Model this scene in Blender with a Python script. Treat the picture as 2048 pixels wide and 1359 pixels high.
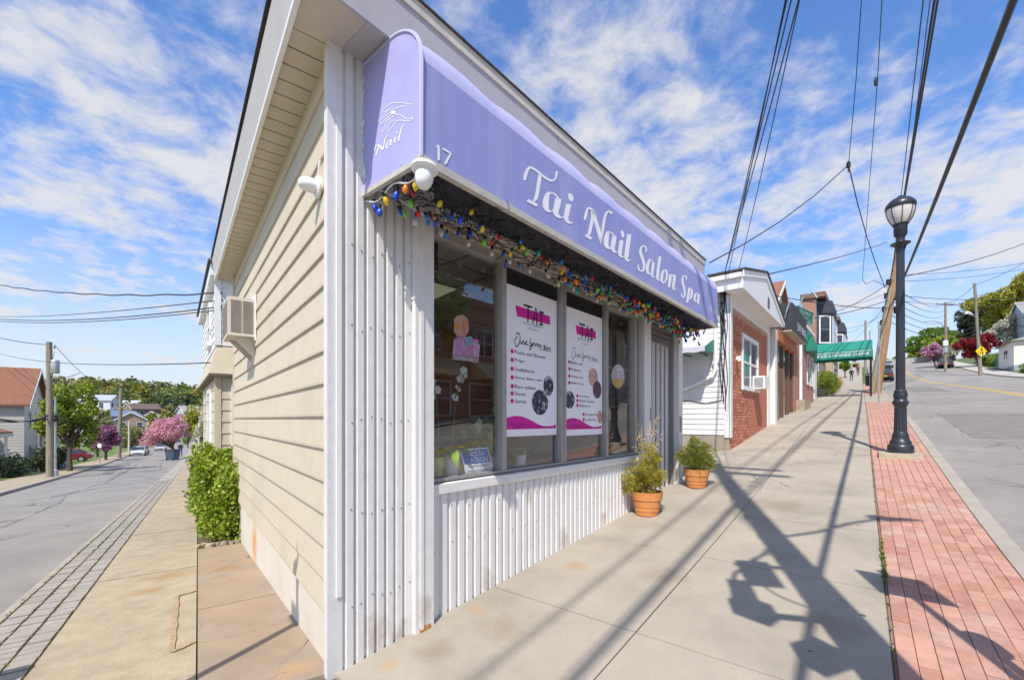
import bpy, math, random
import numpy as np
from mathutils import Vector, Matrix
for o in list(bpy.data.objects): bpy.data.objects.remove(o)
sc = bpy.context.scene
COL = sc.collection
rng = np.random.default_rng(7); random.seed(7)

# ------------------------------------------------------------ camera, sky, sun, exposure
# eye at the origin (z = 0 is eye height, pavement about 1.6 m below); level camera with a vertical lens shift
FPX, CX, HY, H = 870.0, 1024.0, 838.0, 1.6
cam = bpy.data.objects.new('camera', bpy.data.cameras.new('camera')); COL.objects.link(cam)
cam.data.lens = 36.0*FPX/2048; cam.data.sensor_width = 36
cam.data.shift_y = (HY-679.5)/2048
cam.data.clip_start = .05; cam.data.clip_end = 4000
cam.rotation_euler = (math.radians(90), 0, 0)
sc.camera = cam
SUN_AZ, SUN_EL = math.radians(17), math.radians(53.5)      # shadows fall towards SUN_AZ
w = bpy.data.worlds.new('World'); sc.world = w; w.use_nodes = True
nt = w.node_tree; nt.nodes.clear()
def N(t, **k):
    n = nt.nodes.new(t)
    for a, b in k.items(): setattr(n, a, b)
    return n
sky = N('ShaderNodeTexSky', sky_type='NISHITA', sun_disc=False, sun_elevation=SUN_EL, sun_rotation=SUN_AZ+math.pi,
        air_density=1.15, dust_density=.35, ozone_density=2.6, altitude=50)
tc = N('ShaderNodeTexCoord'); sep = N('ShaderNodeSeparateXYZ'); nt.links.new(tc.outputs['Generated'], sep.inputs[0])
zz = N('ShaderNodeMath', operation='MAXIMUM'); nt.links.new(sep.outputs[2], zz.inputs[0]); zz.inputs[1].default_value = .0
za = N('ShaderNodeMath', operation='ADD'); nt.links.new(zz.outputs[0], za.inputs[0]); za.inputs[1].default_value = .16
cb = N('ShaderNodeCombineXYZ')
for i in (0, 1):
    dv = N('ShaderNodeMath', operation='DIVIDE'); nt.links.new(sep.outputs[i], dv.inputs[0]); nt.links.new(za.outputs[0], dv.inputs[1])
    nt.links.new(dv.outputs[0], cb.inputs[i])
mp = N('ShaderNodeMapping'); mp.inputs['Rotation'].default_value = (0, 0, math.radians(-35)); mp.inputs['Scale'].default_value = (1.05, 1.05, 1)
mp.inputs['Location'].default_value = (.35, 1.9, 0)
nt.links.new(cb.outputs[0], mp.inputs[0])
def noise(scale, det, rough, dist=0.):
    n = N('ShaderNodeTexNoise'); n.inputs['Scale'].default_value = scale; n.inputs['Detail'].default_value = det
    n.inputs['Roughness'].default_value = rough; n.inputs['Distortion'].default_value = dist; nt.links.new(mp.outputs[0], n.inputs['Vector']); return n
n1_, n2_, n3_ = noise(.8, 3, .5, .2), noise(7.5, 9, .62, .25), noise(2.4, 6, .58, .3)
a1 = N('ShaderNodeMath', operation='MULTIPLY_ADD'); nt.links.new(n2_.outputs[0], a1.inputs[0]); a1.inputs[1].default_value = .62
nt.links.new(n1_.outputs[0], a1.inputs[2])
a2 = N('ShaderNodeMath', operation='MULTIPLY_ADD'); nt.links.new(n3_.outputs[0], a2.inputs[0]); a2.inputs[1].default_value = .5
nt.links.new(a1.outputs[0], a2.inputs[2])
mr = N('ShaderNodeMapRange'); mr.interpolation_type = 'SMOOTHSTEP'
mr.inputs['From Min'].default_value = .94; mr.inputs['From Max'].default_value = 1.24
mr.inputs['To Min'].default_value = 0.0; mr.inputs['To Max'].default_value = .93
nt.links.new(a2.outputs[0], mr.inputs[0])
# the deck of cloud thickens towards the horizon because the line of sight through it gets longer
hz = N('ShaderNodeMapRange'); hz.inputs['From Min'].default_value = .0; hz.inputs['From Max'].default_value = .33
hz.inputs['To Min'].default_value = .95; hz.inputs['To Max'].default_value = 0.0; nt.links.new(zz.outputs[0], hz.inputs[0])
mx1 = N('ShaderNodeMath', operation='MAXIMUM'); nt.links.new(mr.outputs[0], mx1.inputs[0]); nt.links.new(hz.outputs[0], mx1.inputs[1])
mix = N('ShaderNodeMix', data_type='RGBA'); nt.links.new(mx1.outputs[0], mix.inputs[0])
tint = N('ShaderNodeMix', data_type='RGBA', blend_type='MULTIPLY'); tint.inputs[0].default_value = 1
nt.links.new(sky.outputs[0], tint.inputs[6]); tint.inputs[7].default_value = (1.28, 1.70, 2.32, 1)
nt.links.new(tint.outputs[2], mix.inputs[6]); mix.inputs[7].default_value = (8.1, 8.1, 8.35, 1)
bg = N('ShaderNodeBackground'); nt.links.new(mix.outputs[2], bg.inputs[0]); bg.inputs[1].default_value = .085
wo = N('ShaderNodeOutputWorld'); nt.links.new(bg.outputs[0], wo.inputs[0])
sd = bpy.data.lights.new('sun', 'SUN'); sd.energy = 4.7; sd.angle = math.radians(.55); sd.color = (1, .945, .86)
sun = bpy.data.objects.new('sun', sd); COL.objects.link(sun)
sun.rotation_euler = Vector((math.sin(SUN_AZ)*math.cos(SUN_EL), math.cos(SUN_AZ)*math.cos(SUN_EL), -math.sin(SUN_EL))).to_track_quat('-Z', 'Y').to_euler()
sun.location = (-10, -30, 30)
vs = sc.view_settings; vs.view_transform = 'Standard'; vs.look = 'None'; vs.gamma = 1; vs.exposure = .22; vs.use_curve_mapping = False

# ------------------------------------------------------------ measured frames of the place
def azv(vx):
    v = np.array([vx-CX, FPX]); return v/np.linalg.norm(v)
def ray(px, py): return np.array([(px-CX)/FPX, 1., (HY-py)/FPX])
d1 = azv(1762); n1 = np.array([d1[1], -d1[0]])       # along the shop front / out to the street
d2 = azv(350);  n2 = np.array([-d2[1], d2[0]])       # along the side wall / out
dR = azv(1722); nR = np.array([dR[1], -dR[0]])       # uphill street
dL = azv(396);  nL = np.array([-dL[1], dL[0]])       # downhill side street
_r = ray(663, 1345); C = (_r*H/-_r[2])[:2]           # foot of the building corner
RT = [(-30,-4.0),(-5,-2.0),(0,-1.6),(4.46,-1.243),(6.2,-1.08),(9.6,-.70),(14.65,-.12),(20,.40),(34,1.66),(75,5.26),(130,12.4),(160,15),(300,18)]
LT = [(-30,-.1),(0,-1.6),(20,-2.62),(40,-3.6),(92,-5.7),(140,-7.2),(400,-10)]
def pchip(T):
    x = np.array([a for a, _ in T], float); y = np.array([b for _, b in T], float); m = np.diff(y)/np.diff(x)
    t = np.r_[m[0], [2*a*b/(a+b) if a*b > 0 else 0 for a, b in zip(m[:-1], m[1:])], m[-1]]
    def f(s):
        s = np.clip(np.asarray(s, float), x[0], x[-1]); i = np.clip(np.searchsorted(x, s)-1, 0, len(x)-2); h = x[i+1]-x[i]; u = (s-x[i])/h
        return (2*u**3-3*u**2+1)*y[i]+(u**3-2*u**2+u)*h*t[i]+(-2*u**3+3*u**2)*y[i+1]+(u**3-u**2)*h*t[i+1]
    return f
zR, zL = pchip(RT), pchip(LT)
def onplane(px, py, n, o):
    r = ray(px, py); return r*((np.dot(o, n))/(np.dot(r[:2], n)))
def fac(px, py, off=0.):                             # pixel -> (t, z) on the shop-front plane moved out by off
    p = onplane(px, py, n1, C+n1*off); return float(np.dot(p[:2]-C, d1)), float(p[2])
def lef(px, py, off=0.):
    p = onplane(px, py, n2, C+n2*off); return float(np.dot(p[:2]-C, d2)), float(p[2])
class Fr:                                            # frame: origin, two horizontal axes, z up
    def __init__(s, o, u, v, z=0.): s.o = np.array([o[0], o[1], z]); s.u = np.array([u[0], u[1], 0.]); s.v = np.array([v[0], v[1], 0.])
    def __call__(s, a, b, c=0.): return s.o+s.u*a+s.v*b+np.array([0, 0, c])
FF = Fr(C, d1, n1)       # (t along front, out, z)
FL = Fr(C, d2, n2)       # (t along side wall, out, z)
FR = Fr(C, dR, nR)       # (s uphill, lateral to the road, z)
FS = Fr(C, dL, nL)       # (s downhill, lateral to the side street, z)
FW = Fr((0, 0), (1, 0), (0, 1))
def rg(s, l, up=0.): return FR(s, l, float(zR(s))+up)
def lg(s, l, up=0.): return FS(s, l, float(zL(s))+up)
def fgz(t, off=0.):                                  # pavement height under a point of the front frame
    p = FF(t, off); return float(zR(np.dot(p[:2]-C, dR)))

# ------------------------------------------------------------ materials
MATS = {}
def mat(name, col, rough=.6, var=.10, scale=6., bump=0., bscale=60., metal=0., col2=None, c2scale=1.5, c2amt=.5, c2lo=.5, c2hi=.65, spec=.5, trans=0., stretch=None, coat=0., emis=0., detail=6):
    if name in MATS: return MATS[name]
    m = bpy.data.materials.new(name); m.use_nodes = True; t = m.node_tree; b = t.nodes['Principled BSDF']
    L = t.links.new
    g = t.nodes.new('ShaderNodeNewGeometry'); vec = g.outputs['Position']
    if stretch:
        mpn = t.nodes.new('ShaderNodeMapping'); mpn.inputs['Scale'].default_value = stretch; L(vec, mpn.inputs[0]); vec = mpn.outputs[0]
    n = t.nodes.new('ShaderNodeTexNoise'); n.inputs['Scale'].default_value = scale; n.inputs['Detail'].default_value = detail; n.inputs['Roughness'].default_value = .62; L(vec, n.inputs['Vector'])
    r = t.nodes.new('ShaderNodeMapRange'); r.inputs['From Min'].default_value = .3; r.inputs['From Max'].default_value = .7
    r.inputs['To Min'].default_value = 1-var; r.inputs['To Max'].default_value = 1+var; L(n.outputs[0], r.inputs[0])
    base = None
    if col2 is not None:
        n2 = t.nodes.new('ShaderNodeTexNoise'); n2.inputs['Scale'].default_value = c2scale; n2.inputs['Detail'].default_value = 5; n2.inputs['Roughness'].default_value = .6; L(vec, n2.inputs['Vector'])
        r2 = t.nodes.new('ShaderNodeMapRange'); r2.interpolation_type = 'SMOOTHSTEP'; r2.inputs['From Min'].default_value = c2lo; r2.inputs['From Max'].default_value = c2hi
        r2.inputs['To Max'].default_value = c2amt; L(n2.outputs[0], r2.inputs[0])
        mx = t.nodes.new('ShaderNodeMix'); mx.data_type = 'RGBA'; L(r2.outputs[0], mx.inputs[0]); mx.inputs[6].default_value = (*col, 1); mx.inputs[7].default_value = (*col2, 1); base = mx.outputs[2]
    mul = t.nodes.new('ShaderNodeVectorMath'); mul.operation = 'SCALE'
    if base: L(base, mul.inputs[0])
    else: mul.inputs[0].default_value = col
    L(r.outputs[0], mul.inputs['Scale']); L(mul.outputs[0], b.inputs['Base Color'])
    b.inputs['Roughness'].default_value = rough; b.inputs['Metallic'].default_value = metal
    b.inputs['Specular IOR Level'].default_value = spec
    if coat: b.inputs['Coat Weight'].default_value = coat; b.inputs['Coat Roughness'].default_value = .08
    if bump:
        nb = t.nodes.new('ShaderNodeTexNoise'); nb.inputs['Scale'].default_value = bscale; nb.inputs['Detail'].default_value = 4; L(vec, nb.inputs['Vector'])
        bp = t.nodes.new('ShaderNodeBump'); bp.inputs['Strength'].default_value = bump; bp.inputs['Distance'].default_value = .01; L(nb.outputs[0], bp.inputs['Height']); L(bp.outputs[0], b.inputs['Normal'])
    if trans:
        tr = t.nodes.new('ShaderNodeBsdfTranslucent'); L(mul.outputs[0], tr.inputs[0]); ms = t.nodes.new('ShaderNodeMixShader'); ms.inputs[0].default_value = trans
        L(b.outputs[0], ms.inputs[1]); L(tr.outputs[0], ms.inputs[2]); L(ms.outputs[0], t.nodes['Material Output'].inputs[0])
    MATS[name] = m; return m
def srgb(r, g, b):
    f = lambda c: (c/255/12.92 if c/255 <= .04045 else ((c/255+.055)/1.055)**2.4)
    return (f(r), f(g), f(b))
def glassmat(name, tint=(.9, .93, .92), ior=1.55, rough=.0):
    if name in MATS: return MATS[name]
    m = bpy.data.materials.new(name); m.use_nodes = True; t = m.node_tree; t.nodes.remove(t.nodes['Principled BSDF'])
    tr = t.nodes.new('ShaderNodeBsdfTransparent'); tr.inputs[0].default_value = (*tint, 1)
    gl = t.nodes.new('ShaderNodeBsdfGlossy'); gl.inputs['Roughness'].default_value = rough; gl.inputs[0].default_value = (1, 1, 1, 1)
    lw = t.nodes.new('ShaderNodeLayerWeight'); lw.inputs[0].default_value = .5; f0 = ((ior-1)/(ior+1))**2
    pw_ = t.nodes.new('ShaderNodeMath'); pw_.operation = 'POWER'; t.links.new(lw.outputs['Facing'], pw_.inputs[0]); pw_.inputs[1].default_value = 4.
    fr = t.nodes.new('ShaderNodeMath'); fr.operation = 'MULTIPLY_ADD'; t.links.new(pw_.outputs[0], fr.inputs[0]); fr.inputs[1].default_value = 1-f0; fr.inputs[2].default_value = f0; ms = t.nodes.new('ShaderNodeMixShader')
    t.links.new(fr.outputs[0], ms.inputs[0]); t.links.new(tr.outputs[0], ms.inputs[1]); t.links.new(gl.outputs[0], ms.inputs[2]); t.links.new(ms.outputs[0], t.nodes['Material Output'].inputs[0])
    MATS[name] = m; return m
def stain(m, centre, radius, col, amt=.8, stretch=(1, 1, 1), nscale=9.):
    """a mark with a fixed place on the surface: rust bleed, spill, faded patch"""
    t = m.node_tree; b = t.nodes['Principled BSDF']; L = t.links.new; src = b.inputs['Base Color'].links[0].from_socket
    g = t.nodes.new('ShaderNodeNewGeometry'); su = t.nodes.new('ShaderNodeVectorMath'); su.operation = 'SUBTRACT'; L(g.outputs['Position'], su.inputs[0]); su.inputs[1].default_value = tuple(centre)
    ml = t.nodes.new('ShaderNodeVectorMath'); ml.operation = 'MULTIPLY'; L(su.outputs[0], ml.inputs[0]); ml.inputs[1].default_value = stretch
    ln = t.nodes.new('ShaderNodeVectorMath'); ln.operation = 'LENGTH'; L(ml.outputs[0], ln.inputs[0])
    n = t.nodes.new('ShaderNodeTexNoise'); n.inputs['Scale'].default_value = nscale; n.inputs['Detail'].default_value = 6; L(g.outputs['Position'], n.inputs['Vector'])
    ad = t.nodes.new('ShaderNodeMath'); ad.operation = 'MULTIPLY_ADD'; L(n.outputs[0], ad.inputs[0]); ad.inputs[1].default_value = radius*1.1; L(ln.outputs[1], ad.inputs[2])
    mr = t.nodes.new('ShaderNodeMapRange'); mr.interpolation_type = 'SMOOTHSTEP'; mr.inputs['From Min'].default_value = radius*.55; mr.inputs['From Max'].default_value = radius*1.5; mr.inputs['To Min'].default_value = amt; mr.inputs['To Max'].default_value = 0
    L(ad.outputs[0], mr.inputs[0]); mx = t.nodes.new('ShaderNodeMix'); mx.data_type = 'RGBA'; L(mr.outputs[0], mx.inputs[0]); L(src, mx.inputs[6]); mx.inputs[7].default_value = (*col, 1); L(mx.outputs[2], b.inputs['Base Color'])
def spots(m, scale, thr, col, amt=.8):
    """scattered small dark spots (gum, drips) by a cell texture"""
    t = m.node_tree; b = t.nodes['Principled BSDF']; L = t.links.new; src = b.inputs['Base Color'].links[0].from_socket
    g = t.nodes.new('ShaderNodeNewGeometry'); v = t.nodes.new('ShaderNodeTexVoronoi'); v.inputs['Scale'].default_value = scale; v.inputs['Randomness'].default_value = 1; L(g.outputs['Position'], v.inputs['Vector'])
    wn = t.nodes.new('ShaderNodeMapRange'); L(v.outputs['Color'], wn.inputs[0]); wn.inputs['From Min'].default_value = .48; wn.inputs['From Max'].default_value = .85; wn.inputs['To Min'].default_value = -.02; wn.inputs['To Max'].default_value = thr
    lt = t.nodes.new('ShaderNodeMath'); lt.operation = 'LESS_THAN'; L(v.outputs['Distance'], lt.inputs[0]); L(wn.outputs[0], lt.inputs[1])
    ml = t.nodes.new('ShaderNodeMath'); ml.operation = 'MULTIPLY'; L(lt.outputs[0], ml.inputs[0]); ml.inputs[1].default_value = amt
    mx = t.nodes.new('ShaderNodeMix'); mx.data_type = 'RGBA'; L(ml.outputs[0], mx.inputs[0]); L(src, mx.inputs[6]); mx.inputs[7].default_value = (*col, 1); L(mx.outputs[2], b.inputs['Base Color'])
def cracks(m, scale, width, col, amt=.6):
    t = m.node_tree; b = t.nodes['Principled BSDF']; L = t.links.new; src = b.inputs['Base Color'].links[0].from_socket
    g = t.nodes.new('ShaderNodeNewGeometry'); n = t.nodes.new('ShaderNodeTexNoise'); n.inputs['Scale'].default_value = scale*2.5; n.inputs['Detail'].default_value = 6; L(g.outputs['Position'], n.inputs['Vector'])
    ad = t.nodes.new('ShaderNodeVectorMath'); ad.operation = 'MULTIPLY_ADD'; L(n.outputs['Color'], ad.inputs[0]); ad.inputs[1].default_value = (.35/scale,)*3; L(g.outputs['Position'], ad.inputs[2])
    v = t.nodes.new('ShaderNodeTexVoronoi'); v.feature = 'DISTANCE_TO_EDGE'; v.inputs['Scale'].default_value = scale; L(ad.outputs[0], v.inputs['Vector'])
    n2 = t.nodes.new('ShaderNodeTexNoise'); n2.inputs['Scale'].default_value = scale*.8; L(g.outputs['Position'], n2.inputs['Vector'])
    wd = t.nodes.new('ShaderNodeMapRange'); wd.inputs['From Min'].default_value = .5; wd.inputs['From Max'].default_value = .62; wd.inputs['To Min'].default_value = 0; wd.inputs['To Max'].default_value = width; L(n2.outputs[0], wd.inputs[0])
    lt = t.nodes.new('ShaderNodeMath'); lt.operation = 'LESS_THAN'; L(v.outputs['Distance'], lt.inputs[0]); L(wd.outputs[0], lt.inputs[1])
    ml = t.nodes.new('ShaderNodeMath'); ml.operation = 'MULTIPLY'; L(lt.outputs[0], ml.inputs[0]); ml.inputs[1].default_value = amt
    mx = t.nodes.new('ShaderNodeMix'); mx.data_type = 'RGBA'; L(ml.outputs[0], mx.inputs[0]); L(src, mx.inputs[6]); mx.inputs[7].default_value = (*col, 1); L(mx.outputs[2], b.inputs['Base Color'])

# ------------------------------------------------------------ mesh builder and objects
WL = {}
class MB:
    def __init__(s): s.v = []; s.f = []
    def add(s, vs, fs):
        k = len(s.v); s.v.extend([tuple(float(c) for c in p) for p in vs]); s.f.extend([tuple(i+k for i in f) for f in fs]); return s
    def poly(s, *p): return s.add(p, [tuple(range(len(p)))])
    def box(s, fr, a0, a1, b0, b1, c0, c1):
        P = [fr(a, b, c) for c in (c0, c1) for b in (b0, b1) for a in (a0, a1)]
        return s.add(P, [(0,2,3,1),(4,5,7,6),(0,1,5,4),(2,6,7,3),(0,4,6,2),(1,3,7,5)])
    def hexa(s, P): return s.add(P, [(0,3,2,1),(4,5,6,7),(0,1,5,4),(1,2,6,5),(2,3,7,6),(3,0,4,7)])
    def prism(s, pts0, pts1):
        n = len(pts0); return s.add(list(pts0)+list(pts1), [tuple(range(n))[::-1], tuple(range(n, 2*n))]+[(i, (i+1) % n, n+(i+1) % n, n+i) for i in range(n)])
    def extr(s, fr, prof, a0, a1):                   # profile (b, c) swept along the first axis
        return s.prism([fr(a0, b, c) for b, c in prof], [fr(a1, b, c) for b, c in prof])
    def tube(s, pts, r, n=6, caps=True):
        pts = [np.array(p, float) for p in pts]; rr = r if hasattr(r, '__len__') else [r]*len(pts); V = []; prev = None
        for i, p in enumerate(pts):
            t = pts[min(i+1, len(pts)-1)]-pts[max(i-1, 0)]; t = t/(np.linalg.norm(t)+1e-9)
            if prev is None:
                a = np.array([0, 0, 1.]) if abs(t[2]) < .9 else np.array([1., 0, 0]); x = np.cross(t, a)
            else: x = prev-t*np.dot(prev, t)
            x = x/(np.linalg.norm(x)+1e-9); prev = x; y = np.cross(t, x)
            V += [p+rr[i]*(x*math.cos(2*math.pi*k/n)+y*math.sin(2*math.pi*k/n)) for k in range(n)]
        F = [(i*n+k, i*n+(k+1) % n, (i+1)*n+(k+1) % n, (i+1)*n+k) for i in range(len(pts)-1) for k in range(n)]
        if caps: F += [tuple(range(n))[::-1], tuple((len(pts)-1)*n+k for k in range(n))]
        return s.add(V, F)
    def lathe(s, c, prof, n=20, ax=None):            # profile (r, h) about a vertical axis (or ax = (u, v, w) axes)
        c = np.array(c, float); u, v, w_ = ax if ax else (np.array([1., 0, 0]), np.array([0, 1., 0]), np.array([0, 0, 1.]))
        V = [c+u*(r*math.cos(2*math.pi*k/n))+v*(r*math.sin(2*math.pi*k/n))+w_*h for r, h in prof for k in range(n)]
        F = [(i*n+k, i*n+(k+1) % n, (i+1)*n+(k+1) % n, (i+1)*n+k) for i in range(len(prof)-1) for k in range(n)]
        return s.add(V, F+[tuple(range(n))[::-1], tuple((len(prof)-1)*n+k for k in range(n))])
    def grid(s, P):                                  # P[i][j] points
        a, b = len(P), len(P[0]); return s.add([p for row in P for p in row], [(i*b+j, (i+1)*b+j, (i+1)*b+j+1, i*b+j+1) for i in range(a-1) for j in range(b-1)])
    def build(s, name, m, parent=None, smooth=False, loc=None, kind=None, label=None):
        v = np.array(s.v, float).reshape(-1, 3)
        if parent is not None: org = WL[parent.name]; rel = (0, 0, 0)
        else:
            if loc is None:
                mn, mx = v.min(0), v.max(0); loc = ((mn[0]+mx[0])/2, (mn[1]+mx[1])/2, mn[2])
            org = np.array(loc, float); rel = loc
        me = bpy.data.meshes.new(name); me.from_pydata((v-org).tolist(), [], s.f)
        if smooth:
            me.polygons.foreach_set('use_smooth', [True]*len(me.polygons)); me.set_sharp_from_angle(angle=math.radians(40))
        me.materials.append(m); return link(name, me, parent, rel, org, kind, label)
def link(name, me, parent, rel, org, kind=None, label=None):
    o = bpy.data.objects.new(name, me); COL.objects.link(o); o.location = tuple(float(c) for c in rel) if parent is None else (0, 0, 0)
    if parent is not None: o.parent = parent
    WL[o.name] = np.array(org, float)
    if kind: o['kind'] = kind
    if label: o['label'] = label
    return o
def thing(name, label, cat, loc, group=None):
    o = bpy.data.objects.new(name, None); COL.objects.link(o); o.location = tuple(float(c) for c in loc); o.empty_display_size = .1
    WL[o.name] = np.array(loc, float); o['label'] = label; o['category'] = cat
    if group: o['group'] = group
    return o
def tag(o, label, cat, group=None):
    o['label'] = label; o['category'] = cat
    if group: o['group'] = group
    return o
def copy_thing(root, loc, rotz=0., label=None, scale=None):
    def rec(o, par):
        c = o.copy(); COL.objects.link(c)
        if par is not None: c.parent = par; c.matrix_parent_inverse = Matrix()
        for ch in o.children: rec(ch, c)
        return c
    r = rec(root, None); r.location = tuple(loc); r.rotation_euler = (0, 0, rotz)
    if scale: r.scale = (scale,)*3
    if label: r['label'] = label
    return r
def fast(name, V, F, m, parent=None, loc=None, kind=None, smooth=False):   # numpy arrays, quads
    V = np.asarray(V, np.float32); F = np.asarray(F, np.int32)
    if parent is not None: org = WL[parent.name]; rel = (0, 0, 0)
    else: org = np.array(loc if loc is not None else (*(V.min(0)+V.max(0))[:2]/2, V[:, 2].min()), float); rel = org
    me = bpy.data.meshes.new(name); n, k = F.shape
    me.vertices.add(len(V)); me.vertices.foreach_set('co', (V-org).astype(np.float32).ravel())
    me.loops.add(n*k); me.loops.foreach_set('vertex_index', F.ravel()); me.polygons.add(n)
    me.polygons.foreach_set('loop_start', np.arange(0, n*k, k, dtype=np.int32))
    me.update(calc_edges=True); me.validate()
    if smooth: me.polygons.foreach_set('use_smooth', [True]*n)
    me.materials.append(m); return link(name, me, parent, rel, org, kind)
def leaves(P, size, flat=.0, aspect=1.5, r=None):
    """one small bent-free quad per point, random facing"""
    r = r or rng; n = len(P); a = r.normal(size=(n, 3)); a[:, 2] *= (1-flat); a /= np.linalg.norm(a, axis=1)[:, None]+1e-9
    b = r.normal(size=(n, 3)); b -= a*np.sum(a*b, 1)[:, None]; b /= np.linalg.norm(b, axis=1)[:, None]+1e-9
    s = (np.asarray(size)*r.uniform(.6, 1.35, n))[:, None]*.5
    V = np.stack([P-a*s*aspect, P-b*s*.75+a*s*.1, P+a*s*aspect, P+b*s*.75+a*s*.1], 1).reshape(-1, 3)
    return V, np.arange(4*n).reshape(-1, 4)
def clumps(centres, radii, n, shell=.55, r=None):
    r = r or rng; centres = np.asarray(centres, float); radii = np.asarray(radii, float)
    if radii.ndim == 1: radii = np.stack([radii]*3, 1)
    wts = (radii.prod(1))**(2/3); k = r.choice(len(centres), n, p=wts/wts.sum())
    d = r.normal(size=(n, 3)); d /= np.linalg.norm(d, axis=1)[:, None]; rad = r.uniform(shell, 1.0, n)**.7
    rad *= 1+.18*np.sin(d[:, 0]*7+k)*np.cos(d[:, 2]*6+k*2)
    return centres[k]+d*radii[k]*rad[:, None]
_fc = {}
def textpts(txt, size=1.):
    cu = bpy.data.curves.new('tmp', 'FONT'); cu.body = txt; cu.size = size; cu.resolution_u = 3
    ob = bpy.data.objects.new('tmp', cu); COL.objects.link(ob); dg = bpy.context.evaluated_depsgraph_get()
    me = bpy.data.meshes.new_from_object(ob.evaluated_get(dg)); V = [tuple(v.co) for v in me.vertices]; F = [tuple(p.vertices) for p in me.polygons]
    bpy.data.objects.remove(ob); bpy.data.curves.remove(cu); bpy.data.meshes.remove(me); return V, F
def text(mb, txt, o, ux, uz, width=None, height=None, align='L'):
    V, F = textpts(txt); V = np.array(V); mn, mx = V.min(0), V.max(0); sx = sy = (height or .1)/max(mx[1]-mn[1], 1e-6)
    if width: sx = width/(mx[0]-mn[0])
    if not height: sy = sx
    x = (V[:, 0]-mn[0])*sx; y = (V[:, 1]-mn[1])*sy
    if align == 'C': x -= x.max()/2
    o = np.array(o, float); ux = np.array(ux, float); uz = np.array(uz, float)
    mb.add([o+ux*a+uz*b for a, b in zip(x, y)], F); return mb
def strokes(mb, paths, conv, n=7):
    """calligraphic strokes: each path is (x, y, width) in drawing units, conv maps a drawing point onto the surface"""
    for P in paths:
        P = np.array(P, float); Q = np.vstack([2*P[0]-P[1], P, 2*P[-1]-P[-2]]); S = []
        for i in range(1, len(Q)-2):
            for u in np.linspace(0, 1, n, endpoint=False):
                a, b, c, d = Q[i-1:i+3]; S.append(.5*((2*b)+(c-a)*u+(2*a-5*b+4*c-d)*u*u+(3*b-a-3*c+d)*u**3))
        S.append(P[-1]); S = np.array(S); T = np.gradient(S[:, :2], axis=0); T /= np.linalg.norm(T, axis=1)[:, None]+1e-9
        Nn = np.stack([-T[:, 1], T[:, 0]], 1)*S[:, 2:3]/2; A = S[:, :2]+Nn; B = S[:, :2]-Nn; m = len(S)
        mb.add([conv(*p) for p in A]+[conv(*p) for p in B], [(i, i+1, m+i+1, m+i) for i in range(m-1)])
    return mb
def disc(c, r, ux, uz, n=16, sy=1.): return [np.array(c)+np.array(ux)*r*math.cos(2*math.pi*k/n)+np.array(uz)*r*sy*math.sin(2*math.pi*k/n) for k in range(n)]
UZ = np.array([0, 0, 1.]); D1 = np.array([*d1, 0]); N1 = np.array([*n1, 0]); D2 = np.array([*d2, 0]); N2 = np.array([*n2, 0]); DR3 = np.array([*dR, 0]); NR3 = np.array([*nR, 0]); DL3 = np.array([*dL, 0]); NL3 = np.array([*nL, 0])

# ------------------------------------------------------------ palette
white = mat('white_paint', (.74, .72, .69), .42, .05, 14, bump=.08, bscale=40, col2=(.55, .54, .52), c2scale=3, c2amt=.35, c2lo=.52, c2hi=.75)
whitepl = mat('white_vinyl', (.80, .80, .79), .38, .03, 3)
alu = mat('aluminium', (.38, .365, .34), .42, .10, 25, metal=.15, stretch=(1, 1, .3))
alud = mat('dull_aluminium', (.33, .325, .32), .5, .10, 25, metal=.4)
black = mat('black_plastic', (.012, .012, .013), .45, .1)
iron = mat('dark_iron', (.022, .026, .034), .38, .25, 14, coat=.25)
dark = mat('dark_interior', (.018, .016, .016), .6, .2)
wood = mat('pole_wood', (.32, .185, .09), .8, .28, 3, bump=.5, bscale=8, stretch=(9, 9, .5), col2=(.16, .10, .06), c2scale=1.2, c2amt=.7)
woodg = mat('pole_wood_grey', (.27, .23, .17), .85, .25, 3, bump=.5, bscale=8, stretch=(9, 9, .5), col2=(.15, .13, .10), c2scale=1.2, c2amt=.7)
wire_m = mat('cable_rubber', (.013, .014, .018), .5, .1)
bark = mat('tree_bark', (.10, .075, .055), .9, .3, 9, bump=.6, bscale=20)
galv = mat('galvanised_steel', (.45, .46, .47), .45, .12, 12, metal=.5)
terracotta = mat('terracotta', (.62, .245, .075), .75, .09, 7, bump=.15, bscale=60, col2=(.68, .36, .17), c2scale=5, c2amt=.5)
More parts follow.
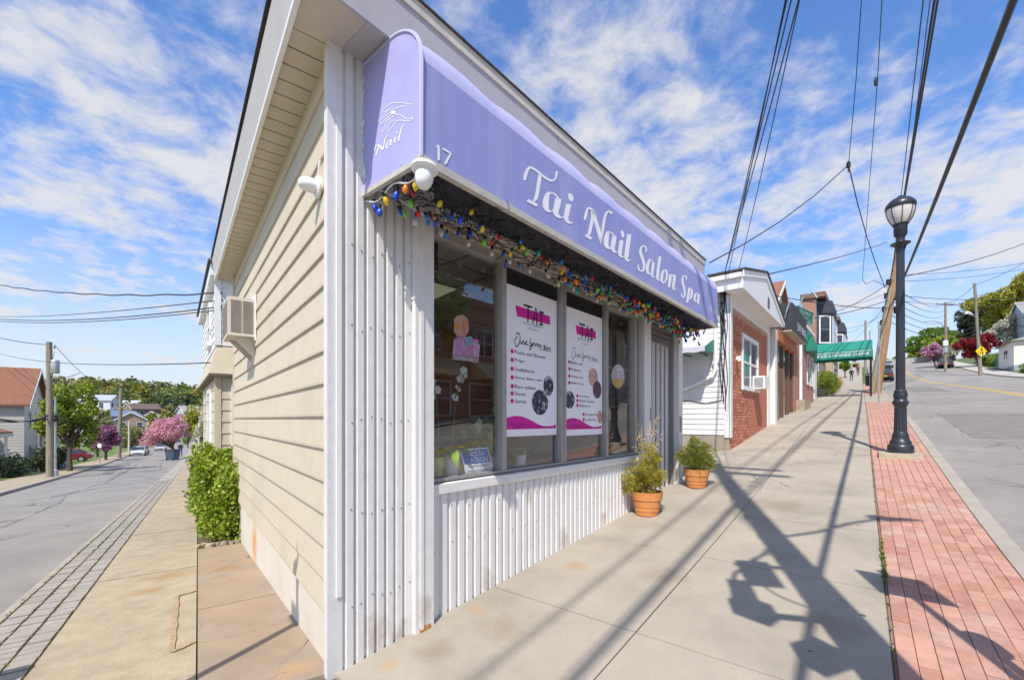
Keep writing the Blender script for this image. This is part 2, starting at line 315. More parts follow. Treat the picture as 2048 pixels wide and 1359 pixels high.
# ============================================================ GROUND
def strip(mb, fn, ss, l0, l1, up=0., nl=2):
    f = lambda l, s: l(s) if callable(l) else l
    mb.grid([[fn(s, f(l0, s)+(f(l1, s)-f(l0, s))*j/(nl-1), up) for j in range(nl)] for s in ss]); return mb
def slab(mb, fn, s0, s1, l0, l1, up, dep, n=3):
    ss = np.linspace(s0, s1, n+1); e = .006
    T = [[fn(s, l, up) for l in (l0, l1)] for s in ss]; B = [[p-UZ*dep for p in r] for r in T]
    ring = lambda R: [r[0] for r in R]+[r[1] for r in R[::-1]]
    mb.grid([[q for q in r] for r in T]); a, b = ring(T), ring(B); m = len(a)
    mb.add(a+b, [(i, (i+1) % m, m+(i+1) % m, m+i) for i in range(m)]); return mb
def blendz(p):
    q = np.asarray(p[:2])-C; a = math.degrees(math.atan2(q[0], q[1])); zr, zl = float(zR(np.dot(q, dR))), float(zL(np.dot(q, dL)))
    def ss(x): x = min(max(x, 0), 1); return x*x*(3-2*x)
    if -36 <= a <= 39: k = ss((a+36)/75)
    elif 39 < a <= 95: k = 1.
    elif -110 <= a < -36: k = 0.
    else:
        b = a if a > 0 else a+360; k = 1-ss((b-95)/155)
    return zl+(zr-zl)*k
grass_m = mat('grass_ground', (.09, .13, .035), .9, .35, 3, col2=(.16, .13, .07), c2scale=.5, c2amt=.6)
gxs = np.r_[-700, -500, -350, -250, -180, -130, np.arange(-100, 101, 5), 130, 180, 250, 350, 500, 700]
gys = np.r_[-150, -100, -60, -40, np.arange(-30, 131, 5), 160, 200, 250, 320, 420, 560, 800]
mb = MB(); mb.grid([[np.array([x, y, blendz((x, y))-.32-(2.0 if (abs(x) > 90 or y > 110) else 0)]) for y in gys] for x in gxs])
mb.build('ground', grass_m, smooth=True, kind='structure', loc=(0, 0, -1.9))
def gpx_(px, py, up=-.105):                        # pixel -> point on the side street
    r = ray(px, py); k = 2.
    while k < 150:
        p = r*k
        if p[2] <= float(zL(np.dot(p[:2]-C, dL)))+up: break
        k += .02
    p[2] = float(zL(np.dot(p[:2]-C, dL)))+up; return p
asph = mat('asphalt', (.275, .252, .225), .85, .14, 2.2, bump=.55, bscale=160, col2=(.22, .203, .183), c2scale=.55, c2amt=.7, c2lo=.45, c2hi=.62)
spots(asph, 2.0, .05, (.15, .14, .13), .6); cracks(asph, .35, .006, (.06, .06, .06), .7)
SSR = np.r_[np.arange(-14, 40, 1.0), np.arange(40, 176, 3)]
SSL = np.r_[np.arange(-6, 40, 1.0), np.arange(40, 200, 3)]
farL = lambda s: 5.6+.042*s
mb = MB(); strip(mb, rg, SSR, 3.77, 15.25, -.13, 6)
mb.build('road', asph, kind='structure', loc=rg(0, 8, -.13), label='grey asphalt road climbing the hill with a yellow centre line')
mb = MB(); strip(mb, lg, SSL, 2.12, lambda s: farL(s), -.11, 5)
mb.build('road', asph, kind='structure', loc=lg(0, 4, -.11), label='grey asphalt side street running downhill past the hedge')
mb = MB(); mb.grid([[np.array([x, y, blendz((x, y))-.16]) for y in np.arange(-26, 4.1, 1.5)] for x in np.arange(-24, 20, 1.5)])
mb.build('crossing_asphalt', asph, kind='structure', loc=(0, -8, -1.8))
tyre = mat('tyre_mark', (.17, .157, .142), .85, .3, 3, col2=(.26, .24, .215), c2scale=3, c2amt=.9, c2lo=.45, c2hi=.6)
for pts, w_ in (([(60, 1000), (140, 985), (210, 965), (262, 935), (255, 925)], .10), ([(215, 960), (240, 945), (262, 938), (275, 928)], .08), ([(0, 1055), (60, 1030), (120, 1004), (132, 990)], .07), ([(100, 995), (200, 975), (300, 962)], .12)):
    P = [gpx_(*p) for p in pts]; mb = MB(); R_ = []
    for i in range(len(P)-1):
        for u in np.linspace(0, 1, 8, endpoint=(i == len(P)-2)): R_.append(P[i]+(P[i+1]-P[i])*u)
    T_ = np.gradient(np.array(R_), axis=0); rows = []
    for p, t_ in zip(R_, T_):
        n_ = np.array([-t_[1], t_[0], 0]); n_ = n_/(np.linalg.norm(n_)+1e-9)*w_/2; rows.append([p-n_, p+n_])
    mb.grid(rows); mb.build('tyre_mark', tyre, kind='structure')
yel = mat('road_yellow_paint', (.55, .36, .05), .7, .2, 5, col2=(.30, .26, .18), c2scale=4, c2amt=.7)
for l in (8.35,):
    mb = MB(); strip(mb, rg, SSR[14:], l, l+.14, -.126); mb.build('yellow_line', yel, kind='structure')
    mb = MB(); strip(mb, rg, SSR[14:], l+.28, l+.42, -.126); mb.build('yellow_line', yel, kind='structure')
for a, b, l0, l1 in ((13, 19, 4.6, 6.9), (24, 27, 9.6, 12.4), (36, 47, 5.2, 7.0)):
    mb = MB(); strip(mb, rg, np.linspace(a, b, 8), l0, l1, -.1265); mb.build('road_patch', mat('asphalt_patch', (.20, .185, .17), .9, .15, 3, bump=.5, bscale=160), kind='structure')
stain(asph, rg(12, 6, -.13), .9, (.15, .14, .13), .5); stain(asph, lg(9, 4, -.11), .8, (.16, .15, .14), .5); stain(asph, rg(18, 10.5, -.13), 1.0, (.16, .15, .14), .45)
# concrete pavements ---------------------------------------------------------
conc = mat('pavement_concrete', (.375, .325, .258), .85, .10, 1.6, bump=.25, bscale=130, col2=(.29, .255, .20), c2scale=.9, c2amt=.85, c2lo=.42, c2hi=.66, detail=14)
spots(conc, 3.2, .11, (.06, .055, .05), .8); spots(conc, 1.3, .03, (.05, .045, .04), .85)
for px, py, r in ((1450-60, 1110, .0),):
    pass
def gpx(px, py, d, zf, fr):                        # pixel -> pavement point
    r = ray(px, py); k = .3; pv = None
    while k < 200:
        p = r*k; v = p[2]-float(zf(np.dot(p[:2]-C, d)))
        if pv is not None and v*pv <= 0: return p
        pv = v; k += .01 if k < 20 else .1
    return p
gR_ = lambda px, py: gpx(px, py, dR, zR, FR); gL_ = lambda px, py: gpx(px, py, dL, zL, FS)
stain(conc, gR_(1152, 1130), .16, (.40, .23, .06), .55); stain(conc, gR_(1210, 1092), .10, (.38, .24, .08), .4)
stain(conc, gR_(780, 1330), .09, (.45, .27, .08), .5, (1, 1, 1)); stain(conc, gR_(955, 1218), .12, (.42, .26, .14), .45)
for q in ((1010, 1250, .3), (1330, 1150, .35), (1560, 1010, .5), (870, 1300, .22), (1650, 1250, .3)): stain(conc, gR_(q[0], q[1]), q[2], (.25, .195, .13), .6, (1, 1, 1), 5.)
spots(conc, 60, .4, (.25, .215, .17), .3); spots(conc, 75, .4, (.46, .42, .35), .3); cracks(conc, .35, .004, (.12, .10, .08), .6)
joint = mat('pavement_joint', (.13, .115, .095), .95, .2)
mb = MB(); strip(mb, rg, np.r_[np.arange(0., 60, 1.0)], lambda s: -.0 if s < 2 else -.8, 2.80, -.022); par = mb.build('sidewalk', joint, kind='structure', loc=rg(0, 1.5, -.02))
cuts = [.0]+[1.48+1.62*k for k in range(0, 28)]
LJ = 1.38
for a, b in zip(cuts[:-1], cuts[1:]):
    for l0, l1 in ((-.35 if a > 2.9 else -.02, LJ), (LJ, 2.755)):
        mb = MB(); slab(mb, rg, a+.005, b-.005, l0+.005, l1-.005, random.uniform(-.003, .003), .03); mb.build('slab', conc, par)
mb = MB(); strip(mb, rg, np.arange(cuts[-1], 174, 3), -2.5, 2.755, 0.0, 3); mb.build('sidewalk', conc, kind='structure', loc=rg(50, 1.5))
mb = MB(); mb.grid([[rg(s, l, -.012 if s > 5.5 else -.05) for l in (-9, -6, -4, -2, -.3)] for s in np.arange(4.5, 11.6, .5)])
mb.build('side_yard', mat('yard_concrete', (.33, .30, .26), .9, .15, 2), kind='structure', loc=rg(8, -3))
kerbm = mat('kerb_concrete', (.345, .305, .25), .85, .14, 3, bump=.3, bscale=90)
def kerb(fn, ss, l0, l1, top, road, name):
    mb = MB(); f = lambda l, s: l(s) if callable(l) else l
    mb.grid([[fn(s, f(l0, s), top-.1), fn(s, f(l0, s), top), fn(s, f(l1, s), top-.004), fn(s, f(l1, s)+(.02 if road > 0 else -.0), top-.3)] for s in ss]); return mb.build(name, kerbm, kind='structure', loc=fn(ss[0], 0 if callable(l0) else l0, top-.1))
for a in np.arange(-2, 60, 2.5):
    mb = MB(); slab(mb, rg, a+.004, a+2.496, 3.63, 3.775, .004, .3, 3); o = mb.build('kerb', kerbm, kind='structure')
mb = MB(); slab(mb, rg, 60.5, 174, 3.63, 3.775, .004, .3, 40); mb.build('kerb', kerbm, kind='structure')
# red paving strip beside the road
red = mat('red_paver', (.43, .235, .175), .8, .13, 4, bump=.2, bscale=90, col2=(.50, .27, .20), c2scale=1.1, c2amt=.8, c2lo=.42, c2hi=.62)
redd = mat('red_paver_fresh', (.40, .13, .10), .75, .12, 5, bump=.2, bscale=90)
reds = [red]+[mat('red_paver_%d' % i, c, .85, .16, 9, bump=.35, bscale=120, col2=c2, c2scale=2.2, c2amt=.8, c2lo=.42, c2hi=.62) for i, (c, c2) in enumerate((((.40, .20, .14), (.46, .28, .215)), ((.45, .25, .185), (.48, .31, .24)), ((.385, .185, .135), (.43, .255, .195)), ((.43, .225, .155), (.42, .26, .205))))]
rbed = mat('paver_joint', (.29, .155, .11), .95, .25, 20)
mb = MB(); strip(mb, rg, np.arange(-2, 60.1, 1.0), 2.76, 3.63, -.016); pst = mb.build('paving_strip', rbed, kind='structure', loc=rg(4, 3.2))
NC = 9; wd = (3.625-2.775)/NC; cnt = 0
for c in range(NC):
    s = .75-(c*.137 % .25)
    while s < 7.3 and cnt < 298:
        ln = .205; fresh = False
        mb = MB(); slab(mb, rg, s+.0022, s+ln-.0022, 2.775+c*wd+.0022, 2.775+(c+1)*wd-.0022, random.uniform(-.0025, .0025), .02, 1); mb.build('paver', (redd if fresh else random.choice(reds)), pst); s += ln; cnt += 1
mb = MB(); row = 0
for s in np.arange(7.28, 55, .205 if False else .205):
    row += 1
    for c in range(NC) if s < 22 else range(0): slab(mb, rg, s+.002, s+.203, 2.775+c*wd+.003, 2.775+(c+1)*wd-.003, random.uniform(-.002, .002), .02, 1)
mb.build('paver_field', red, pst, kind='stuff')
mb = MB(); strip(mb, rg, np.arange(22, 60.1, 1.0), 2.775, 3.625, .0); mb.build('paver_field', red, pst, kind='stuff')
mb = MB(); slab(mb, rg, 24.2, 31.2, 2.762, 3.628, .006, .02, 6); mb.build('concrete_patch', conc, kind='structure')
# moss and weeds along the joint
weed = mat('weed_green', (.13, .17, .03), .8, .3, 20, trans=.3)
P = np.array([rg(s, 2.765+rng.normal()*.008, .012+abs(rng.normal())*.012) for s in np.r_[rng.uniform(3.2, 4.4, 90), rng.uniform(1, 9, 40)]])
V, F = leaves(P, .028); fast('joint_weeds', V, F, weed, kind='stuff')
# far side of the hill road
fk = mat('far_pavement', (.42, .39, .35), .9, .08, 1)
mb = MB(); strip(mb, rg, SSR, 15.25, 15.42, .0); mb.grid([[rg(s, 15.25, -.14), rg(s, 15.25, .002)] for s in SSR]); mb.build('kerb', kerbm, kind='structure', loc=rg(0, 15.3))
mb = MB(); strip(mb, rg, SSR, 15.42, 17.6, -.004); mb.build('sidewalk', fk, kind='structure', loc=rg(0, 16.5))
mb = MB(); mb.grid([[rg(s, l, u) for l, u in ((17.6, -.03), (19, .15), (22, .5), (30, 1.6), (45, 4.5))] for s in np.r_[np.arange(46, 176, 4)]]); mb.build('bank', grass_m, kind='structure', smooth=True, loc=rg(90, 18))
# side street: left pavement
concL = mat('aggregate_concrete', (.37, .30, .205), .9, .16, 5, bump=.6, bscale=70, col2=(.33, .265, .185), c2scale=1.4, c2amt=.7, c2lo=.45, c2hi=.68)
concW = mat('wall_side_concrete', (.32, .235, .155), .88, .12, 2.5, bump=.25, bscale=110, col2=(.29, .225, .165), c2scale=1.2, c2amt=.8, c2lo=.45, c2hi=.6)
spots(concL, 7, .085, (.15, .11, .075), .7); spots(concL, 23, .2, (.55, .47, .36), .5); cracks(concW, .9, .005, (.10, .08, .06), .85)
for q in ((340, 1150, .35), (300, 1180, .22)): stain(concL, gL_(q[0], q[1]), q[2], (.31, .18, .055), .7)
stain(concW, gL_(452, 1135), .20, (.30, .16, .05), .65); stain(concW, gL_(590, 1335), .18, (.48, .27, .12), .6); stain(concW, gL_(470, 1160), .16, (.33, .19, .08), .5)
mb = MB(); strip(mb, lg, np.arange(-.3, 40, 1.), -.5, 2.0, -.022); parL = mb.build('sidewalk', joint, kind='structure', loc=lg(2, 1, -.02))
cl = [.02]+[.55+1.55*k for k in range(24)]
for a, b in zip(cl[:-1], cl[1:]):
    mb = MB(); slab(mb, lg, a+.004, b-.004, .695, 1.585, random.uniform(-.004, .004), .03); mb.build('slab', concL, parL)
for a, b in zip([.02, .62, 1.9, 3.05], [.62, 1.9, 3.05, 4.75]):
    mb = MB(); slab(mb, lg, a+.003, b-.003, -.03, .685, random.uniform(-.006, .001), .03); mb.build('slab', concW, parL)
mb = MB(); strip(mb, lg, np.arange(cl[-1], 190, 3), .1, 1.6, 0.); mb.build('sidewalk', concL, kind='structure', loc=lg(50, 1))
# square outline stain of a removed cover
mb = MB()
sq = [gL_(355, 1192), gL_(345, 1305), gL_(392, 1283)]
rs = mat('rust_line', (.36, .25, .14), .9, .3, 30)
sq = [gL_(394, 1181)]+sq
for p, q in zip(sq[:-1], sq[1:]):
    d_ = (q-p)/np.linalg.norm(q-p); sd_ = np.array([-d_[1], d_[0], 0])*.016; nk = 10
    mb.grid([[p+(q-p)*i/nk+s_*sd_*random.uniform(.5, 1.4)+UZ*.012 for s_ in (-1, 1)] for i in range(nk+1)])
mb.build('rust_outline', rs, kind='structure')
# brick verge
grey = mat('grey_paver', (.315, .285, .245), .85, .14, 6, bump=.3, bscale=80, col2=(.30, .27, .23), c2scale=2, c2amt=.7)
moss = mat('mossy_joint', (.12, .115, .035), .95, .3, 9, col2=(.07, .06, .04), c2scale=7, c2amt=.8)
mb = MB(); strip(mb, lg, np.arange(-.5, 40, 1.), 1.585, 2.06, -.014); pv = mb.build('brick_verge', moss, kind='structure', loc=lg(3, 1.8))
wv = (2.045-1.595)/3; cnt = 0; field = MB()
for i in range(0, 240):
    s = .4+i*.108
    for c in range(3):
        if (s > 8.6) or cnt > 297:
            if s < 22 and i % 1 == 0: slab(field, lg, s+.004, s+.104, 1.595+c*wv+.008, 1.595+(c+1)*wv-.008, random.uniform(-.004, .003), .02, 1)
            continue
        mb = MB(); slab(mb, lg, s+.005, s+.103, 1.595+c*wv+.010+random.uniform(-.003, .003), 1.595+(c+1)*wv-.010, random.uniform(-.005, .004), .02, 1); mb.build('paver', grey, pv); cnt += 1
field.build('paver_field', grey, pv, kind='stuff')
mb = MB(); slab(mb, lg, -.5, 22, 2.06, 2.125, -.005, .3, 20); mb.build('kerb', kerbm, kind='structure')
mb = MB(); slab(mb, lg, 22, 190, 1.6, 2.125, -.0, .3, 50); mb.build('kerb', kerbm, kind='structure')
V, F = leaves(np.array([lg(s, l+rng.normal()*.008, .0+abs(rng.normal())*.008) for s in rng.uniform(.3, 9, 150) for l in (1.59+wv, 1.59+2*wv, 2.055)]), .016); fast('verge_moss', V, F, weed, kind='stuff')
# far pavement of the side street and the ground behind it
mb = MB(); mb.grid([[lg(s, farL(s), -.12), lg(s, farL(s), .0), lg(s, farL(s)+.16, .0)] for s in SSL]); mb.build('kerb', kerbm, kind='structure', loc=lg(0, 5.7))
mb = MB(); strip(mb, lg, SSL, lambda s: farL(s)+.16, lambda s: farL(s)+2.0, -.004); mb.build('sidewalk', concL, kind='structure', loc=lg(0, 6.6))
mb = MB(); strip(mb, lg, SSL, lambda s: farL(s)+2.0, lambda s: farL(s)+40, -.03, 4); mb.build('lawn', mat('lawn', (.11, .17, .03), .9, .3, 4, col2=(.16, .15, .06), c2scale=.8, c2amt=.6), kind='structure', loc=lg(0, 9))
mb = MB(); strip(mb, lg, np.arange(4.8, 60, 1.), -14., .69, -.02, 6); mb.build('garden_soil', mat('soil', (.13, .09, .055), .95, .3, 9, bump=.5, bscale=30), kind='structure', loc=lg(8, -2))

# ============================================================ NAIL SALON BUILDING
sal = thing('salon_building', 'cream sided corner shop with white ribbed metal front and a long display window', 'building', FF(2, -2, -1.5))
cream = mat('cream_siding', (.605, .52, .38), .55, .035, 5, bump=.05, bscale=30, col2=(.535, .465, .345), c2scale=1.1, c2amt=.6)
soff = mat('soffit_vinyl', (.60, .53, .40), .55, .04, 5)
NB, Z0, ZT = 17, -1.25, 2.36; e = (ZT-Z0)/NB; LW = 5.5
for i in range(NB):
    z = Z0+i*e
    MB().extr(FL, [(-.012, z-.004), (.020, z-.004), (.021, z+.012), (.004, z+e), (-.012, z+e)], .02, LW).build('siding_board', cream, sal)
MB().box(FL, .02, LW+.04, -.16, -.013, -2.2, ZT+.3).build('wall', cream, sal)
fnd = mat('foundation_paint', (.66, .60, .50), .8, .05, 4, bump=.15, bscale=25, col2=(.55, .49, .40), c2scale=2, c2amt=.6)
_ls = lef(508, 1085); stain(fnd, FL(_ls[0], -.006, _ls[1]), .30, (.70, .28, .03), .9, (1, 1, .6))
MB().box(FL, .02, LW, -.14, -.006, -2.5, Z0-.004).build('foundation', fnd, sal)
MB().box(FL, LW-.02, LW+.06, -.1, .035, -1.3, ZT).build('corner_trim', cream, sal)
# corner trim (acute corner)
def xcorner(a, b):
    M_ = np.array([[d1[0], -d2[0]], [d1[1], -d2[1]]]); r = n2*b-n1*a; k = np.linalg.solve(M_, r); return C+d1*k[0]+n1*a
X = xcorner(.032, .036); X3 = lambda z: np.array([X[0], X[1], z])
zb = -1.66
MB().prism(*[[np.array([*C, z]), FF(.055, -.02, z), FF(.055, .032, z), X3(z), FL(.035, .036, z), FL(.035, -.02, z)] for z in (zb, ZT)]).build('corner_trim', white, sal)
MB().box(FL, .036, .052, .022, .034, -1.18, .9).build('trim_strip', white, sal)
MB().box(FF, .012, .045, .033, .042, -1.12, 1.9).build('trim_strip', whitepl, sal)
# ribbed metal cladding
def ribbed(t0, t1, z1, off, pitch=.094, dep=.022, lo=None):
    mb = MB(); n = int((t1-t0)/pitch+.5); p = (t1-t0)/n; A = []
    for i in range(n):
        for a, o in ((0, 0), (.28, 0), (.36, dep), (.94, dep)): A.append((t0+(i+a)*p, off+o))
    A.append((t1, off)); zf = lo or (lambda t: fgz(t)-.015)
    mb.grid([[FF(t, o, zf(t)-.004*math.sin(t*37)), FF(t, o, z1)] for t, o in A]); return mb
ribbed(.055, .585, ZT, .012, .076, .026).build('ribbed_panel', white, sal)
MB().box(FF, .055, 6.3, -.12, .0, 1.63, ZT+.3).build('header_wall', white, sal)
MB().box(FF, .055, .60, -.12, .010, -1.7, 1.63).build('wall', white, sal)
MB().box(FF, .585, .755, -.12, .085, -1.62, ZT).build('pier_post', white, sal)
MB().box(FF, .625, .655, .086, .094, -1.58, 1.62).build('post_bead', white, sal)
rot = mat('rusted_foot', (.42, .16, .04), .9, .4, 30, bump=.6, bscale=60)
MB().extr(FF, [(.03, -1.60), (.093, -1.60), (.096, -1.54), (.088, -1.515), (.08, -1.53)], .62, .72).build('rusted_foot', rot, sal)
ribbed(.755, 4.66, -.575, .004, .0935).build('ribbed_panel', white, sal)
MB().box(FF, .755, 4.66, -.12, .003, -1.7, -.575).build('bulkhead', white, sal)
MB().extr(FF, [(-.10, -.585), (.045, -.585), (.052, -.575), (.052, -.505), (-.10, -.488)], .757, 4.68).build('sill', white, sal)
MB().box(FF, .757, 4.66, -.10, .012, -.487, -.462).build('window_track', alud, sal)
for q in ((.30, .04, -1.48, .16), (.5, .04, -1.52, .12), (1.4, .02, -1.42, .12), (2.6, .02, -1.3, .14), (3.5, .02, -1.22, .12), (.68, .09, -1.4, .12), (2.0, .02, -.75, .08)): stain(white, FF(q[0], q[1], q[2]), q[3], (.42, .33, .24), .55, (1, 1, .7), 14.)
# window: header, mullions, panes
MB().box(FF, .757, 4.7, -.09, .015, 1.43, 1.50).build('window_head', alu, sal)
tanm = mat('tan_header', (.52, .43, .32), .6, .06, 6)
MB().box(FF, .757, 4.68, -.10, .050, 1.50, 1.585).build('header_board', tanm, sal)
MB().box(FF, .757, 6.2, -.05, .075, 1.585, 1.63).build('header_rail', white, sal)
for a, b in ((1.607, 1.665), (2.565, 2.665), (3.572, 3.630), (4.40, 4.475)):
    MB().box(FF, a, b, -.075, .016, -.462, 1.43).build('mullion', alu, sal)
MB().box(FF, .757, .785, -.08, .010, -.462, 1.43).build('mullion', alu, sal)
MB().box(FF, 2.612, 2.622, .0165, .022, -.462, 1.43).build('mullion_bead', alud, sal)
pane = glassmat('window_glass', (.96, .97, .965), 2.35)
for a, b in ((.785, 1.607), (1.665, 2.565), (2.665, 3.572), (3.630, 4.40)):
    MB().poly(FF(a, -.042, -.462), FF(b, -.042, -.462), FF(b, -.042, 1.43), FF(a, -.042, 1.43)).build('pane', pane, sal)
MB().box(FF, 4.475, 4.63, -.09, -.03, -.462, 1.43).build('pane', mat('dark_pane', (.10, .115, .12), .12, .2, 4), sal)
for a in (4.50, 4.56): MB().box(FF, a, a+.018, -.03, -.005, -.462, 1.43).build('track_bar', alu, sal)
# door bay: jambs, folding gate, transom
gz = lambda t: fgz(t)-.02
MB().box(FF, 4.66, 4.90, -.12, .045, -1.32, 1.60).build('door_jamb', white, sal)
MB().box(FF, 6.06, 6.24, -.5, .045, -1.20, 1.60).build('door_jamb', white, sal)
MB().box(FF, 6.24, 6.32, -8, .0, -1.3, ZT).build('wall', white, sal)
MB().box(FF, 4.90, 6.06, -.14, -.10, 1.20, 1.24).build('transom_rail', alu, sal)
for k in range(4): MB().extr(FF, [(-.13, 1.25+k*.09), (-.06, 1.25+k*.09), (-.10, 1.33+k*.09), (-.13, 1.33+k*.09)], 4.90, 6.06).build('louver_slat', alud, sal)
MB().box(FF, 4.90, 6.06, -.18, -.135, 1.2, 1.62).build('transom_panel', dark, sal)
gate_m = mat('gate_metal', (.56, .54, .53), .5, .10, 9, metal=.0, stretch=(1, 1, .2))
gt = sal
npl = 12
for k in range(npl):
    a = 4.905+k*(1.12/npl); b = a+1.12/npl-.016; z0 = gz(a); o = -.10-.03*(k % 2)
    MB().prism([FF(a+(b-a)*u, o+.028*math.sin(math.pi*u), z0) for u in np.linspace(0, 1, 6)]+[FF(b, o-.012, z0), FF(a, o-.012, z0)], [FF(a+(b-a)*u, o+.028*math.sin(math.pi*u), 1.2) for u in np.linspace(0, 1, 6)]+[FF(b, o-.012, 1.2), FF(a, o-.012, 1.2)]).build('gate_leaf', gate_m, gt)
MB().box(FF, 4.9, 6.06, -.20, -.165, -1.3, 1.2).build('gate_backing', mat('gate_gap', (.09, .085, .085), .7), sal)
rv = MB()
for t in np.r_[np.arange(.11, .58, .076), np.arange(.80, 4.6, .187)]:
    for z in ((-.70, -1.0) if t > .7 else (-1.2, -.6, .0, .6, 1.1)):
        z = z+random.uniform(-.03, .03)
        if z > fgz(t)+.06: rv.lathe(FF(t+random.uniform(-.01, .01), .027 if t > .7 else .039, z), [(.007, 0), (.006, .003), (.002, .0045)], 6, (D1, UZ, N1))
rv.build('rivets', alud, sal, kind='stuff')
MB().box(FF, 4.855, 4.90, .045, .060, -.02, .16).build('lock_plate', alu, sal)
MB().box(FF, 6.10, 6.14, .045, .062, -.20, .05).build('lock_plate', alud, sal)
MB().box(FF, 6.03, 6.06, -.11, -.04, -1.2, 1.6).build('gate_post', alud, sal)
MB().box(FF, 4.66, 6.1, -.5, .02, -1.4, fgz(5.4)-.03).build('threshold', conc, sal)
# eaves: side soffit boards, front soffit, fascias, roof
sw = .163; ns = int((LW+.5)/sw)
for k in range(0, ns):
    a = k*sw; MB().box(FL, a+.007, a+sw-.007, -.02, .235, 2.350, 2.366).build('soffit_board', soff, sal)
    MB().box(FL, a-.008, a+.008, -.02, .235, 2.364, 2.374).build('soffit_groove', mat('soffit_shadow_gap', (.20, .17, .12), .8), sal)
fas = mat('fascia_metal', (.52, .49, .45), .5, .05, 5)
MB().extr(FL, [(.225, 2.335), (.250, 2.335), (.295, 2.66), (.225, 2.66)], -.42, 3.1).build('fascia', fas, sal)
MB().extr(FL, [(.225, 2.335), (.250, 2.335), (.295, 2.66), (.225, 2.66)], 3.106, LW+.42).build('fascia', fas, sal)
MB().box(FL, -.42, LW+.42, .232, .262, 2.310, 2.345).build('drip_edge', whitepl, sal)
for k in range(10):
    a = .05+k*.66; MB().box(FF, a+.003, a+.657, -.02, .335, 2.352, 2.366).build('soffit_panel', whitepl if k else fas, sal)
fas2 = mat('front_fascia', (.46, .435, .46), .5, .05, 5)
for a, b in ((-.42, 2.0), (2.006, 4.4), (4.406, 6.42)):
    MB().extr(FF, [(.33, 2.335), (.352, 2.335), (.356, 2.62), (.33, 2.62)], a, b).build('fascia', fas2, sal)
MB().box(FF, -.42, 6.42, .34, .366, 2.622, 2.70).build('drip_edge', mat('drip_metal', (.60, .55, .47), .5, .1, 9), sal)
MB().box(FF, 6.38, 6.42, -1, .335, 2.335, 2.70).build('fascia', fas2, sal)
Xo = xcorner(.33, .23)
MB().prism(*[[np.array([*C, z]), FF(.05, 0, z), FF(.05, .335, z), np.array([Xo[0], Xo[1], z]), FL(.0, .235, z)] for z in (2.350, 2.364)]).build('soffit_corner', soff, sal)
shing = mat('roof_shingle', (.055, .05, .048), .9, .3, 12, bump=.5, bscale=40)
A_ = FF(6.44, .378, 2.702); Cc = FL(LW+.45, .315, 2.68); Dd = FF(6.44, -7.5, 2.95); Cn = xcorner(.378, .315); Cn = np.array([Cn[0], Cn[1], 2.702])
MB().prism([A_, Cn, Cc, Dd], [p+UZ*.012 for p in (A_, Cn, Cc, Dd)]).build('roof', shing, sal)
MB().prism([FL(LW, -.05, -2.5), FF(6.3, -5.4, -2.5), FF(6.3, -5.3, -2.5), FL(LW-.1, -.05, -2.5)], [FL(LW, -.05, 2.7), FF(6.3, -5.4, 2.7), FF(6.3, -5.3, 2.7), FL(LW-.1, -.05, 2.7)]).build('rear_wall', cream, sal)
# interior
inw = mat('interior_wall', (.68, .30, .14), .8, .1, 3, col2=(.72, .52, .25), c2scale=.7, c2amt=.8)
MB().box(FF, .95, 6.2, -3.25, -3.2, -1.3, 1.9).build('interior_wall', inw, sal)
IP = [(.20, -.13), (6.2, -.13), (6.2, -3.2), (.95, -3.2)]
MB().prism([FF(a, b, 1.60) for a, b in IP], [FF(a, b, 1.66) for a, b in IP]).build('ceiling', mat('ceiling_tile', (.78, .72, .62), .9, .05, 8), sal)
for k in range(5): MB().box(FF, .30+.15*k, 6.2, -.7-k*.6, -.685-k*.6, 1.594, 1.6).build('ceiling_grid_bar', alud, sal)
for k in range(9): MB().box(FF, 1.0+k*.6, 1.015+k*.6, -3.2, -.13, 1.593, 1.5995).build('ceiling_grid_bar', alud, sal)
MB().prism([FF(a, b, -1.3) for a, b in IP], [FF(a, b, -1.2) for a, b in IP]).build('floor', mat('interior_floor', (.40, .32, .25), .4, .15, 3), sal)
MB().box(FF, .76, 4.66, -.55, -.10, -.53, -.49).build('display_ledge', mat('ledge', (.30, .29, .27), .5, .1, 5), sal)
MB().box(FF, 3.66, 4.66, -.60, -.585, .95, 1.6).build('blind', mat('black_blind', (.008, .008, .009), .7, .1), sal)
MB().box(FF, .80, .93, -.09, -.075, .6, 1.42).build('blind', black, sal)
# ============================================================ AWNING
AP, AT0, AT1, AZ0 = .645, .20, 6.10, 1.50
aw = thing('awning', 'long lavender shop awning with white script lettering and rounded lit top', 'awning', FF(3, .3, AZ0))
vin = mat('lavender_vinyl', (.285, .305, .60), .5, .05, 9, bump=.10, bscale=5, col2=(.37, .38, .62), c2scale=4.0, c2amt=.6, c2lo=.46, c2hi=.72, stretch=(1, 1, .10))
vtop = mat('lavender_vinyl_pale', (.47, .46, .70), .5, .04, 3, col2=(.40, .39, .66), c2scale=1.6, c2amt=.6)  # paler lavender than the front face, for the curved top and piping
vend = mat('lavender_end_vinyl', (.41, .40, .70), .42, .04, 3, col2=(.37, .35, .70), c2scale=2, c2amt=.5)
ZS = 2.06
def arc(bul): # rounded top from the face seam back to the wall
    return [(AP, ZS)]+[(AP-.30*(1-math.cos(a))-.0, ZS+(.27+bul)*math.sin(a)) for a in np.linspace(.2, 1.5, 6)]+[(.0, 2.335+bul*.3)]
tt = np.linspace(AT0, AT1, 61)
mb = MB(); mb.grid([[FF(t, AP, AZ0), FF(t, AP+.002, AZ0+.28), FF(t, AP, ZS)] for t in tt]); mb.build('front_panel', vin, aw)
ribs = 9; pit = (AT1-AT0)/ribs
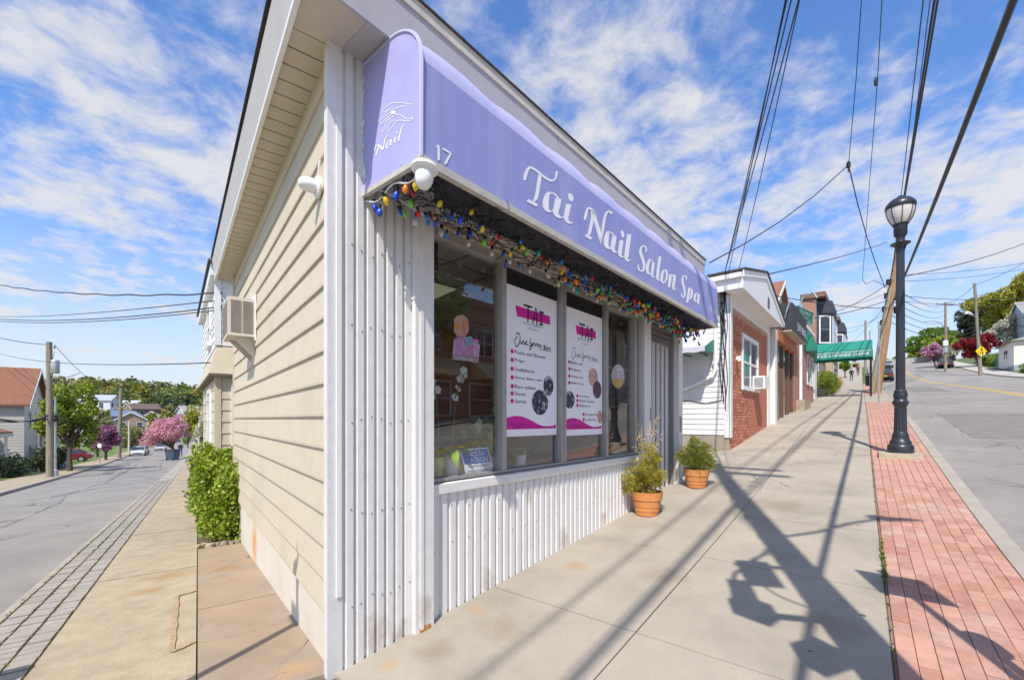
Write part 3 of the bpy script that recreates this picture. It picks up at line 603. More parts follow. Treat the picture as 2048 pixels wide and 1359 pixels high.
mb = MB(); mb.grid([[FF(t, o, min(z, 2.334)) if o < .37 else FF(t, o, z) for o, z in arc(-.055+.055*abs(math.sin(math.pi*(t-AT0)/pit))**.6)] for t in tt]); mb.build('curved_top', vtop, aw, smooth=True)
prof = [(.0, AZ0), (AP, AZ0), (AP, ZS)]+[(AP-.30*(1-math.cos(a)), ZS+.27*math.sin(a)) for a in np.linspace(.15, 1.55, 9)]+[(.0, 2.333)]
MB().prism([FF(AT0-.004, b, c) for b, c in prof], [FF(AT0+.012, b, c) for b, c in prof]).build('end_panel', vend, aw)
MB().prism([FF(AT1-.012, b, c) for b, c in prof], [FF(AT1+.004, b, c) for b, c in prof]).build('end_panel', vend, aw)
MB().tube([FF(AT0, b+(.004 if i else 0), c) for i, (b, c) in enumerate(prof[1:])], .013, 6).build('piping', vtop, aw, smooth=True)
rail = mat('rail_aluminium', (.58, .54, .47), .45, .1, 9, metal=.25)
MB().extr(FF, [(AP-.035, AZ0-.035), (AP+.008, AZ0-.035), (AP+.008, AZ0+.012), (AP-.035, AZ0+.012)], AT0-.012, AT1+.01).build('bottom_rail', rail, aw)
for t in (AT0-.01, AT1-.02): MB().box(FF, t, t+.03, .0, AP-.036, AZ0-.033, AZ0-.002).build('bottom_rail', rail, aw)
for k in range(8):
    t = AT0+.45+k*.76; MB().tube([FF(t, .02, 1.95), FF(t, AP-.03, AZ0-.01)], .011, 5).build('frame_strut', alud, aw)
MB().box(FF, AT0+.02, AT1-.02, .004, .02, 1.64, 2.3).build('back_board', mat('awning_back', (.20, .20, .21), .8, .1), aw)
letter = mat('white_lettering', (.84, .84, .85), .5, .03)
def awconv(ox, oy, k):
    def f(x, y): t, z = fac(ox+x/k, oy+y/k, AP+.0035); return FF(t, AP+.0035, z)
    return f
G1 = [  # traced pen strokes of the shop name (x, y, pen width)
 [(118,252,30),(128,190,44),(160,112,36),(205,95,26),(290,150,28),(380,222,28),(460,255,26),(505,215,24),(516,138,32)],
 [(310,172,44),(292,300,46),(276,400,46),(258,470,46),(228,512,26)], [(152,496,38),(276,562,38)],
 [(470,416,14),(415,410,40),(385,480,70),(380,560,74),(402,616,48),(450,636,16),(490,585,10)],
 [(538,476,78),(516,580,78),(503,640,70),(530,690,44),(580,712,16),(606,690,10)], [(430,402,18),(490,422,20),(540,478,20)],
 [(664,545,64),(642,650,64),(632,718,54),(665,772,30),(716,772,10)], [(672,408,8),(678,430,48),(689,460,62),(700,492,48),(706,514,8)],
 [(858,740,20),(872,690,36),(892,612,28),(925,595,24),(975,640,26)], [(962,612,40),(960,700,44),(942,800,40),(918,900,40),(898,932,16)], [(868,926,34),(946,972,34)],
 [(968,630,26),(1000,760,42),(1040,900,46),(1062,1042,8)], [(1060,1045,8),(1085,850,32),(1105,730,32),(1130,655,26),(1165,634,22),(1198,664,36)],
 [(1190,902,10),(1150,894,36),(1131,960,60),(1126,1030,60),(1146,1078,38),(1185,1088,12),(1216,1040,8)], [(1230,934,52),(1215,1030,56),(1206,1085,52),(1230,1130,30),(1264,1138,10)], [(1165,888,16),(1205,906,16),(1230,940,16)],
 [(1318,990,46),(1301,1100,52),(1297,1160,44),(1320,1195,24),(1352,1195,8)], [(1316,866,8),(1323,890,34),(1330,915,38),(1335,940,34),(1339,960,8)],
 [(1412,915,52),(1395,1040,54),(1379,1160,54),(1376,1210,44),(1395,1245,22),(1434,1224,8)]]
G2 = [
 [(318,335,16),(318,272,26),(285,237,20),(247,257,30),(234,330,42),(265,430,44),(290,530,40),(275,603,30),(240,618,20),(206,580,28),(198,518,18)],
 [(405,456,10),(370,452,34),(346,520,44),(336,600,44),(356,653,32),(395,660,10),(418,610,8)], [(430,492,42),(415,600,44),(406,670,40),(430,705,22),(457,712,8)], [(380,450,14),(410,462,14),(430,496,14)],
 [(530,395,44),(505,560,44),(491,690,44),(491,733,34),(515,757,18),(538,738,8)],
 [(590,602,20),(622,614,30),(632,690,30),(612,768,28),(585,796,20),(557,768,34),(556,690,42),(574,622,34),(592,602,20)],
 [(690,668,44),(676,770,44),(662,862,40)], [(690,722,10),(715,688,16),(744,684,34),(745,740,44),(731,840,42),(733,888,28),(756,900,14),(772,878,6)],
 [(925,752,14),(924,707,22),(895,687,18),(869,722,26),(871,790,32),(895,880,34),(904,960,30),(889,1008,24),(862,1000,20),(848,948,18)],
 [(970,868,34),(955,980,36),(938,1092,34)], [(976,892,10),(1000,888,20),(1009,932,34),(1000,1000,34),(981,1038,22),(958,1026,8)],
 [(1097,952,8),(1066,962,26),(1051,1020,34),(1056,1068,24),(1080,1070,10),(1102,1020,8)], [(1112,967,32),(1105,1060,34),(1106,1104,24),(1130,1114,6)], [(1075,955,10),(1098,955,10),(1112,975,10)]]
G3 = [[(492,92,22),(518,78,26),(524,92,30),(525,170,34),(526,276,34)], [(580,114,24),(640,150,26),(694,182,24)], [(692,176,30),(668,225,32),(640,275,34),(612,326,34)]]
for gl_, cv_ in ((G1[:8], awconv(1030, 320, 6.178)), (G1[8:], awconv(1030, 320, 6.178)), (G2[:8], awconv(1250, 460, 7.547)), (G2[8:], awconv(1250, 460, 7.547))):
    mb = MB(); strokes(mb, gl_, cv_); mb.build('word', letter, aw)
mb = MB(); strokes(mb, G3, awconv(800, 280, 6.795)); mb.build('house_number', letter, aw)
mb = MB(); text(mb, '(718) 50 5592', FF(5.62, AP+.006, 1.62), D1, UZ, width=.46, height=.115); mb.build('phone_number', letter, aw)
def endconv(x, y):
    p = onplane(720+x/8.494, 180+y/8.494, d1, C+d1*(AT0-.006)); return p
HAND = [[(375,375,9),(400,330,9),(470,265,9),(545,225,11),(640,222,11),(740,222,11),(820,240,11),(915,243,9)], [(375,380,9),(430,375,9),(480,335,11),(540,330,11),(610,320,11),(690,285,11),(830,268,7)],
 [(480,340,8),(420,420,8),(325,505,8),(335,530,8),(420,460,8),(520,370,8)], [(345,570,9),(440,490,9),(540,400,9)],
 [(345,572,9),(400,560,9),(470,500,9),(560,450,11),(640,412,12),(700,430,12),(780,490,14),(830,495,12),(893,470,13),(880,505,11),(820,530,12),(730,518,12),(640,520,12),(600,550,9),(540,640,9),(470,735,9)],
 [(510,490,8),(450,560,8),(385,700,8),(405,696,8),(470,590,8),(540,510,8)], [(570,510,8),(510,580,8),(450,720,8)], [(530,385,60),(600,378,60)],
 [(245,1040,14),(265,960,15),(305,932,16),(330,938,18)], [(322,940,18),(302,1020,18),(272,1108,20)], [(325,935,22),(360,980,30),(388,1022,14)], [(388,1020,14),(410,920,15),(430,830,14),(485,758,10)],
 [(540,842,12),(482,880,15),(446,955,20),(462,988,13),(512,935,11)], [(536,850,18),(516,920,28),(540,925,8)], [(602,800,18),(586,860,24),(592,893,16),(624,868,7)], [(618,702,17),(625,732,17)], [(757,580,12),(702,650,15),(676,760,19),(652,838,20),(666,854,13),(693,808,7)]]
mb = MB(); strokes(mb, HAND, endconv); mb.build('hand_emblem', letter, aw)
mb = MB()
for k in range(26):
    z = AZ0+.05+.8*rng.random(); o = .01+abs(rng.normal())*.025
    mb.poly(*[FF(AT0-.008, o+a*.012*rng.uniform(.5, 1.6), z+b*.022*rng.uniform(.4, 1.8)) for a, b in ((-1, -.4), (0, -1), (1, .2), (.2, 1))])
mb.build('flaked_paint', letter, aw)

# ============================================================ STRING LIGHTS
sl = thing('string_lights', 'string of coloured glass bulbs and tangled dark wire under the lavender awning', 'string lights', FF(3, .3, 1.3))
BC = {'red': (.62, .01, .015), 'orange': (.85, .20, .005), 'yellow': (.75, .52, .01), 'green': (.01, .33, .16), 'blue': (.012, .06, .52), 'lime': (.14, .50, .03), 'sky': (.03, .20, .50)}
bm = {k: mat('bulb_'+k, v, .3, .25, 30, coat=.25) for k, v in BC.items()}
bm['clear'] = mat('bulb_clear', (.62, .62, .60), .08, .1, 20, coat=.8)
def bulb_mesh(c, tilt, sc_):
    c = np.array(c, float); w_ = np.array([tilt[0], tilt[1], 1.]); w_ /= np.linalg.norm(w_); u = np.cross(w_, [1., .1, 0]); u /= np.linalg.norm(u); v = np.cross(w_, u)
    pr = [(.003, -.062), (.012, -.058), (.020, -.044), (.0225, -.030), (.019, -.014), (.013, -.002), (.011, .004)]
    m1 = MB(); m1.lathe(c, [(r*sc_, h*sc_) for r, h in pr], 10, (u, v, w_))
    m2 = MB(); m2.lathe(c, [(.0125*sc_, .002*sc_), (.0135*sc_, .012*sc_), (.0135*sc_, .034*sc_), (.008*sc_, .040*sc_)], 8, (u, v, w_)); return m1, m2
names = list(BC)
sock = mat('socket_black', (.012, .013, .012), .5, .1)
nb = 0; wires = []
ts = np.sort(np.r_[rng.uniform(.30, 5.6, 105), rng.uniform(3.0, 6.08, 95)])
for t in ts:
    off = rng.uniform(.18, .50); z = 1.405+rng.normal()*.025-.045*(rng.random() < .4)
    if t > 5.0: z -= rng.uniform(0, .10)
    cname = names[rng.integers(len(names))]
    a, b = bulb_mesh(FF(t, off, z), rng.normal(size=2)*.4, rng.uniform(.62, .92)); o = a.build('bulb', bm[cname], sl, smooth=True); b.build('socket', sock, o)
    wires.append(FF(t, off, z+.045))
for i, t in enumerate(np.arange(.28, 6.0, .262)):   # clear bulbs on the lower string
    a, b = bulb_mesh(FF(t, .13+.02*math.sin(i*2.1), 1.44-.02*math.sin(i*1.3)**2), rng.normal(size=2)*.2, .98); o = a.build('bulb', bm['clear'], sl, smooth=True); b.build('socket', sock, o)
for (t, off) in ((.23, .12), (.22, .25), (.235, .36), (.225, .47), (.23, .18), (.235, .55)):   # hanging from the awning's end
    cname = ('blue', 'yellow', 'clear', 'red', 'clear', 'orange')[int(off*100) % 6]
    a, b = bulb_mesh(FF(t, off, 1.405-.05*(off == .18)), rng.normal(size=2)*.2, .85); o = a.build('bulb', bm[cname], sl, smooth=True); b.build('socket', sock, o)
mb = MB()
mb.tube([FF(t, .13+.02*math.sin(t*8), 1.495-.012*math.sin(t*12)) for t in np.arange(.2, 6.1, .1)], .005, 4)
mb.tube([FF(t, .10, 1.455-.02*abs(math.sin(t*3))) for t in np.arange(2.4, 6.1, .1)], .005, 4)
mb.tube([FF(.215, o, 1.45-.05*math.sin(o*9)**2) for o in np.arange(.02, .63, .04)], .005, 4)
mb.build('cord', whitepl, sl)
mb = MB()
for k in range(900):
    t = rng.uniform(.3, 6.05); o = rng.uniform(.20, .56); z = rng.uniform(1.40, 1.53); p = FF(t, o, z); pts = [p]
    for j in range(3): p = p+D1*rng.normal()*.05+N1*rng.normal()*.04+UZ*rng.normal()*.025; pts.append(p)
    mb.tube(pts, rng.uniform(.0025, .0045), 3, False)
mb.build('wire_tangle', wire_m, sl, kind='stuff')

# ============================================================ FIXTURES ON THE SALON
def globe_lamp(c, axis, label, r=.05):
    c = np.array(c, float); w_ = np.array(axis, float); w_ /= np.linalg.norm(w_); u = np.cross(w_, [.3, .2, .9]); u /= np.linalg.norm(u); v = np.cross(w_, u)
    t = thing('flood_lamp', label, 'lamp', c); lm = mat('lamp_white', (.80, .80, .80), .3, .03)
    MB().lathe(c, [(r*1.25, -.004), (r*1.28, .012), (r*1.1, .022), (r*.4, .026)], 18, (u, v, w_)).build('mount', lm, t, smooth=True)
    MB().lathe(c, [(r*.80, .02), (r*.86, .05), (r*.84, .075), (r*.72, .10), (r*.5, .12), (r*.2, .128)], 18, (u, v, w_)).build('dome', lm, t, smooth=True)
    return t
globe_lamp(FF(AT0+.05, AP-.03, AZ0-.035), (-.05, -.1, -1), 'white round lamp hanging at the awning corner', .062)
gl = globe_lamp(FL(.22, .02, 1.545), (-n2[0]*-1, -n2[1]*-1, .0), 'white round lamp mounted on the cream siding', .055)
MB().tube([FL(.20, .03, 1.62), FL(.16, .028, 1.70)], .007, 5).build('conduit', whitepl, gl)
# air conditioner through the side wall
ac = thing('air_conditioner', 'beige air conditioner sticking out of the cream siding on brackets', 'air conditioner', FL(3.45, .2, .95))
acm = mat('ac_casing', (.60, .56, .48), .5, .06, 6, col2=(.52, .45, .34), c2scale=3, c2amt=.6)
grl = mat('ac_grille', (.22, .20, .18), .6, .1)
a0, a1, b1, c0, c1 = 3.12, 3.70, .30, .98, 1.43
MB().box(FL, a0, a1, .0, b1, c0, c1).build('casing', acm, ac)
MB().box(FL, a0-.04, a1+.04, .018, .032, c0-.04, c1+.06).build('wall_flange', whitepl, ac)
for o0, o1 in ((.05, .15), (.17, .27)):
    for k in range(16): MB().box(FL, a0-.010, a0-.001, o0, o1, c0+.05+k*.0235, c0+.060+k*.0235).build('grille_slat', mat('ac_slat', (.34, .31, .27), .6), ac)
    MB().box(FL, a0-.004, a0+.001, o0, o1, c0+.04, c1-.04).build('grille', grl, ac)
for k in range(14): MB().box(FL, a0+.04+k*.042, a0+.055+k*.042, b1, b1+.006, c0+.04, c1-.04).build('rear_fin', grl, ac)
for t in (a0+.1, a1-.12): MB().prism([FL(t, .015, c0-.24), FL(t, .015, c0), FL(t, .25, c0)], [FL(t+.03, .015, c0-.24), FL(t+.03, .015, c0), FL(t+.03, .25, c0)]).build('bracket', acm, ac)

# ============================================================ WINDOW DISPLAY
pw = mat('poster_white', (.86, .85, .89), .6, .02); mag = mat('poster_magenta', (.62, .005, .30), .6, .04); ink = mat('poster_ink', (.02, .02, .025), .6, .05)
inkg = mat('poster_ink_grey', (.34, .33, .36), .6, .05); skin1 = mat('photo_pink', (.55, .33, .29), .6, .4, 30); photo = mat('photo_dark', (.03, .035, .07), .5, .5, 25, col2=(.45, .45, .5), c2scale=22, c2amt=.9, c2lo=.52, c2hi=.6)
photo2 = mat('photo_maroon', (.10, .05, .08), .5, .4, 18)
def poster(t0, t1, zb, zt, label, kind):
    th = thing('poster', label, 'poster', FF((t0+t1)/2, -.06, zb)); W, Hh = t1-t0, zt-zb; O = -.034
    Pt = lambda u, v, k=0: FF(t0+u*W, O+.0012*k, zt-v*Hh)
    MB().box(FF, t0, t1, O-.004, O, zb, zt).build('sheet', pw, th)
    MB().box(FF, t0-.01, t1+.01, O-.006, O-.002, zt+.004, 1.43).build('black_header', black, th)
    T = lambda txt, u, v, h, w_=None, m=ink, al='L', nm='print': text(MB(), txt, Pt(u, v, 2), D1, UZ, width=w_ and w_*W, height=h*Hh, align=al).build(nm, m, th)
    pu0, pu1 = (.19, .86) if kind == 1 else (.28, .82)
    MB().poly(Pt(pu0, .125, 1), Pt(pu0+.03, .195, 1), Pt(pu1, .19, 1), Pt(pu1-.01, .128, 1)).build('logo_block', mag, th)
    S = []; x0 = .5*(pu0+pu1)-.13
    for p in ([(-.06,.105,.02),(.10,.105,.02)], [(.02,.105,.035),(.025,.16,.03),(.015,.215,.03)], [(.17,.095,.01),(.135,.16,.022),(.11,.215,.03)], [(.17,.095,.012),(.19,.16,.03),(.185,.225,.026)], [(.12,.175,.014),(.19,.17,.014)], [(.235,.12,.02),(.325,.118,.02)], [(.28,.12,.03),(.275,.205,.03)], [(.235,.208,.02),(.31,.205,.02)]):
        S.append([(x0+a, b, c*1.1) for a, b, c in p])
    sq = lambda x, y: Pt(x, y, 3)
    strokes(MB(), [[(a, b*1.0, c*.62) for a, b, c in p] for p in S], sq).build('logo_letters', ink, th)
    T('REVO&ART' if kind == 1 else 'BEAUTIFUL', .52, .235, .014, .36, inkg, 'C'); T('Gastis', .52, .262, .013, .2, inkg, 'C')
    sc_ = [[(.22,.33,.008),(.18,.365,.008),(.21,.40,.008),(.27,.36,.01),(.26,.31,.008),(.20,.315,.008)], [(.26,.345,.006),(.30,.375,.01),(.33,.35,.008),(.35,.375,.01),(.38,.35,.006)], [(.40,.345,.006),(.37,.365,.01),(.42,.375,.006)], [(.46,.32,.008),(.455,.375,.01),(.50,.36,.008),(.465,.355,.006)], [(.455,.375,.006),(.445,.405,.008),(.47,.395,.006),(.53,.35,.01),(.55,.37,.008),(.58,.35,.01),(.61,.37,.01),(.63,.35,.008),(.66,.37,.01),(.68,.35,.006)], [(.75,.35,.008),(.72,.36,.01),(.75,.37,.01),(.72,.378,.006)], [(.79,.355,.008),(.77,.37,.009),(.80,.375,.008),(.82,.36,.008),(.85,.372,.008),(.87,.36,.006)], [(.62,.385,.004),(.88,.385,.004)]]
    strokes(MB(), sc_, sq).build('script_print', inkg if kind == 2 else ink, th)
    if kind == 1:
        rows = [('Pushs and Blower', .44, .58), ('Polgo', .497, .17), ('Dodlabtions', .555, .36), ('Eliway Blaco etel', .612, .5), ('Rare valdate', .67, .38), ('Siaves', .718, .19), ('Siames', .768, .2)]
        for tx, v, w_ in rows:
            MB().poly(*[Pt(.135+.028*math.cos(a), v-.004+.0155*math.sin(a), 2) for a in np.linspace(0, 6.1, 12)]).build('bullet', mag, th); T(tx, .18, v+.008, .024, w_)
        for u, v, ru, rv, m in ((.82, .64, .105, .074, photo), (.65, .765, .16, .09, photo)):
            MB().poly(*[Pt(u+ru*math.cos(a), v+rv*math.sin(a), 2 if rv < .08 else 3) for a in np.linspace(0, 6.1, 22)]).build('photo', m, th)
    else:
        rows = [('Balat and', .125, .43, .28), ('Prabons', .125, .484, .24), ('Wongr anm', .125, .54, .3), ('Plalite Mayt', .125, .592, .32), ('Fleclolng', .32, .69, .26), ('Ml Clin Tolome', .32, .727, .42), ('Clibma to', .32, .765, .3), ('Oa cfortt clie', .48, .835, .34), ('La cfas bon', .48, .878, .3)]
        for tx, u, v, w_ in rows:
            MB().poly(*[Pt(u+.028*math.cos(a), v-.004+.0135*math.sin(a), 2) for a in np.linspace(0, 6.1, 12)]).build('bullet', mag, th); T(tx, u+.04, v+.007, .020, w_)
        for u, v, ru, rv, m, k in ((.74, .52, .13, .078, skin1, 2), (.85, .62, .12, .075, photo2, 3), (.13, .72, .12, .068, photo, 2), (.93, .85, .07, .055, skin1, 2)):
            MB().poly(*[Pt(min(u+ru*math.cos(a), .995), v+rv*math.sin(a), k) for a in np.linspace(0, 6.1, 22)]).build('photo', m, th)
    top = [(.03+.95*x, .905-.035*math.sin(x*5.2+.5)-.01*(1-x)) for x in np.linspace(0, 1, 16)]
    mb = MB(); mb.add([Pt(u, v, 1) for u, v in top]+[Pt(u, .952, 1) for u, v in top], [(i, 16+i, 17+i, 1+i) for i in range(15)]); mb.build('wave_band', mag, th)
    T('FOR APPOINTMENT', .08, .928, .012, .35, mat('poster_ink_pink', (.32, .005, .16), .6)); T('CONNECT WITH OUR SALON TODAY', .2, .945, .011, .7, MATS['poster_ink_pink'])
    return th
poster(1.685, 2.55, -.165, 1.275, 'white poster with one list of seven magenta bullets and pink wave', 1)
poster(2.69, 3.555, -.185, 1.265, 'white poster with scattered bullets and four round photos', 2)
# hanging sign
hs = thing('hanging_sign', 'pastel cut-out sign with pink letters hanging behind the glass', 'sign', FF(1.05, -.06, .35))
def wp(px, py, off): t, z = fac(px, py, off); return FF(t, off, z)
Cv = lambda off: (lambda x, y: wp(860+x/4.247, 640+y/4.247, off))
def blobpoly(pts, off, m, nm, dep=.004):
    A = [Cv(off)(*p) for p in pts]; B = [p-N1*dep for p in A]; return MB().prism(B[::-1], A[::-1]).build(nm, m, hs)
pas = lambda n, c: mat('sign_'+n, c, .35, .05)
blobpoly([(205,-10),(235,-40),(285,-45),(325,-10),(330,90),(300,140),(240,140),(205,95)], -.055, pas('peach', (.62, .36, .30)), 'flower_shape')
blobpoly([(290,-5),(315,-15),(325,20),(310,90),(285,120),(280,60)], -.050, pas('coral', (.70, .25, .17)), 'petal')
blobpoly([(210,30),(240,10),(265,40),(255,75),(220,70)], -.050, pas('orange', (.75, .32, .10)), 'petal')
blobpoly([(205,160),(300,140),(380,165),(425,215),(410,345),(190,330)], -.058, pas('lilac', (.62, .45, .62)), 'backing')
blobpoly([(300,150),(340,135),(378,165),(380,205),(340,225),(295,205)], -.050, pas('aqua', (.14, .52, .58)), 'shell')
blobpoly([(190,290),(415,310),(415,360),(195,335)], -.050, pas('mauve', (.36, .28, .33)), 'base_band')
tq0, zq0 = fac(860+222/4.247, 640+285/4.247, -.046); tq1, _ = fac(860+415/4.247, 640+300/4.247, -.046)
text(MB(), 'IROAFT', FF(tq0, -.046, zq0), D1, UZ, width=tq1-tq0, height=.155).build('sign_letters', pas('pink', (.72, .16, .50)), hs)
tq0, zq0 = fac(860+215/4.247, 640+332/4.247, -.046)
text(MB(), 'by Dina nails', FF(tq0, -.045, zq0), D1, UZ, width=.2, height=.028).build('sign_letters', whitepl, hs)
MB().tube([wp(916, 636, -.06), wp(932, 612, -.06), wp(941, 640, -.06)], .0015, 4).build('cord', galv, hs)
MB().lathe(wp(932, 610, -.052), [(.001, 0), (.018, .002), (.012, .01), (.004, .014)], 12, (D1, UZ, -N1)).build('suction_cup', glassmat('cup_glass', (.7, .75, .8), 1.6), hs)
# pennant and small blue notice
MB().prism([wp(854, 566, -.07), wp(914, 580, -.07), wp(854, 602, -.07)], [p-N1*.003 for p in (wp(854, 566, -.07), wp(914, 580, -.07), wp(854, 602, -.07))])
pn = MB().prism([wp(860, 563, -.07), wp(914, 578, -.07), wp(860, 602, -.07)], [p-N1*.003 for p in (wp(860, 563, -.07), wp(914, 578, -.07), wp(860, 602, -.07))]).build('pennant', mat('cream_paper', (.66, .62, .40), .7, .05)); tag(pn, 'small cream triangular pennant taped inside the display window', 'pennant')
ns_ = thing('notice_card', 'blue and white card leaning on the window ledge between flower pots', 'sign', FF(1.1, -.13, -.49))
_ct = fac(930, 940, -.10)[0]
cv = lambda u, v, k=0: FF(_ct+.36*u, -.17+.09*(1-v)+.001*k, -.488+.225*v)
MB().prism([cv(0, 0), cv(1, 0), cv(1, 1), cv(0, 1)], [cv(*q)-N1*.006 for q in ((0, 0), (1, 0), (1, 1), (0, 1))]).build('card', whitepl, ns_)
MB().poly(cv(.04, .42, 2), cv(.96, .42, 2), cv(.96, .95, 2), cv(.04, .95, 2)).build('blue_field', mat('notice_blue', (.01, .13, .50), .5, .05), ns_)
VV = cv(0, 1)-cv(0, 0); VV = VV/np.linalg.norm(VV)
for tx, u, v, w_, h, m in (('AOLTA', .28, .70, .18, .045, letter), ('ASSIGN', .25, .47, .22, .045, letter), ('CONSULT CERAMICS.COM', .06, .08, .35, .028, ink), ('Community', .15, .26, .25, .03, ink)):
    text(MB(), tx, cv(u, v, 4), D1, VV, width=w_, height=h).build('print', m, ns_)
MB().prism([FF(_ct-.06, -.10, -.488), FF(_ct, -.09, -.488), FF(_ct, -.18, -.29), FF(_ct-.045, -.19, -.31)], [FF(_ct-.06, -.12, -.488), FF(_ct, -.11, -.488), FF(_ct, -.2, -.29), FF(_ct-.045, -.21, -.31)]).build('easel', mat('ochre_board', (.45, .32, .06), .7, .1), ns_)
leafm = mat('orchid_leaf', (.20, .32, .04), .45, .25, 9, trans=.2); leafy = mat('yellow_leaf', (.42, .40, .06), .5, .25, 9, trans=.2); petal = mat('orchid_petal', (.78, .76, .72), .6, .05, trans=.3)
def flat_leaf(mb, base, direc, ln, wd_, droop=.4):
    d = np.array(direc, float); d /= np.linalg.norm(d); sd_ = np.cross(d, UZ); sd_ /= np.linalg.norm(sd_)+1e-9; rows = []
    for k in range(7):
        u = k/6; p = np.array(base)+d*ln*u+UZ*(-droop*ln*u*u); ww = wd_*math.sin(math.pi*min(u*.92+.06, 1))**.7; rows.append([p-sd_*ww+UZ*ww*.25, p, p+sd_*ww+UZ*ww*.25])
    mb.grid(rows)
def flower(mb, c, r):
    c = np.array(c); f = N1*.9+UZ*.2+rng.normal(size=3)*.25; f /= np.linalg.norm(f); u = np.cross(f, UZ); u /= np.linalg.norm(u); v = np.cross(u, f)
    for k in range(5):
        a = k*2*math.pi/5+.3; d = u*math.cos(a)+v*math.sin(a); s_ = np.cross(d, f); mb.poly(c, c+d*r*.6-s_*r*.45+f*r*.1, c+d*r, c+d*r*.6+s_*r*.45+f*r*.1)
def plant(px, off, rt, hgt, pm, label, kind):
    t, _ = fac(px, 930, off); z0 = -.489; c = FF(t, off, z0); th = thing('potted_plant', label, 'potted plant', c, None)
    MB().lathe(c, [(rt*.66, 0), (rt*.72, .01), (rt, hgt), (rt*1.02, hgt), (rt*.93, hgt-.012), (rt*.9, hgt-.02)], 20).build('pot', pm, th, smooth=True)
    MB().lathe(c+UZ*(hgt-.03), [(rt*.92, 0), (rt*.6, .012), (.004, .016)], 14).build('soil', mat('soil_dark', (.06, .035, .02), .95, .3, 30), th)
    top = c+UZ*(hgt-.02)
    if kind in 'oy':
        mb = MB()
        for k in range(8): flat_leaf(mb, top, D1*math.cos(k*.95)+N1*math.sin(k*.95)*.6+UZ*rng.uniform(.5, 1.8), rng.uniform(.2, .34), .042, rng.uniform(.5, 1.1))
        mb.build('foliage', leafy if kind == 'y' else leafm, th, smooth=True)
        pts = [top, top+UZ*.25+D1*.03, top+UZ*.5+D1*(.05 if kind == 'o' else .0), top+UZ*.72+D1*(.16 if kind == 'o' else -.06)]
        MB().tube(pts, .004, 5).build('stem', mat('stem_green', (.16, .20, .06), .6, .2), th)
        mb = MB(); [flower(mb, pts[2]*(1-u)+pts[3]*u+rng.normal(size=3)*.02, .042) for u in (0, .3, .6, .85, 1.)]; mb.build('blossom', petal, th)
    else:
        P = clumps([top+UZ*.14, top+UZ*.26+D1*.06, top+UZ*.2-D1*.08, top+UZ*.1+D1*.1], [.14, .12, .11, .1], 700, .2); V, F = leaves(P, .045); fast('foliage', V, F, leafm if kind == 'b' else leafy, th)
        if kind == 'b':
            mb = MB(); [flower(mb, top+UZ*rng.uniform(.2, .36)-D1*rng.uniform(.02, .16)+N1*.05, .035) for _ in range(9)]; mb.build('blossom', petal, th)
ppot = mat('pot_white', (.66, .65, .62), .35, .05); gpot = mat('pot_green', (.38, .43, .10), .4, .08)
plant(872, -.16, .075, .18, gpot, 'orchid with broad leaves in a lime green pot', 'y')
plant(902, -.15, .082, .2, ppot, 'tall orchid with white blossom in a tapered white pot', 'o')
plant(957, -.34, .07, .16, ppot, 'bushy green plant with white blossom behind the blue card', 'b')
plant(985, -.30, .06, .13, ppot, 'small broad leaved plant in a white pot beside the mullion', 'o')
plant(1041, -.17, .062, .13, ppot, 'small white pot below the bulleted poster', 'o')
# oval sticker, furniture
os_ = thing('oval_sign', 'oval white and yellow decal hanging in the narrow window', 'sign', wp(1236, 776, -.056))
MB().poly(*[wp(1236+13*math.cos(a), 752+24*math.sin(a), -.052) for a in np.linspace(0, 6.15, 24)]).build('disc', mat('decal_white', (.66, .60, .60), .4, .1, 20, col2=(.45, .40, .62), c2scale=20, c2amt=.6), os_)
MB().poly(*[wp(1236+12*math.cos(a), 752+23*math.sin(a), -.050) for a in np.linspace(.25, 2.9, 14)]).build('band', mat('decal_yellow', (.70, .48, .10), .4, .1), os_)
dk = thing('reception_desk', 'dark reception desk with white top behind the display window', 'desk', FF(1.9, -1.6, -1.2))
MB().box(FF, 1.0, 2.8, -1.8, -1.25, -1.2, -.25).build('cabinet', dark, dk); MB().box(FF, .96, 2.84, -1.85, -1.2, -.25, -.20).build('counter', mat('counter_grey', (.35, .34, .34), .4), dk)
sh = thing('wall_shelf', 'shelf with yellow boxes on the brown rear wall of the shop', 'shelf', FF(2.2, -3, -.9))
MB().box(FF, .8, 3.6, -3.2, -2.9, -1.2, -.05).build('cabinet', mat('cabinet_dark', (.03, .028, .03), .5), sh)
for k in range(4): MB().box(FF, 1.0+k*.6, 1.4+k*.6, -3.15, -2.95, -.05, .12+.06*(k % 2)).build('box', mat('carton_yellow', (.60, .36, .03), .6) if k % 2 == 0 else mat('carton_white', (.5, .5, .5), .6), sh)
ch = thing('salon_chair', 'black padded salon chair behind the window', 'chair', FF(3.3, -1.3, -1.2))
MB().box(FF, 3.05, 3.6, -1.6, -1.1, -.78, -.66).build('seat', black, ch); MB().box(FF, 3.05, 3.6, -1.68, -1.58, -.7, .05).build('backrest', black, ch); MB().tube([FF(3.32, -1.35, -1.2), FF(3.32, -1.35, -.78)], .04, 8).build('pedestal', galv, ch)
for tq in (3.03, 3.6): MB().box(FF, tq, tq+.05, -1.55, -1.15, -.5, -.45).build('armrest', black, ch)

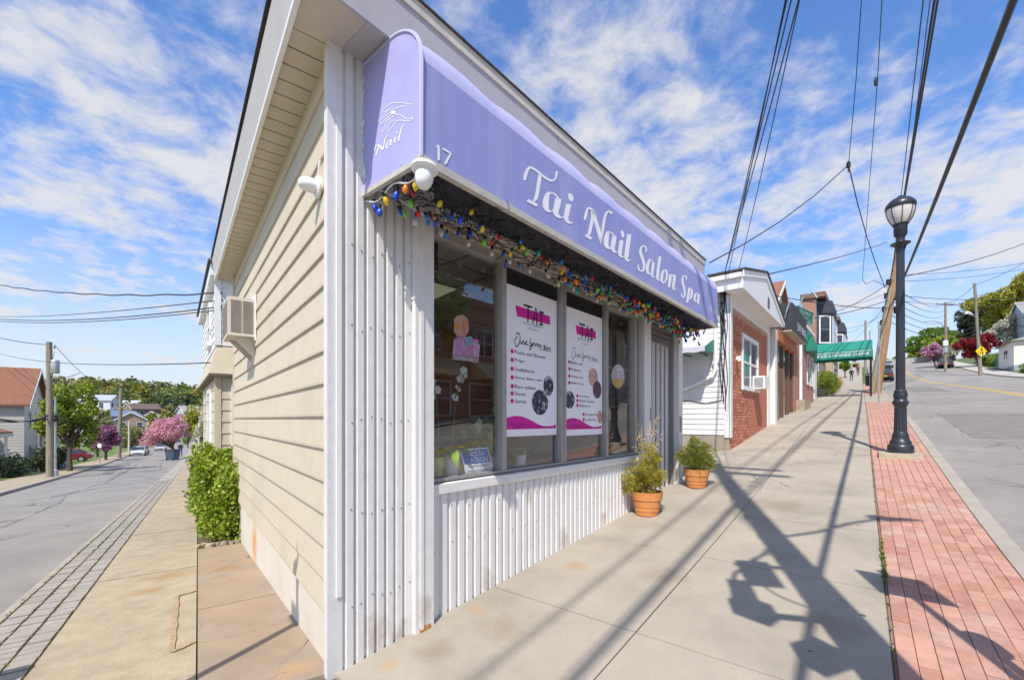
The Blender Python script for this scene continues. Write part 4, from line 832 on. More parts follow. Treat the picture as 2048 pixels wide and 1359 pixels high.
# ============================================================ POTTED SHRUBS AT THE DOOR
def shrub(px, py, rt, hp, label, seed, tall):
    r = np.random.default_rng(seed); c = gR_(px, py)+np.array([0, .0, 0]); c = c+np.array([0, rt*.66, 0]); q = c[:2]-C; c[2] = float(zR(np.dot(q, dR)))-.004
    th = thing('potted_shrub', label, 'potted shrub', c)
    pr = [(rt*.66, 0), (rt*.70, .006), (rt*.745, hp*.19), (rt*.775, hp*.20), (rt*.80, hp*.36), (rt*.83, hp*.37), (rt*.90, hp*.66), (rt*.95, hp*.67), (rt*1.0, hp*.97), (rt*1.01, hp), (rt*.95, hp), (rt*.92, hp-.05)]
    MB().lathe(c, pr, 36).build('pot', terracotta, th, smooth=True)
    MB().lathe(c+UZ*(hp-.055), [(rt*.95, 0), (rt*.5, .02), (.01, .025)], 16).build('soil', mat('soil_dark', (.06, .035, .02), .95, .3, 30), th)
    gm = mat('golden_cypress_%d' % seed, (.43, .37, .05) if tall else (.26, .28, .04), .7, .45, 24, trans=.3, col2=(.17, .17, .03) if tall else (.09, .12, .02), c2scale=9, c2amt=.75); top = c+UZ*hp
    if tall: cs = [(0, 0, .10, .17), (.02, .02, .27, .17), (.05, .0, .42, .13), (.03, .0, .55, .09), (-.2, -.05, .13, .10), (-.25, -.04, .06, .07), (.13, .03, .18, .11), (-.08, 0, .2, .13)]
    else: cs = [(0, 0, .14, .22), (-.08, .02, .24, .18), (.12, 0, .16, .17), (.02, .05, .36, .13), (-.17, 0, .16, .12), (-.04, 0, .46, .07), (.2, 0, .1, .1)]
    cs = cs+[(r.normal()*.15, r.normal()*.1, r.uniform(.1, .5 if tall else .4), r.uniform(.04, .07)) for _ in range(9)]
    # feathery sprays: short curved sprigs of narrow leaves
    ctr = clumps([top+np.array(a[:3]) for a in cs], [a[3]*1.08 for a in cs], 1450, .25, r); V = []; F = []
    for p in ctr:
        d = (p-(top+UZ*.05)); d = d/(np.linalg.norm(d)+1e-6)+r.normal(size=3)*.35+UZ*.15; d /= np.linalg.norm(d); s_ = np.cross(d, r.normal(size=3)); s_ /= np.linalg.norm(s_)+1e-9; nn = np.cross(d, s_)
        for k in range(7):
            b = p+d*(k-2)*.012-UZ*.0012*k*k; side = s_*(1 if k % 2 else -1)+d*.8+nn*r.normal()*.5-UZ*.25; side /= np.linalg.norm(side); wv_ = np.cross(side, nn); wv_ /= np.linalg.norm(wv_)+1e-9; ln = .042-.003*k
            i = len(V); V += [b-wv_*.003, b+side*ln*.5-wv_*.0045, b+side*ln, b+side*ln*.5+wv_*.0045]; F.append((i, i+1, i+2, i+3))
    fast('foliage', V, F, gm, th)
    mb = MB()
    for a in cs: mb.tube([top-UZ*.04, top+np.array([a[0]*.5, a[1]*.5, a[2]*.5]), top+np.array(a[:3])], [.012, .008, .004], 5)
    mb.build('stem', bark, th)
    if tall:
        mb = MB(); dm = mat('dry_stalk', (.46, .33, .16), .8, .2)
        for k in range(9):
            a = r.normal(size=2)*.06; h_ = r.uniform(.55, .98); pt = [top, top+np.array([a[0]*.6, a[1]*.6, h_*.6]), top+np.array([a[0]*1.6+.02, a[1], h_])]; mb.tube(pt, .003, 3)
            for j in range(12): p = pt[2]-UZ*r.uniform(0, .3)+r.normal(size=3)*.022; mb.poly(p, p+r.normal(size=3)*.022, p+r.normal(size=3)*.022)
        mb.build('dry_stalks', dm, th)
        MB().poly(*[c+np.array([-.045, -rt*.905, hp*.80])+np.array([.018*math.cos(a), -.002, .02*math.sin(a)]) for a in np.linspace(0, 6, 7)]).build('price_sticker', whitepl, th)
    else:
        mb = MB()
        for k in range(16): p = top+np.array([rng.normal()*.12, 0, .34+rng.random()*.28]); mb.tube([p, p-UZ*.12+rng.normal(size=3)*.03], .002, 3)
        mb.build('dry_stalks', mat('dry_stalk', (.46, .33, .16), .8, .2), th)
shrub(1300, 1034, .205, .315, 'golden feathery shrub with dry stalks in a terracotta pot', 11, True)
shrub(1400, 977, .20, .30, 'round green shrub in a terracotta pot by the door jamb', 12, False)

# ============================================================ STREET LAMP
lp = rg(9.62, 3.19)
la = thing('street_lamp', 'black cast iron street lamp with acorn glass globe on the red pavers', 'street lamp', lp)
slabm = mat('lamp_footing', (.42, .38, .27), .9, .15, 6, bump=.4, bscale=40)
MB().box(Fr(lp[:2], dR, nR, lp[2]), -.30, .30, -.32, .30, -.06, .065).build('footing', slabm, la)
B0 = lp+UZ*.06
MB().lathe(B0, [(r_*.82, h_) for r_, h_ in [(.235, 0), (.24, .02), (.24, .12), (.225, .15), (.20, .17), (.195, .22), (.165, .25), (.15, .31), (.155, .33), (.12, .40)]], 24).build('base', iron, la, smooth=True)
def fluted(z0, z1, r0, r1, nm):
    mb = MB(); n = 32; mb.grid([[B0+np.array([(r*(1-.07*(k % 2)))*math.cos(2*math.pi*k/n), (r*(1-.07*(k % 2)))*math.sin(2*math.pi*k/n), z]) for k in range(n+1)] for z, r in ((z0, r0), (z1, r1))]); mb.build(nm, iron, la)
fluted(.38, .92, .098, .088, 'lower_shaft')
MB().lathe(B0, [(r_*.82, h_) for r_, h_ in [(.10, .86), (.125, .90), (.15, .945), (.15, .97), (.125, .99), (.115, 1.04), (.13, 1.075), (.13, 1.11), (.112, 1.15), (.118, 1.17), (.09, 1.20)]], 24).build('collar', iron, la, smooth=True)
fluted(1.18, 3.84, .071, .062, 'shaft')
MB().lathe(B0, [(r_*.85, h_) for r_, h_ in [(.074, 3.80), (.085, 3.86), (.115, 3.93), (.175, 3.955), (.18, 3.97), (.12, 3.985), (.085, 4.0), (.075, 4.06), (.09, 4.10), (.118, 4.13), (.12, 4.28), (.13, 4.31), (.15, 4.33)]], 24).build('capital', iron, la, smooth=True)
frost = mat('frosted_globe', (.66, .63, .58), .25, .05, 5, coat=.4)
MB().lathe(B0, [(.105, 4.33), (.135, 4.37), (.178, 4.46), (.203, 4.56), (.212, 4.66)], 28).build('globe', frost, la, smooth=True)
for k in range(8):
    a = 2*math.pi*k/8+.2; MB().tube([B0+np.array([r*math.cos(a), r*math.sin(a), z]) for r, z in ((.113, 4.33), (.143, 4.37), (.186, 4.46), (.21, 4.56), (.219, 4.66))], .007, 5).build('globe_rib', iron, la)
MB().lathe(B0, [(.221, 4.63), (.231, 4.65), (.228, 4.70), (.205, 4.74), (.145, 4.80), (.07, 4.835), (.05, 4.86), (.018, 4.88)], 28).build('cap', iron, la, smooth=True)
# ============================================================ HELPERS FOR BUILDINGS
def brickmat(name, ax, c1, c2, mortar, bw=.215, bh=.075, ms=.010):
    if name in MATS: return MATS[name]
    m = mat(name, c1, .85, .15, 6, bump=.2, bscale=60); t = m.node_tree; b = t.nodes['Principled BSDF']; L = t.links.new
    g = t.nodes.new('ShaderNodeNewGeometry'); dt = t.nodes.new('ShaderNodeVectorMath'); dt.operation = 'DOT_PRODUCT'; L(g.outputs['Position'], dt.inputs[0]); dt.inputs[1].default_value = (ax[0], ax[1], 0)
    sp = t.nodes.new('ShaderNodeSeparateXYZ'); L(g.outputs['Position'], sp.inputs[0]); cb = t.nodes.new('ShaderNodeCombineXYZ'); L(dt.outputs['Value'], cb.inputs[0]); L(sp.outputs[2], cb.inputs[1])
    br = t.nodes.new('ShaderNodeTexBrick'); L(cb.outputs[0], br.inputs['Vector']); br.inputs['Scale'].default_value = 1; br.inputs['Brick Width'].default_value = bw; br.inputs['Row Height'].default_value = bh; br.inputs['Mortar Size'].default_value = ms
    br.inputs['Color1'].default_value = (*c1, 1); br.inputs['Color2'].default_value = (*c2, 1); br.inputs['Mortar'].default_value = (*mortar, 1); L(br.outputs[0], b.inputs['Base Color']); return m
glass_d = mat('far_glass', (.035, .045, .06), .08, .3, 1.2, spec=.8)
def window(par, fr, a0, a1, b, z0, z1, fm=None, sash=1, mull=0, fw=.05, nm='window'):
    fm = fm or whitepl; mb = MB()
    mb.box(fr, a0, a1, b-.03, b+.035, z1-fw, z1); mb.box(fr, a0-.02, a1+.02, b-.03, b+.06, z0-.01, z0+fw*.8)
    mb.box(fr, a0, a0+fw, b-.03, b+.034, z0+fw*.8, z1-fw); mb.box(fr, a1-fw, a1, b-.03, b+.034, z0+fw*.8, z1-fw); w_ = mb.build(nm, fm, par)
    MB().box(fr, a0+fw, a1-fw, b-.02, b+.004, z0+fw*.8, z1-fw).build('pane', glass_d, w_)
    if sash: MB().box(fr, a0+fw, a1-fw, b-.02, b+.022, (z0+z1)/2-.025, (z0+z1)/2+.025).build('sash_bar', fm, w_)
    for k in range(mull): a = a0+(a1-a0)*(k+1)/(mull+1); MB().box(fr, a-.03, a+.03, b-.02, b+.024, z0+fw*.8, z1-fw).build('mullion', fm, w_)
    return w_
def lap(fr, a0, a1, b, z0, z1, p=.12):
    mb = MB(); n = max(1, int(round((z1-z0)/p))); h = (z1-z0)/n
    for k in range(n): mb.extr(fr, [(b-.02, z0+k*h), (b+.018, z0+k*h), (b+.004, z0+(k+1)*h), (b-.02, z0+(k+1)*h)], a0, a1)
    return mb
def at(px, py, Y): r = ray(px, py); return r*Y
redb = [mat('brick_face_%d' % i, c, .85, .16, 16, bump=.25, bscale=50) for i, c in enumerate(((.50, .185, .105), (.43, .15, .085), (.56, .235, .145), (.38, .125, .075)))]
mort = mat('mortar', (.52, .33, .23), .95, .12, 20)
vsid = mat('white_siding', (.78, .775, .75), .5, .03, 4, col2=(.70, .69, .66), c2scale=1.2, c2amt=.5)
# ============================================================ BRICK GABLED NEIGHBOUR
nb_ = thing('brick_shop', 'small red brick shop with white gable and white sided flank', 'building', FF(11.8, -2, -.9))
NT0, NT1 = 9.45, 13.98
SW = Fr(FF(NT0, 0)[:2], -n1, -d1)          # flank: a runs back from the front corner, b out of the wall towards the salon
zf = lambda t: fgz(t)-.05
MB().box(FF, NT0, NT1, -7, -.012, -1.2, 2.95).build('wall', mort, nb_)
for k in range(26):
    z = -.36+k*.125; MB().extr(SW, [(-.01, z), (.020, z), (.005, z+.125), (-.01, z+.125)], .10, 6.8).build('siding_board', vsid, nb_)
MB().box(SW, .02, 6.8, -.01, .004, -1.4, -.362).build('foundation', mat('old_concrete', (.30, .26, .21), .9, .2, 3, bump=.4, bscale=30), nb_)
MB().box(SW, -.02, .10, -.14, .03, -.42, 2.86).build('corner_trim', whitepl, nb_)
MB().box(FF, NT0-.03, NT0+.13, -.01, .035, -.42, 2.6).build('corner_trim', whitepl, nb_)
MB().box(FF, NT1-.22, NT1+.02, -.01, .035, -.25, 2.6).build('corner_trim', whitepl, nb_)
# individually laid bricks
WN = (10.58, 12.42, .75, 2.15); cnt = 0; rest = MB(); pitch, rh = .214, .0745; bricks = []
for r_ in range(46):
    z = -.86+r_*rh
    for c_ in range(22):
        a = NT0+.135+c_*pitch-(pitch/2 if r_ % 2 else 0); b = a+pitch-.012
        a, b = max(a, NT0+.132), min(b, NT1-.225)
        if b-a < .04 or z+rh > 2.56 or z+rh < fgz((a+b)/2)-.04: continue
        if b > WN[0] and a < WN[1] and z+rh > WN[2]-.02 and z < WN[3]:
            if a < WN[0]-.03: b = WN[0]-.005
            elif b > WN[1]+.03: a = WN[1]+.005
            else: continue
        bricks.append((a, b, z))
bricks.sort(key=lambda q: q[0])
for a, b, z in bricks:
    o = random.uniform(-.002, .003)
    if cnt < 298: MB().box(FF, a, b, -.02, .0+o, z, z+rh-.011).build('brick', random.choice(redb), nb_); cnt += 1
    else: rest.box(FF, a, b, -.02, .0+o, z, z+rh-.011)
rest.build('brickwork', redb[0], nb_, kind='stuff')
wn = window(nb_, FF, WN[0], WN[1], .0, WN[2], WN[3], sash=1, mull=1, fw=.11)
MB().box(FF, WN[0]+.2, WN[0]+.6, -.016, .006, 1.2, 1.75).build('green_notice', mat('notice_green', (.05, .32, .22), .6), wn)
MB().box(FF, NT0-.03, NT1+.02, -.01, .03, 2.6, 2.86).build('frieze', whitepl, nb_)
# gable box: soffit, face, roof
G0, G1_, GO = 9.12, 14.25, .36; pk = (G0+G1_)/2-.1
MB().box(FF, G0, G1_, -.02, GO-.002, 2.86, 2.885).build('soffit', whitepl, nb_)
gf = [(G0, 2.86), (G1_, 2.82), (G1_, 3.0), (pk, 3.78), (G0, 3.22)]
MB().prism([FF(a, GO, z) for a, z in gf], [FF(a, GO-.04, z) for a, z in gf]).build('gable_face', whitepl, nb_)
for p, q in (((G0-.04, 3.24), (pk, 3.80)), ((pk, 3.80), (G1_+.06, 2.98))):
    MB().prism([FF(p[0], GO+.05, p[1]), FF(q[0], GO+.05, q[1]), FF(q[0], -7, q[1]), FF(p[0], -7, p[1])], [FF(p[0], GO+.05, p[1]+.05), FF(q[0], GO+.05, q[1]+.05), FF(q[0], -7, q[1]+.05), FF(p[0], -7, p[1]+.05)]).build('roof', shing, nb_)
    MB().prism([FF(p[0], GO, p[1]-.14), FF(q[0], GO, q[1]-.14), FF(q[0], GO, q[1]), FF(p[0], GO, p[1])], [FF(p[0], GO+.025, p[1]-.14), FF(q[0], GO+.025, q[1]-.14), FF(q[0], GO+.025, q[1]), FF(p[0], GO+.025, p[1])]).build('rake_board', whitepl, nb_)
MB().box(FF, G0, G0+.04, -7, GO-.04, 2.86, 3.22).build('eave_fascia', whitepl, nb_); MB().box(FF, G0-.08, G0, -7, GO-.02, 3.1, 3.2).build('gutter', whitepl, nb_)
MB().prism([FF(11.9+.13*math.cos(a), GO+.008, 3.12+.13*math.sin(a)) for a in np.linspace(0, math.pi, 9)]+[FF(11.77, GO+.008, 2.95), FF(12.03, GO+.008, 2.95)][0:2], [FF(11.9+.13*math.cos(a), GO+.002, 3.12+.13*math.sin(a)) for a in np.linspace(0, math.pi, 9)]+[FF(11.77, GO+.002, 2.95), FF(12.03, GO+.002, 2.95)]).build('gable_vent', mat('vent_grey', (.12, .12, .13), .7), nb_)
MB().box(FF, 10.02, 10.1, .0, .05, 1.42, 1.5).build('wall_lamp', whitepl, nb_); MB().box(FF, 9.98, 10.06, .05, .13, 1.38, 1.5).build('wall_lamp', whitepl, nb_)
# downspout and cables on the flank
dsp = thing('downspout', 'white rain pipe slanting across the white siding', 'downspout', SW(1.2, .06, .1))
MB().tube([SW(.28, .07, 2.85), SW(.28, .07, 1.15), SW(.34, .08, 1.0), SW(2.6, .16, .05)], .048, 8).build('pipe', whitepl, dsp)
for z in (2.3, 1.3): MB().box(SW, .22, .34, .0, .10, z, z+.05).build('strap', whitepl, dsp)
cb_ = thing('wall_cables', 'tangle of black service cables on the white corner trim', 'cables', SW(.15, .03, .2))
for k in range(5):
    x = .05+.03*k; MB().tube([SW(x+.02*math.sin(z*5+k*2), .045+.02*(k % 2), z) for z in np.linspace(2.9, .2+.1*k, 18)], .009, 4).build('cable', wire_m, cb_)
MB().tube([SW(.12, .06, 2.9-.05*k) +rng.normal(size=3)*.03 for k in range(18)], .016, 4).build('cable', wire_m, cb_)
MB().tube([SW(.1, .03, .45), SW(.5, .03, .38), SW(.9, .03, .45), SW(1.3, .03, .43)], .008, 4).build('cable', wire_m, cb_)
ac2 = thing('window_air_conditioner', 'small white air conditioner in the brick shop window', 'air conditioner', FF(12.1, .1, .82))
MB().box(FF, 11.75, 12.30, .01, .30, .82, 1.16).build('casing', whitepl, ac2)
for k in range(7): MB().box(FF, 11.742, 11.75, .05, .26, .86+k*.038, .88+k*.038).build('grille_slat', alud, ac2)
# green and lavender door canopy between salon and neighbour
dc = thing('door_canopy', 'small green and white metal canopy over the side door on white siding', 'awning', SW(2.2, .5, 1.9))
mb = MB(); mb.grid([[SW(a, .02, 1.88), SW(a, .4, 1.76), SW(a, .75, 1.62), SW(a, .75, 1.52-.03*abs(math.sin(a*9)))] for a in np.linspace(.3, 3.6, 40)]); mb.build('canopy_sheet', mat('canopy_pale', (.55, .55, .62), .4, .05), dc)
for a in (.3, 3.6): MB().prism([SW(a, .02, 1.88), SW(a, .75, 1.62), SW(a, .75, 1.5), SW(a, .02, 1.55)], [SW(a+.015, .02, 1.88), SW(a+.015, .75, 1.62), SW(a+.015, .75, 1.5), SW(a+.015, .02, 1.55)]).build('side_panel', mat('canopy_green', (.03, .22, .16), .5, .1), dc)
for k in range(8): MB().box(SW, .45+k*.38, .49+k*.38, .03, .74, 1.49, 1.52).build('rib', mat('canopy_green', (.03, .22, .16), .5), dc)

# ============================================================ DARK AWNING SHOP AND BRICK BUILDING BEYOND
ds = thing('storefront', 'shop with charcoal box awning over a glazed door and orange beam', 'building', FF(17, -1, 0))
MB().box(FF, 14.35, 14.72, -.25, .12, -.15, 2.84).build('porch_post', whitepl, ds)
MB().box(FF, 14.2, 18.7, -5, -1.0, -.2, 4.0).build('wall', mat('shop_wall', (.16, .11, .09), .8, .1), ds)
MB().box(FF, 14.75, 15.35, -1.0, .02, -.1, .72).build('kick_wall', brickmat('brick_wall_dark', d1, (.20, .05, .045), (.25, .07, .06), (.18, .13, .12)), ds)
char = mat('charcoal_canvas', (.035, .037, .045), .7, .1)
MB().box(FF, 15.55, 19.0, -.9, .42, 2.98, 3.86).build('box_awning', char, ds)
MB().box(FF, 15.57, 19.0, -.9, .40, 2.92, 2.979).build('awning_soffit', mat('awning_under', (.45, .38, .30), .7), ds)
text(MB(), 'JUN BBQ', FF(16.6, .426, 3.06), D1, UZ, width=2.2, height=.34).build('lettering', letter, ds)
MB().box(FF, 14.9, 18.6, -.1, .14, 2.55, 2.9).build('beam', mat('orange_beam', (.42, .13, .035), .6, .15), ds)
for a in (15.35, 16.35, 17.5, 18.5): MB().box(FF, a, a+.09, -.08, .04, -.1, 2.6).build('door_frame', mat('brown_frame', (.12, .06, .04), .6), ds)
for a, b in ((15.44, 16.35), (16.44, 17.5), (17.59, 18.5)): MB().box(FF, a, b, -.03, -.02, .05, 2.6).build('pane', pane, ds)
MB().box(FF, 17.0, 17.4, -.3, -.2, .2, 1.7).build('blue_figure_poster', mat('poster_blue', (.12, .22, .50), .6, .3), ds)
MB().box(FF, 17.75, 18.5, -.3, -.25, .0, 2.5).build('curtain', mat('curtain_grey', (.36, .35, .33), .8), ds)
MB().tube([FF(15.3, .2, 3.1), FF(15.2, .3, 3.5), FF(15.35, .4, 3.95)], .02, 5).build('bracket', galv, ds)
bb = thing('brick_building', 'red brick shop building with green wall awning and white drainpipe', 'building', FF(22, -2, .5))
brm = brickmat('brick_wall', d1, (.42, .14, .085), (.33, .10, .065), (.40, .33, .28)); brs = brickmat('brick_wall_side', n1, (.42, .14, .085), (.33, .10, .065), (.40, .33, .28))
MB().box(FF, 18.72, 25.2, -1.5, .05, -.2, 4.2).build('wall', brm, bb); MB().box(FF, 18.70, 18.722, -1.45, .049, -.2, 4.2).build('end_wall', brs, bb)
MB().tube([FF(20.0, .12, 4.4), FF(20.0, .12, .75)], .06, 8).build('drainpipe', whitepl, bb); MB().box(FF, 19.3, 21.2, .05, .34, .0, .78).build('plinth', concL, bb)
for a in (22.6, 23.9): window(bb, FF, a, a+.8, .05, 1.6, 3.0)
MB().box(FF, 18.72, 25.2, .05, .12, 4.1, 4.25).build('coping', whitepl, bb)
ga = mat('green_canvas', (.012, .21, .155), .6, .08, 2)
mb = MB(); mb.prism([FF(22.0, .05, 4.15), FF(22.0, .50, 3.30), FF(22.0, .50, 3.05), FF(22.0, .05, 3.05)], [FF(29.2, -.75, 4.3), FF(29.2, -.18, 3.45), FF(29.2, -.18, 3.2), FF(29.2, -.75, 3.2)]); mb.build('wall_awning', ga, bb)
MB().box(FF, 25.2, 29.2, -4, -.75, .5, 4.4).build('wall', mat('pale_stucco', (.50, .47, .42), .8, .05), bb); MB().box(FF, 28.2, 29.4, -.75, -.2, .7, 3.2).build('wing_wall', whitepl, bb)
cn = thing('entrance_canopy', 'long green entrance canopy with white lettering spanning the sidewalk', 'awning', FF(29.8, .8, 1.0))
K0, K1 = -.6, 2.28
PF = Fr(FF(29.2, 0)[:2], n1, -d1)   # a runs out to the kerb, b faces downhill
MB().prism([PF(K0, .0, 3.40), PF(K1, .0, 3.40), PF(K1, .0, 3.85), PF(K0, 0, 3.85)], [PF(K0, -.02, 3.40), PF(K1, -.02, 3.40), PF(K1, -.02, 3.85), PF(K0, -.02, 3.85)]).build('valance', ga, cn)
mb = MB(); mb.prism([PF(K0, -.0, 3.852), PF(K0, -1.6, 3.852), PF(K0, -.8, 4.42)], [PF(K1, 0, 3.852), PF(K1, -1.6, 3.852), PF(K1, -.8, 4.42)]); mb.build('roof_canvas', ga, cn)
MB().box(PF, K0, K1, -1.62, -1.60, 3.4, 3.85).build('valance', ga, cn); MB().box(PF, K1, K1+.02, -1.6, 0, 3.4, 3.85).build('valance', ga, cn)
text(MB(), 'CHINESE & JAPANESE CUISINE', PF(K0+.15, .006, 3.47), NR3*0+np.array([*n1, 0]), UZ, width=2.6, height=.20).build('lettering', letter, cn)
MB().box(PF, K0+.05, K1-.05, .003, .008, 3.74, 3.765).build('stripe', letter, cn)
for a, b in ((K1-.06, -.05), (K1-.06, -1.55)):
    p = PF(a, b, 0); zg = float(zR(np.dot(p[:2]-C, dR))); MB().tube([PF(a, b, zg-.03), PF(a, b, 3.42)], .035, 8).build('post', black, cn)
gs = thing('green_sign', 'dark green hanging sign with pale lettering and gooseneck lamp', 'sign', at(1600, 640, 18))
A, B = at(1592, 612, 17.4), at(1626, 626, 18.6); SG = Fr(A[:2], (B-A)[:2]/np.linalg.norm((B-A)[:2]), np.array([(B-A)[1], -(B-A)[0]])/np.linalg.norm((B-A)[:2])); wl = np.linalg.norm((B-A)[:2])
MB().box(SG, 0, wl, -.08, .0, 4.02, 4.55).build('board', mat('sign_green', (.03, .15, .115), .5, .1), gs)
mb = MB(); 
for q in ((0, wl, 4.0, 4.03), (0, wl, 4.54, 4.57), (0, .03, 4.03, 4.54), (wl-.03, wl, 4.03, 4.54)): mb.box(SG, q[0], q[1], .0, .02, q[2], q[3])
mb.build('border', mat('sign_pale', (.30, .50, .42), .5), gs)
text(MB(), 'TERRY', SG(.35, .01, 4.31), [*SG.u[:2], 0], UZ, width=1.3, height=.17).build('lettering', MATS['sign_pale'], gs); text(MB(), 'HOUSE', SG(.35, .01, 4.09), [*SG.u[:2], 0], UZ, width=1.2, height=.15).build('lettering', MATS['sign_pale'], gs)
MB().tube([SG(.5, -.1, 4.5), SG(.55, .1, 5.0), SG(.5, .45, 5.05), SG(.4, .6, 4.8)], .035, 6).build('gooseneck', galv, gs)
for a in (.3, wl-.3): MB().tube([SG(a, -.06, 4.1), SG(a, -1.2, 3.4)], .04, 5).build('bracket', galv, gs)
# red roofed house behind the shops
def gable_house(name, label, fr, a0, a1, b0, b1, z0, ze, zp, wallm, roofm, wins=(), ov=.3, group=None, ridge='a', trim=whitepl):
    th = thing(name, label, 'house', fr((a0+a1)/2, (b0+b1)/2, z0), group)
    MB().box(fr, a0, a1, b0, b1, z0, ze).build('wall', wallm, th)
    if ridge == 'a':
        bm_ = (b0+b1)/2
        for a in (a0, a1-.05): MB().prism([fr(a, b0, ze), fr(a, b1, ze), fr(a, bm_, zp)], [fr(a+.05, b0, ze), fr(a+.05, b1, ze), fr(a+.05, bm_, zp)]).build('gable_wall', wallm, th)
        for b in (b0-ov, b1+ov):
            s_ = (zp-ze)/((b1-b0)/2); ze_ = ze-s_*ov; P0 = [fr(a0-ov, b, ze_), fr(a1+ov, b, ze_), fr(a1+ov, bm_, zp), fr(a0-ov, bm_, zp)]; MB().prism(P0, [p+UZ*.12 for p in P0]).build('roof', roofm, th)
        for a in (a0-ov-.03, a1+ov):
            for b in (b0-ov, b1+ov): MB().prism([fr(a, b, ze_-.14), fr(a, bm_, zp-.14), fr(a, bm_, zp+.1), fr(a, b, ze_+.1)], [fr(a+.03, b, ze_-.14), fr(a+.03, bm_, zp-.14), fr(a+.03, bm_, zp+.1), fr(a+.03, b, ze_+.1)]).build('rake_board', trim, th)
    else:
        am = (a0+a1)/2
        for b in (b0, b1-.05): MB().prism([fr(a0, b, ze), fr(a1, b, ze), fr(am, b, zp)], [fr(a0, b+.05, ze), fr(a1, b+.05, ze), fr(am, b+.05, zp)]).build('gable_wall', wallm, th)
        s_ = (zp-ze)/((a1-a0)/2); ze_ = ze-s_*ov
        for a in (a0-ov, a1+ov):
            P0 = [fr(a, b0-ov, ze_), fr(a, b1+ov, ze_), fr(am, b1+ov, zp), fr(am, b0-ov, zp)]; MB().prism(P0, [p+UZ*.12 for p in P0]).build('roof', roofm, th)
        for b in (b0-ov-.03, b1+ov):
            for a in (a0-ov, a1+ov): MB().prism([fr(a, b, ze_-.14), fr(am, b, zp-.14), fr(am, b, zp+.1), fr(a, b, ze_+.1)], [fr(a, b+.03, ze_-.14), fr(am, b+.03, zp-.14), fr(am, b+.03, zp+.1), fr(a, b+.03, ze_+.1)]).build('rake_board', trim, th)
    for ax, q, p0, p1, za, zb in wins:       # ax 'b+': wall at b1 facing +b etc.
        if ax == 'b+': f2 = Fr(fr(0, q)[:2], fr.u[:2], fr.v[:2])
        elif ax == 'b-': f2 = Fr(fr(0, q)[:2], -fr.u[:2], -fr.v[:2]); p0, p1 = -p1, -p0
        elif ax == 'a-': f2 = Fr(fr(q, 0)[:2], fr.v[:2], -fr.u[:2])
        else: f2 = Fr(fr(q, 0)[:2], -fr.v[:2], fr.u[:2]); p0, p1 = -p1, -p0
        window(th, f2, p0, p1, .0, za, zb, fw=.09)
    return th
rroof = mat('red_brown_shingle', (.235, .105, .065), .9, .18, 8, bump=.4, bscale=30, col2=(.22, .09, .06), c2scale=1.5, c2amt=.6)
hw = mat('house_white_siding', (.72, .68, .60), .6, .04, 5)
gable_house('red_roof_house', 'house with red brown shingle gables rising behind the charcoal awning', FF, 23, 30.5, -10, -1.7, .6, 5.0, 7.55, hw, rroof, [('b+', -1.7, 26.3, 27.2, 5.6, 6.6)], ridge='b')
# bay fronted row beyond the canopy
bw = brickmat('brick_row', n1, (.40, .15, .10), (.34, .12, .08), (.36, .30, .26)); slate = mat('slate_dark', (.05, .055, .075), .7, .2, 6)
def bay_house(t0, t1, zg, ht, label, wallm, o0=-.9):
    th = thing('row_house', label, 'house', FF((t0+t1)/2, -4, zg)); MB().box(FF, t0, t1, -1.75, o0, zg-.5, zg+ht).build('wall', wallm, th)
    MB().box(FF, t0-.15, t1+.1, -1.85, o0+.55, zg+ht, zg+ht+.35).build('cornice', mat('cornice_brown', (.20, .12, .09), .8, .2), th)
    n0, n1b = t0+.5, t1-.8; zb0 = zg+3.0; zb1 = zg+ht-.1; pts = [(n0, o0), (n0+.7, o0+.85), (n1b-.7, o0+.85), (n1b, o0)]
    MB().prism([FF(a, b, zb0) for a, b in pts], [FF(a, b, zb1) for a, b in pts]).build('bay', slate, th)
    MB().prism([FF(a, b, zb1-.95) for a, b in [(n0-.05, o0), (n0+.66, o0+.92), (n1b-.66, o0+.92), (n1b+.05, o0)]], [FF(a, b, zb1-.85) for a, b in [(n0-.05, o0), (n0+.66, o0+.92), (n1b-.66, o0+.92), (n1b+.05, o0)]]).build('bay_moulding', char, th)
    p, q = FF(*pts[0]), FF(*pts[1]); u = (q-p)[:2]; L_ = np.linalg.norm(u); u /= L_; wf = Fr(p[:2], u, np.array([-u[1], u[0]])); window(th, wf, .15, L_-.1, .01, zb0+.5, zb1-1.1, fw=.1)
    window(th, FF, n0+.9, n1b-.9, o0+.86, zb0+.5, zb1-1.1); window(th, Fr(FF(t0, 0)[:2], -n1, -d1), -o0+.5, -o0+1.2, 0, zb0+.4, zb0+1.9); window(th, FF, t0+1.2, t1-1.2, o0, zg+.8, zg+2.3); return th
bay_house(36.5, 43.5, float(zR(38)), 6.7, 'brick row house with dark rounded bay and brown cornice beyond the green canopy', bw)
bay_house(50, 57, float(zR(51)), 6.3, 'yellow brick row house with grey bay behind the brick row house', brickmat('brick_yellow', n1, (.46, .34, .20), (.42, .30, .17), (.36, .30, .26)))
